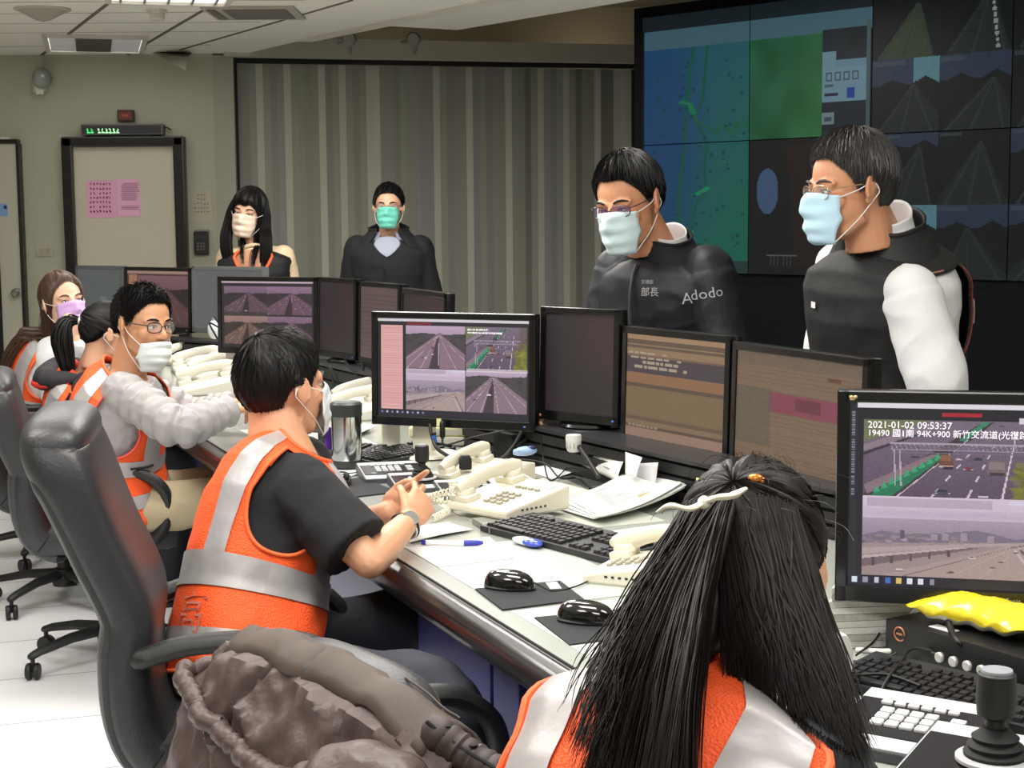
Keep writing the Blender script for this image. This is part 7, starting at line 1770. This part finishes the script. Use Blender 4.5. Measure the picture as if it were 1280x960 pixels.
# ================= two officials in front of the video wall
def man_navy():
    t = figure('person', 'person in navy bomber jacket with white embroidery, smiling down behind the monitors', (.42, 5.0, 0))
    sk = skin((208, 148, 112)); h = R_(222); rv, fw = H(h)
    hc = P(786, 254, 4.93); nb = P(826, 312, 5.02); pel = Vector((nb.x + .05, nb.y + .06, .94))
    tor = Torso(pel, nb, rv, H(R_(225))[0], W=1.16, D=1.22, belly=.03)
    HM = head_matrix(hc, R_(217), R_(15), R_(4), 1.22)
    shR = tor.center(.87) + rv * 0.172; shL = tor.center(.87) - rv * 0.172
    elR = shR + rv * .06 + fw * .05 + Vector((0, 0, -.30)); elL = shL - rv * .08 + Vector((0, 0, -.30)); wrR = elR + fw * .2 + Vector((0, 0, -.12)); wrL = elL + fw * .2 + Vector((0, 0, -.12))
    legs = stand_legs(pel, rv, fw)
    hs = [lambda mb: hand(mb, wrR, fw - Vector((0, 0, .4)), rv * -1, 1, curl=.4), lambda mb: hand(mb, wrL, fw - Vector((0, 0, .4)), rv, 1, curl=.4)]
    body(t, tor, HM, .066, [(shR, elR, wrR), (shL, elL, wrL)], legs, sk, .0045, hs, head_wide=1.02)
    eyes(t, HM, .9); brows(t, HM, hair_b); mask(t, HM, mat('mask_pale_blue', (206, 226, 230), .8), s=1.05); glasses(t, HM, mat('glasses_dark_metal', (60, 52, 60), .3, metal=.5), lens=(120, 80, 160), rx=.026, rz=.015, la=.22, rim=.0013)
    short_hair(t, HM, hair_b, [(0, .080), (.5, .082), (.8, .060), (1.05, .040), (1.28, .008), (1.42, -.006), (1.62, .020), (1.95, .012), (2.2, -.030), (PI, -.062)], axis=(.15, -.30, .94), n=2600, er=(.083, .104, .106), seed=18, lift=.010, slen=.6, side=.25, rad=.0013)
    mb = MB(); tor.solid(mb, -.10, .99, .014, 40, 34); sleeve(mb, shR, elR, wrR, .088, .080, .060); sleeve(mb, shL, elL, wrL, .092, .084, .060)
    jo = remesh('bomber_jacket', mb, navy, t, .0065, 2, wrinkle(.007, 8, 5))
    collar_ring(t, tor, 'jacket_collar', mat('navy_ribbed', (15, 16, 22), .8), t0=.95, h=.052, off=.012, gap=.05, lean=.010, th=.008)
    collar_ring(t, tor, 'shirt_collar', white_cloth, t0=.99, h=.066, off=.000, gap=.06, lean=.004, th=.004)
    part('zip', MB().tube([tor.S(.25, lerp(-.1, .95, k / 20), .026) for k in range(21)], .005, 8), mat('zip_dark', (60, 60, 64), .4), t, world=True)
    # embroidery: placed on the cloth by casting onto the jacket
    bv = bvh_of(jo); wt_ = mat('embroidery_white', (226, 226, 230), .7)
    vd = Vector((0, 1, 0)); upv = Vector((0, 0, 1)); rt = Vector((1, 0, 0)); c = shL + Vector((0, 0, -.115))
    def emb(name, s, size, px, py, Yg, tilt=0.0, rdir=None):
        q = P(px, py, Yg); r2 = (rdir or rt); r2 = (Matrix.Rotation(-tilt, 3, Vector((0, 1, 0))) @ r2).normalized(); n2 = r2.cross(upv).normalized(); u2 = n2.cross(r2) * 1
        q = q + r2.cross(u2).normalized() * .0
        o_ = q - Vector((0, 0, 0))
        text_on(name, s, size, o_, r2, u2, wt_, t, bvh=bv, lift=.002)
    nrmL = (-rv * .85 + fw * .2).normalized(); rL = Vector((0, 0, 1)).cross(nrmL).normalized()
    emb('sleeve_script', 'dodo', .045, 867, 376, 4.80, .16, rdir=Vector((.98, .20, 0)))
    emb('sleeve_emblem', 'A', .050, 856, 381, 4.80, .10, rdir=Vector((.98, .20, 0)))
    emb('chest_name', '林佳龍', .026, 794, 370, 4.80, .0, rdir=Vector((.93, -.3, 0)).normalized()) if False else emb('chest_name', '部長', .030, 796, 371, 4.80, .0, rdir=Vector((.95, -.2, 0)).normalized())
    emb('chest_line', '交通部', .014, 796, 356, 4.80, .0, rdir=Vector((.95, -.2, 0)).normalized())
    trousers(t, tor, legs, slate, 10)
man_navy()
def man_grey():
    t = figure('person', 'grey haired person in black vest and white sleeves, seen from the side', (1.02, 4.35, 0))
    sk = skin((204, 146, 112)); h = R_(238); rv, fw = H(h)
    hc = P(1062, 236, 4.2); nb = P(1102, 298, 4.30); pel = Vector((nb.x + .04, nb.y + .06, .93))
    tor = Torso(pel, nb, H(R_(235))[0], rv, bend=-fw * .03, W=1.12, D=1.22, belly=.03)
    HM = head_matrix(hc, R_(252), R_(6), R_(0), 1.20)
    shR = tor.center(.87) + rv * 0.172; shL = P(1138, 366, 4.12)
    elL = P(1172, 480, 4.06); elR = shR + rv * .03 + Vector((0, 0, -.30)); wrL = elL - fw * .12 + rv * .10 + Vector((0, 0, -.14)); wrR = elR - fw * .25 + Vector((0, 0, -.14)) - rv * .1
    legs = stand_legs(pel, rv, fw)
    hs = [lambda mb: hand(mb, wrR, -rv - fw * .2, fw, 1, curl=.5), lambda mb: hand(mb, wrL, rv - fw * .2, fw, -1, curl=.5)]
    body(t, tor, HM, .064, [(shR, elR, wrR), (shL, elL, wrL)], legs, sk, .0045, hs)
    eyes(t, HM, .5); brows(t, HM, mat('brow_grey', (70, 64, 60), .6)); mask(t, HM, mat('mask_light_blue', (188, 222, 240), .8)); glasses(t, HM, mat('glasses_gold', (190, 160, 120), .3, metal=.7), rim=.0012)
    short_hair(t, HM, hair_w, [(0, .078), (.5, .078), (.8, .058), (1.05, .038), (1.28, .004), (1.42, -.012), (1.62, .016), (1.95, .006), (2.2, -.040), (PI, -.072)], axis=(.25, -.35, .9), n=2800, er=(.085, .104, .106), seed=28, lift=.010, slen=.7, side=.3, rad=.0014)
    mb = MB(); tor.solid(mb, -.10, .98, .006, 36, 30); sleeve(mb, shR, elR, wrR, .074, .072, .056); sleeve(mb, shL, elL, wrL, .078, .080, .060)
    remesh('shirt', mb, white_cloth, t, .007, 2, wrinkle(.008, 8, 6))
    arm = (.46, .86); surf, skip, a, b = vest_mesh(tor, .036, -.16, 1.0, arm=arm, armw=.088, neck=(.97, .02), wav=.005)
    bvst = mat('official_vest_black', (22, 22, 24), .65, bump=.15, bscale=40)
    vo = part('vest', MB().grid(surf, 150, 90, wrap=True, skip=skip), bvst, t, world=True); vo.modifiers.new('s', 'SOLIDIFY').thickness = .006
    collar_ring(t, tor, 'vest_collar', bvst, t0=.96, h=.055, off=.026, gap=.05, lean=.014, th=.008)
    collar_ring(t, tor, 'shirt_collar', white_cloth, t0=.99, h=.080, off=.002, gap=.04, lean=.004, th=.004)
    armhole_trim(t, surf, a, b, .5, arm, .088, mat('piping_dark_red', (120, 40, 36), .6), .0025)
    # pale reflective tab on the back
    part('reflective_tab', MB().grid(lambda u, v: surf(lerp(.60, .70, u), (lerp(.60, .70, v) + .03 * u - a) / (b - a), .006 + .004 * math.sin(u * 14)), 16, 8), mat('tab_silver', (190, 190, 196), .4, metal=.3), t, world=True).modifiers.new('s', 'SOLIDIFY').thickness = .002
    part('piping', MB().tube([surf(.50 - k * .012, (.93 - .0 * k - a) / (b - a), .003) for k in range(10)], .0025, 6), mat('piping_tan', (170, 120, 100), .6), t, world=True)
    part('chest_mark', MB().grid(lambda u, v: surf(lerp(.185, .20, u), (lerp(.72, .75, v) - a) / (b - a), .007), 4, 4), mat('embroidery_white', (226, 226, 230), .7), t, world=True)
    trousers(t, tor, legs, slate, 11)
man_grey()
# ================= long haired woman in the foreground
def woman_near():
    t = figure('person', 'person with long black hair and white bow, seen from behind, orange vest', (.10, 1.66, 0))
    sk = skin((222, 170, 140)); h = R_(38); rv, fw = H(h)
    pel = Vector((.08, 1.66, .60)); nb = P(905, 872, 1.87)
    tor = Torso(pel, nb, rv, H(R_(34))[0], bend=-fw * .05 + Vector((0, 0, .03)), W=1.14, D=1.02)
    HM = head_matrix(P(938, 714, 1.96), R_(27), R_(20), R_(0), 1.08)
    shR = tor.center(.86) + H(R_(34))[0] * 0.146; shL = tor.center(.86) - H(R_(34))[0] * 0.146
    elR = shR + fw * .02 + rv * .04 + Vector((0, 0, -.26)); elL = shL + fw * .03 - rv * .02 + Vector((0, 0, -.26)); wrR = elR + fw * .12 - rv * .12 + Vector((0, 0, -.06)); wrL = elL + fw * .12 + rv * .12 + Vector((0, 0, -.06))
    legs = seated_legs(pel, rv, fw, .56, .40)
    hs = [lambda mb: hand(mb, wrR, fw, (0, 0, -1), 1, curl=.35, s=.92), lambda mb: hand(mb, wrL, fw + rv * .2, (0, 0, -1), -1, curl=.35, s=.92)]
    body(t, tor, HM, .050, [(shR, elR, wrR), (shL, elL, wrL)], legs, sk, .0042, hs)
    eyes(t, HM); brows(t, HM, hair_b); mask(t, HM, mat('mask_translucent_white', (232, 236, 238), .8)); glasses(t, HM, mat('glasses_clear', (200, 190, 186), .2), rim=.0011)
    hb_ = mat('hair_black_brown', (24, 18, 17), .48, spec=.3)
    tie_l = Vector((0, -.112, .062))
    short_hair(t, HM, hb_, [(0, .068), (.8, .050), (1.15, .024), (1.42, .004), (1.60, .004), (1.9, -.03), (PI, -.075)], axis=(0, -.84, .54), n=4200, er=(.088, .108, .106), seed=31, lift=.0018, slen=1.5, swirl=.03, frizz=.0012, rad=.0010)
    # lower hair hangs down the back and spreads
    rs = random.Random(77)
    tie = HM @ tie_l; B3 = HM.to_3x3(); bkv = -(B3.col[1].normalized()); upv = B3.col[2].normalized(); rtv = B3.col[0].normalized()
    def strand(p0, target, bulge, r, nseg=16, jit=.006, mb=None):
        p0 = Vector(p0); target = Vector(target); pts = []
        mid = (p0 + target) / 2 + bulge
        for k in range(nseg + 1):
            s_ = k / nseg; p = p0 * (1 - s_) ** 2 + mid * 2 * s_ * (1 - s_) + target * s_ * s_
            p += Vector((noise.noise(Vector((p0.x * 40, s_ * 3, target.x * 30))), noise.noise(Vector((p0.z * 40, s_ * 3, target.x * 30 + 9))), 0)) * jit * s_
            p = tor.push(p, .022 + bulge.length * .05)
            hl = HM.inverted() @ p; q = Vector((hl.x / .086, (hl.y + .012) / .106, (hl.z - .03) / .100))
            if q.length < 1: hl = Vector((0, -.012, .03)) + (hl - Vector((0, -.012, .03))) / q.length; p = HM @ hl
            pts.append(p)
        mb.tube(pts, [r * (1 - .85 * (k / nseg) ** 4) for k in range(nseg + 1)], 3, caps=False)
    mb = MB()
    A_ = Vector(P(762, 985, 1.60)); B_ = Vector(P(1010, 985, 1.62))       # spread of the tips across the back
    for q in range(3000):      # ponytail fan from the tie
        k = rs.random(); a = rs.uniform(0, 2 * PI)
        p0 = tie + (rtv * math.cos(a) + upv * math.sin(a)) * .010 * rs.random() + bkv * .012
        tgt = P(lerp(735, 850, k ** .9) + rs.gauss(0, 10), 1010 + rs.gauss(0, 18), lerp(1.70, 1.60, k) + rs.gauss(0, .01))
        strand(p0, tgt, bkv * (.045 + .02 * rs.random()) + Vector((0, 0, .02 + .03 * rs.random())) + rtv * (.0 + .03 * (k - .5)), .0010, mb=mb)
    for q in range(1500):      # left lower hair flaring over the shoulder
        k = rs.random(); az = lerp(R_(110), R_(178), rs.random()); pt = hair_surface((0, -.1, 1), er=(.088, .108, .106)); p0 = HM @ pt(-az, lerp(1.1, 1.75, rs.random()), .99)
        tgt = P(lerp(725, 850, k) + rs.gauss(0, 12), lerp(820, 960, rs.random() ** .5) + 20, lerp(1.86, 1.66, rs.random()))
        strand(p0, tgt, bkv * .02 - rtv * .045 * rs.random() + Vector((0, 0, -.02)), .0012, mb=mb, jit=.02)
    for q in range(2600):      # right side hair coming down behind the ear to the right shoulder
        k = rs.random(); az = lerp(R_(126), R_(185), k if q % 3 else rs.random()); k = 1 - k if q % 3 else k; pt = hair_surface((0, -.1, 1), er=(.088, .108, .106)); p0 = HM @ pt(az, lerp(1.0, 1.75, rs.random()), .99)
        tgt = P(lerp(915, 1088, k) + rs.gauss(0, 6), lerp(832, 945, k ** 1.1) + rs.gauss(0, 20), lerp(1.77, 1.69, k))
        strand(p0, tgt, bkv * .015 + rtv * .01 * rs.random(), .0012, mb=mb, jit=.012)
    part('long_hair', mb, hb_, t, world=True)
    # solid under-layer of the hanging hair
    def under(u, v):
        az = lerp(R_(-150), R_(150), u); pt = hair_surface((0, -.1, 1), er=(.084, .104, .100)); az2 = PI + (u - .5) * R_(150)
        p0 = HM @ pt(az2, 1.45, .97); tgt = P(lerp(790, 870, u), 960, lerp(1.74, 1.72, u)); mid = (p0 + tgt) / 2 + bkv * .03
        p = p0 * (1 - v) ** 2 + mid * 2 * v * (1 - v) + tgt * v * v; return tor.push(p, .018) + Vector((0, 0, .004 * noise.noise(Vector((u * 30, v * 3, 0)))))
    o = part('hair_underlayer', MB().grid(under, 40, 30), hb_, t, world=True); o.modifiers.new('s', 'SOLIDIFY').thickness = .012
    def under2(u, v):
        a = u * 2 * PI; c = tie * (1 - v) ** 2 + ((tie + P(805, 1010, 1.66)) / 2 + bkv * .045 + Vector((0, 0, .03))) * 2 * v * (1 - v) + P(805, 1010, 1.66) * v * v
        w_ = lerp(.012, .046, v ** .8); return c + rtv * math.cos(a) * w_ + bkv * math.sin(a) * lerp(.012, .020, v)
    part('ponytail_core', MB().grid(under2, 28, 30, wrap=True), hb_, t, world=True)
    fly = MB()
    for q in range(90):
        pt = hair_surface((0, -.1, 1), er=(.088, .108, .106)); az = rs.uniform(0, 2 * PI); p0 = HM @ pt(az, rs.uniform(.1, 1.3), 1.0); n_ = (p0 - HM @ Vector((0, 0, .03))).normalized(); p2 = p0 + n_ * rs.uniform(.006, .016) + Vector((rs.gauss(0, .02), rs.gauss(0, .02), -.02))
        fly.tube(catmull([p0, (p0 + p2) / 2 + n_ * .01, p2], 3), .00035, 3, caps=False)
    part('hair_wisps', fly, hb_, t, world=True)
    # white bow and amber clip
    bow = mat('bow_cream', (232, 226, 204), .6); L0 = P(826, 636, 1.84); L1 = P(932, 612, 1.86)
    bt_ = P(880, 628, 1.825)
    part('hair_bow', MB().tube(catmull([P(822, 640, 1.83), P(838, 632, 1.815), P(862, 636, 1.81), bt_], 5), [.003, .004, .0045, .005, .0055, .006, .006, .005, .005, .0055, .006, .006, .006, .006, .005, .004], 10, flat=.6).tube(catmull([bt_, P(896, 622, 1.815), P(914, 620, 1.82), P(932, 611, 1.835)], 5), [.004, .005, .006, .007, .006, .006, .007, .007, .007, .007, .007, .008, .007, .006, .005, .004], 10, flat=.6).ell(bt_, (.008, .008, .008)), bow, t, world=True)
    part('hair_clip', MB().ell(P(944, 598, 1.90), (.010, .008, .006)).ell(P(952, 601, 1.90), (.006, .006, .005)), mat('clip_amber', (206, 128, 50), .2, metal=.4), t, world=True)
    # clothes
    top = mat('charcoal_jacket', (58, 62, 68), .6, bump=.2, bscale=40)
    mb = MB(); tor.solid(mb, -.12, .97, .004, 36, 30); sleeve(mb, shR, elR, wrR, .074, .068, .048); sleeve(mb, shL, elL, wrL, .074, .068, .048)
    remesh('jacket', mb, top, t, .007, 2, wrinkle(.007, 10, 8))
    vm = vest_mat('vest_orange_mesh', (255, 92, 36))
    vo, surf = make_vest(t, tor, vm, silverb, off=.022, t0=-.12, t1=1.02, bands=((.22, .36), (-.02, .08)), shoulder=(.060, .135), arm=(.48, .93), armw=.105, neck=(.80, .12), wav=.006, seed=21)
    for uc in (0.0, .5): armhole_trim(t, surf, -.12, 1.02, uc, (.48, .93), .105, trimm, .006)
    part('neck_trim', MB().tube([surf((.38 + k / 30 * .74) % 1.0, 1.0, .003) for k in range(31)], .006, 8), trimm, t, world=True)
    trousers(t, tor, legs, slate, 12)
woman_near()
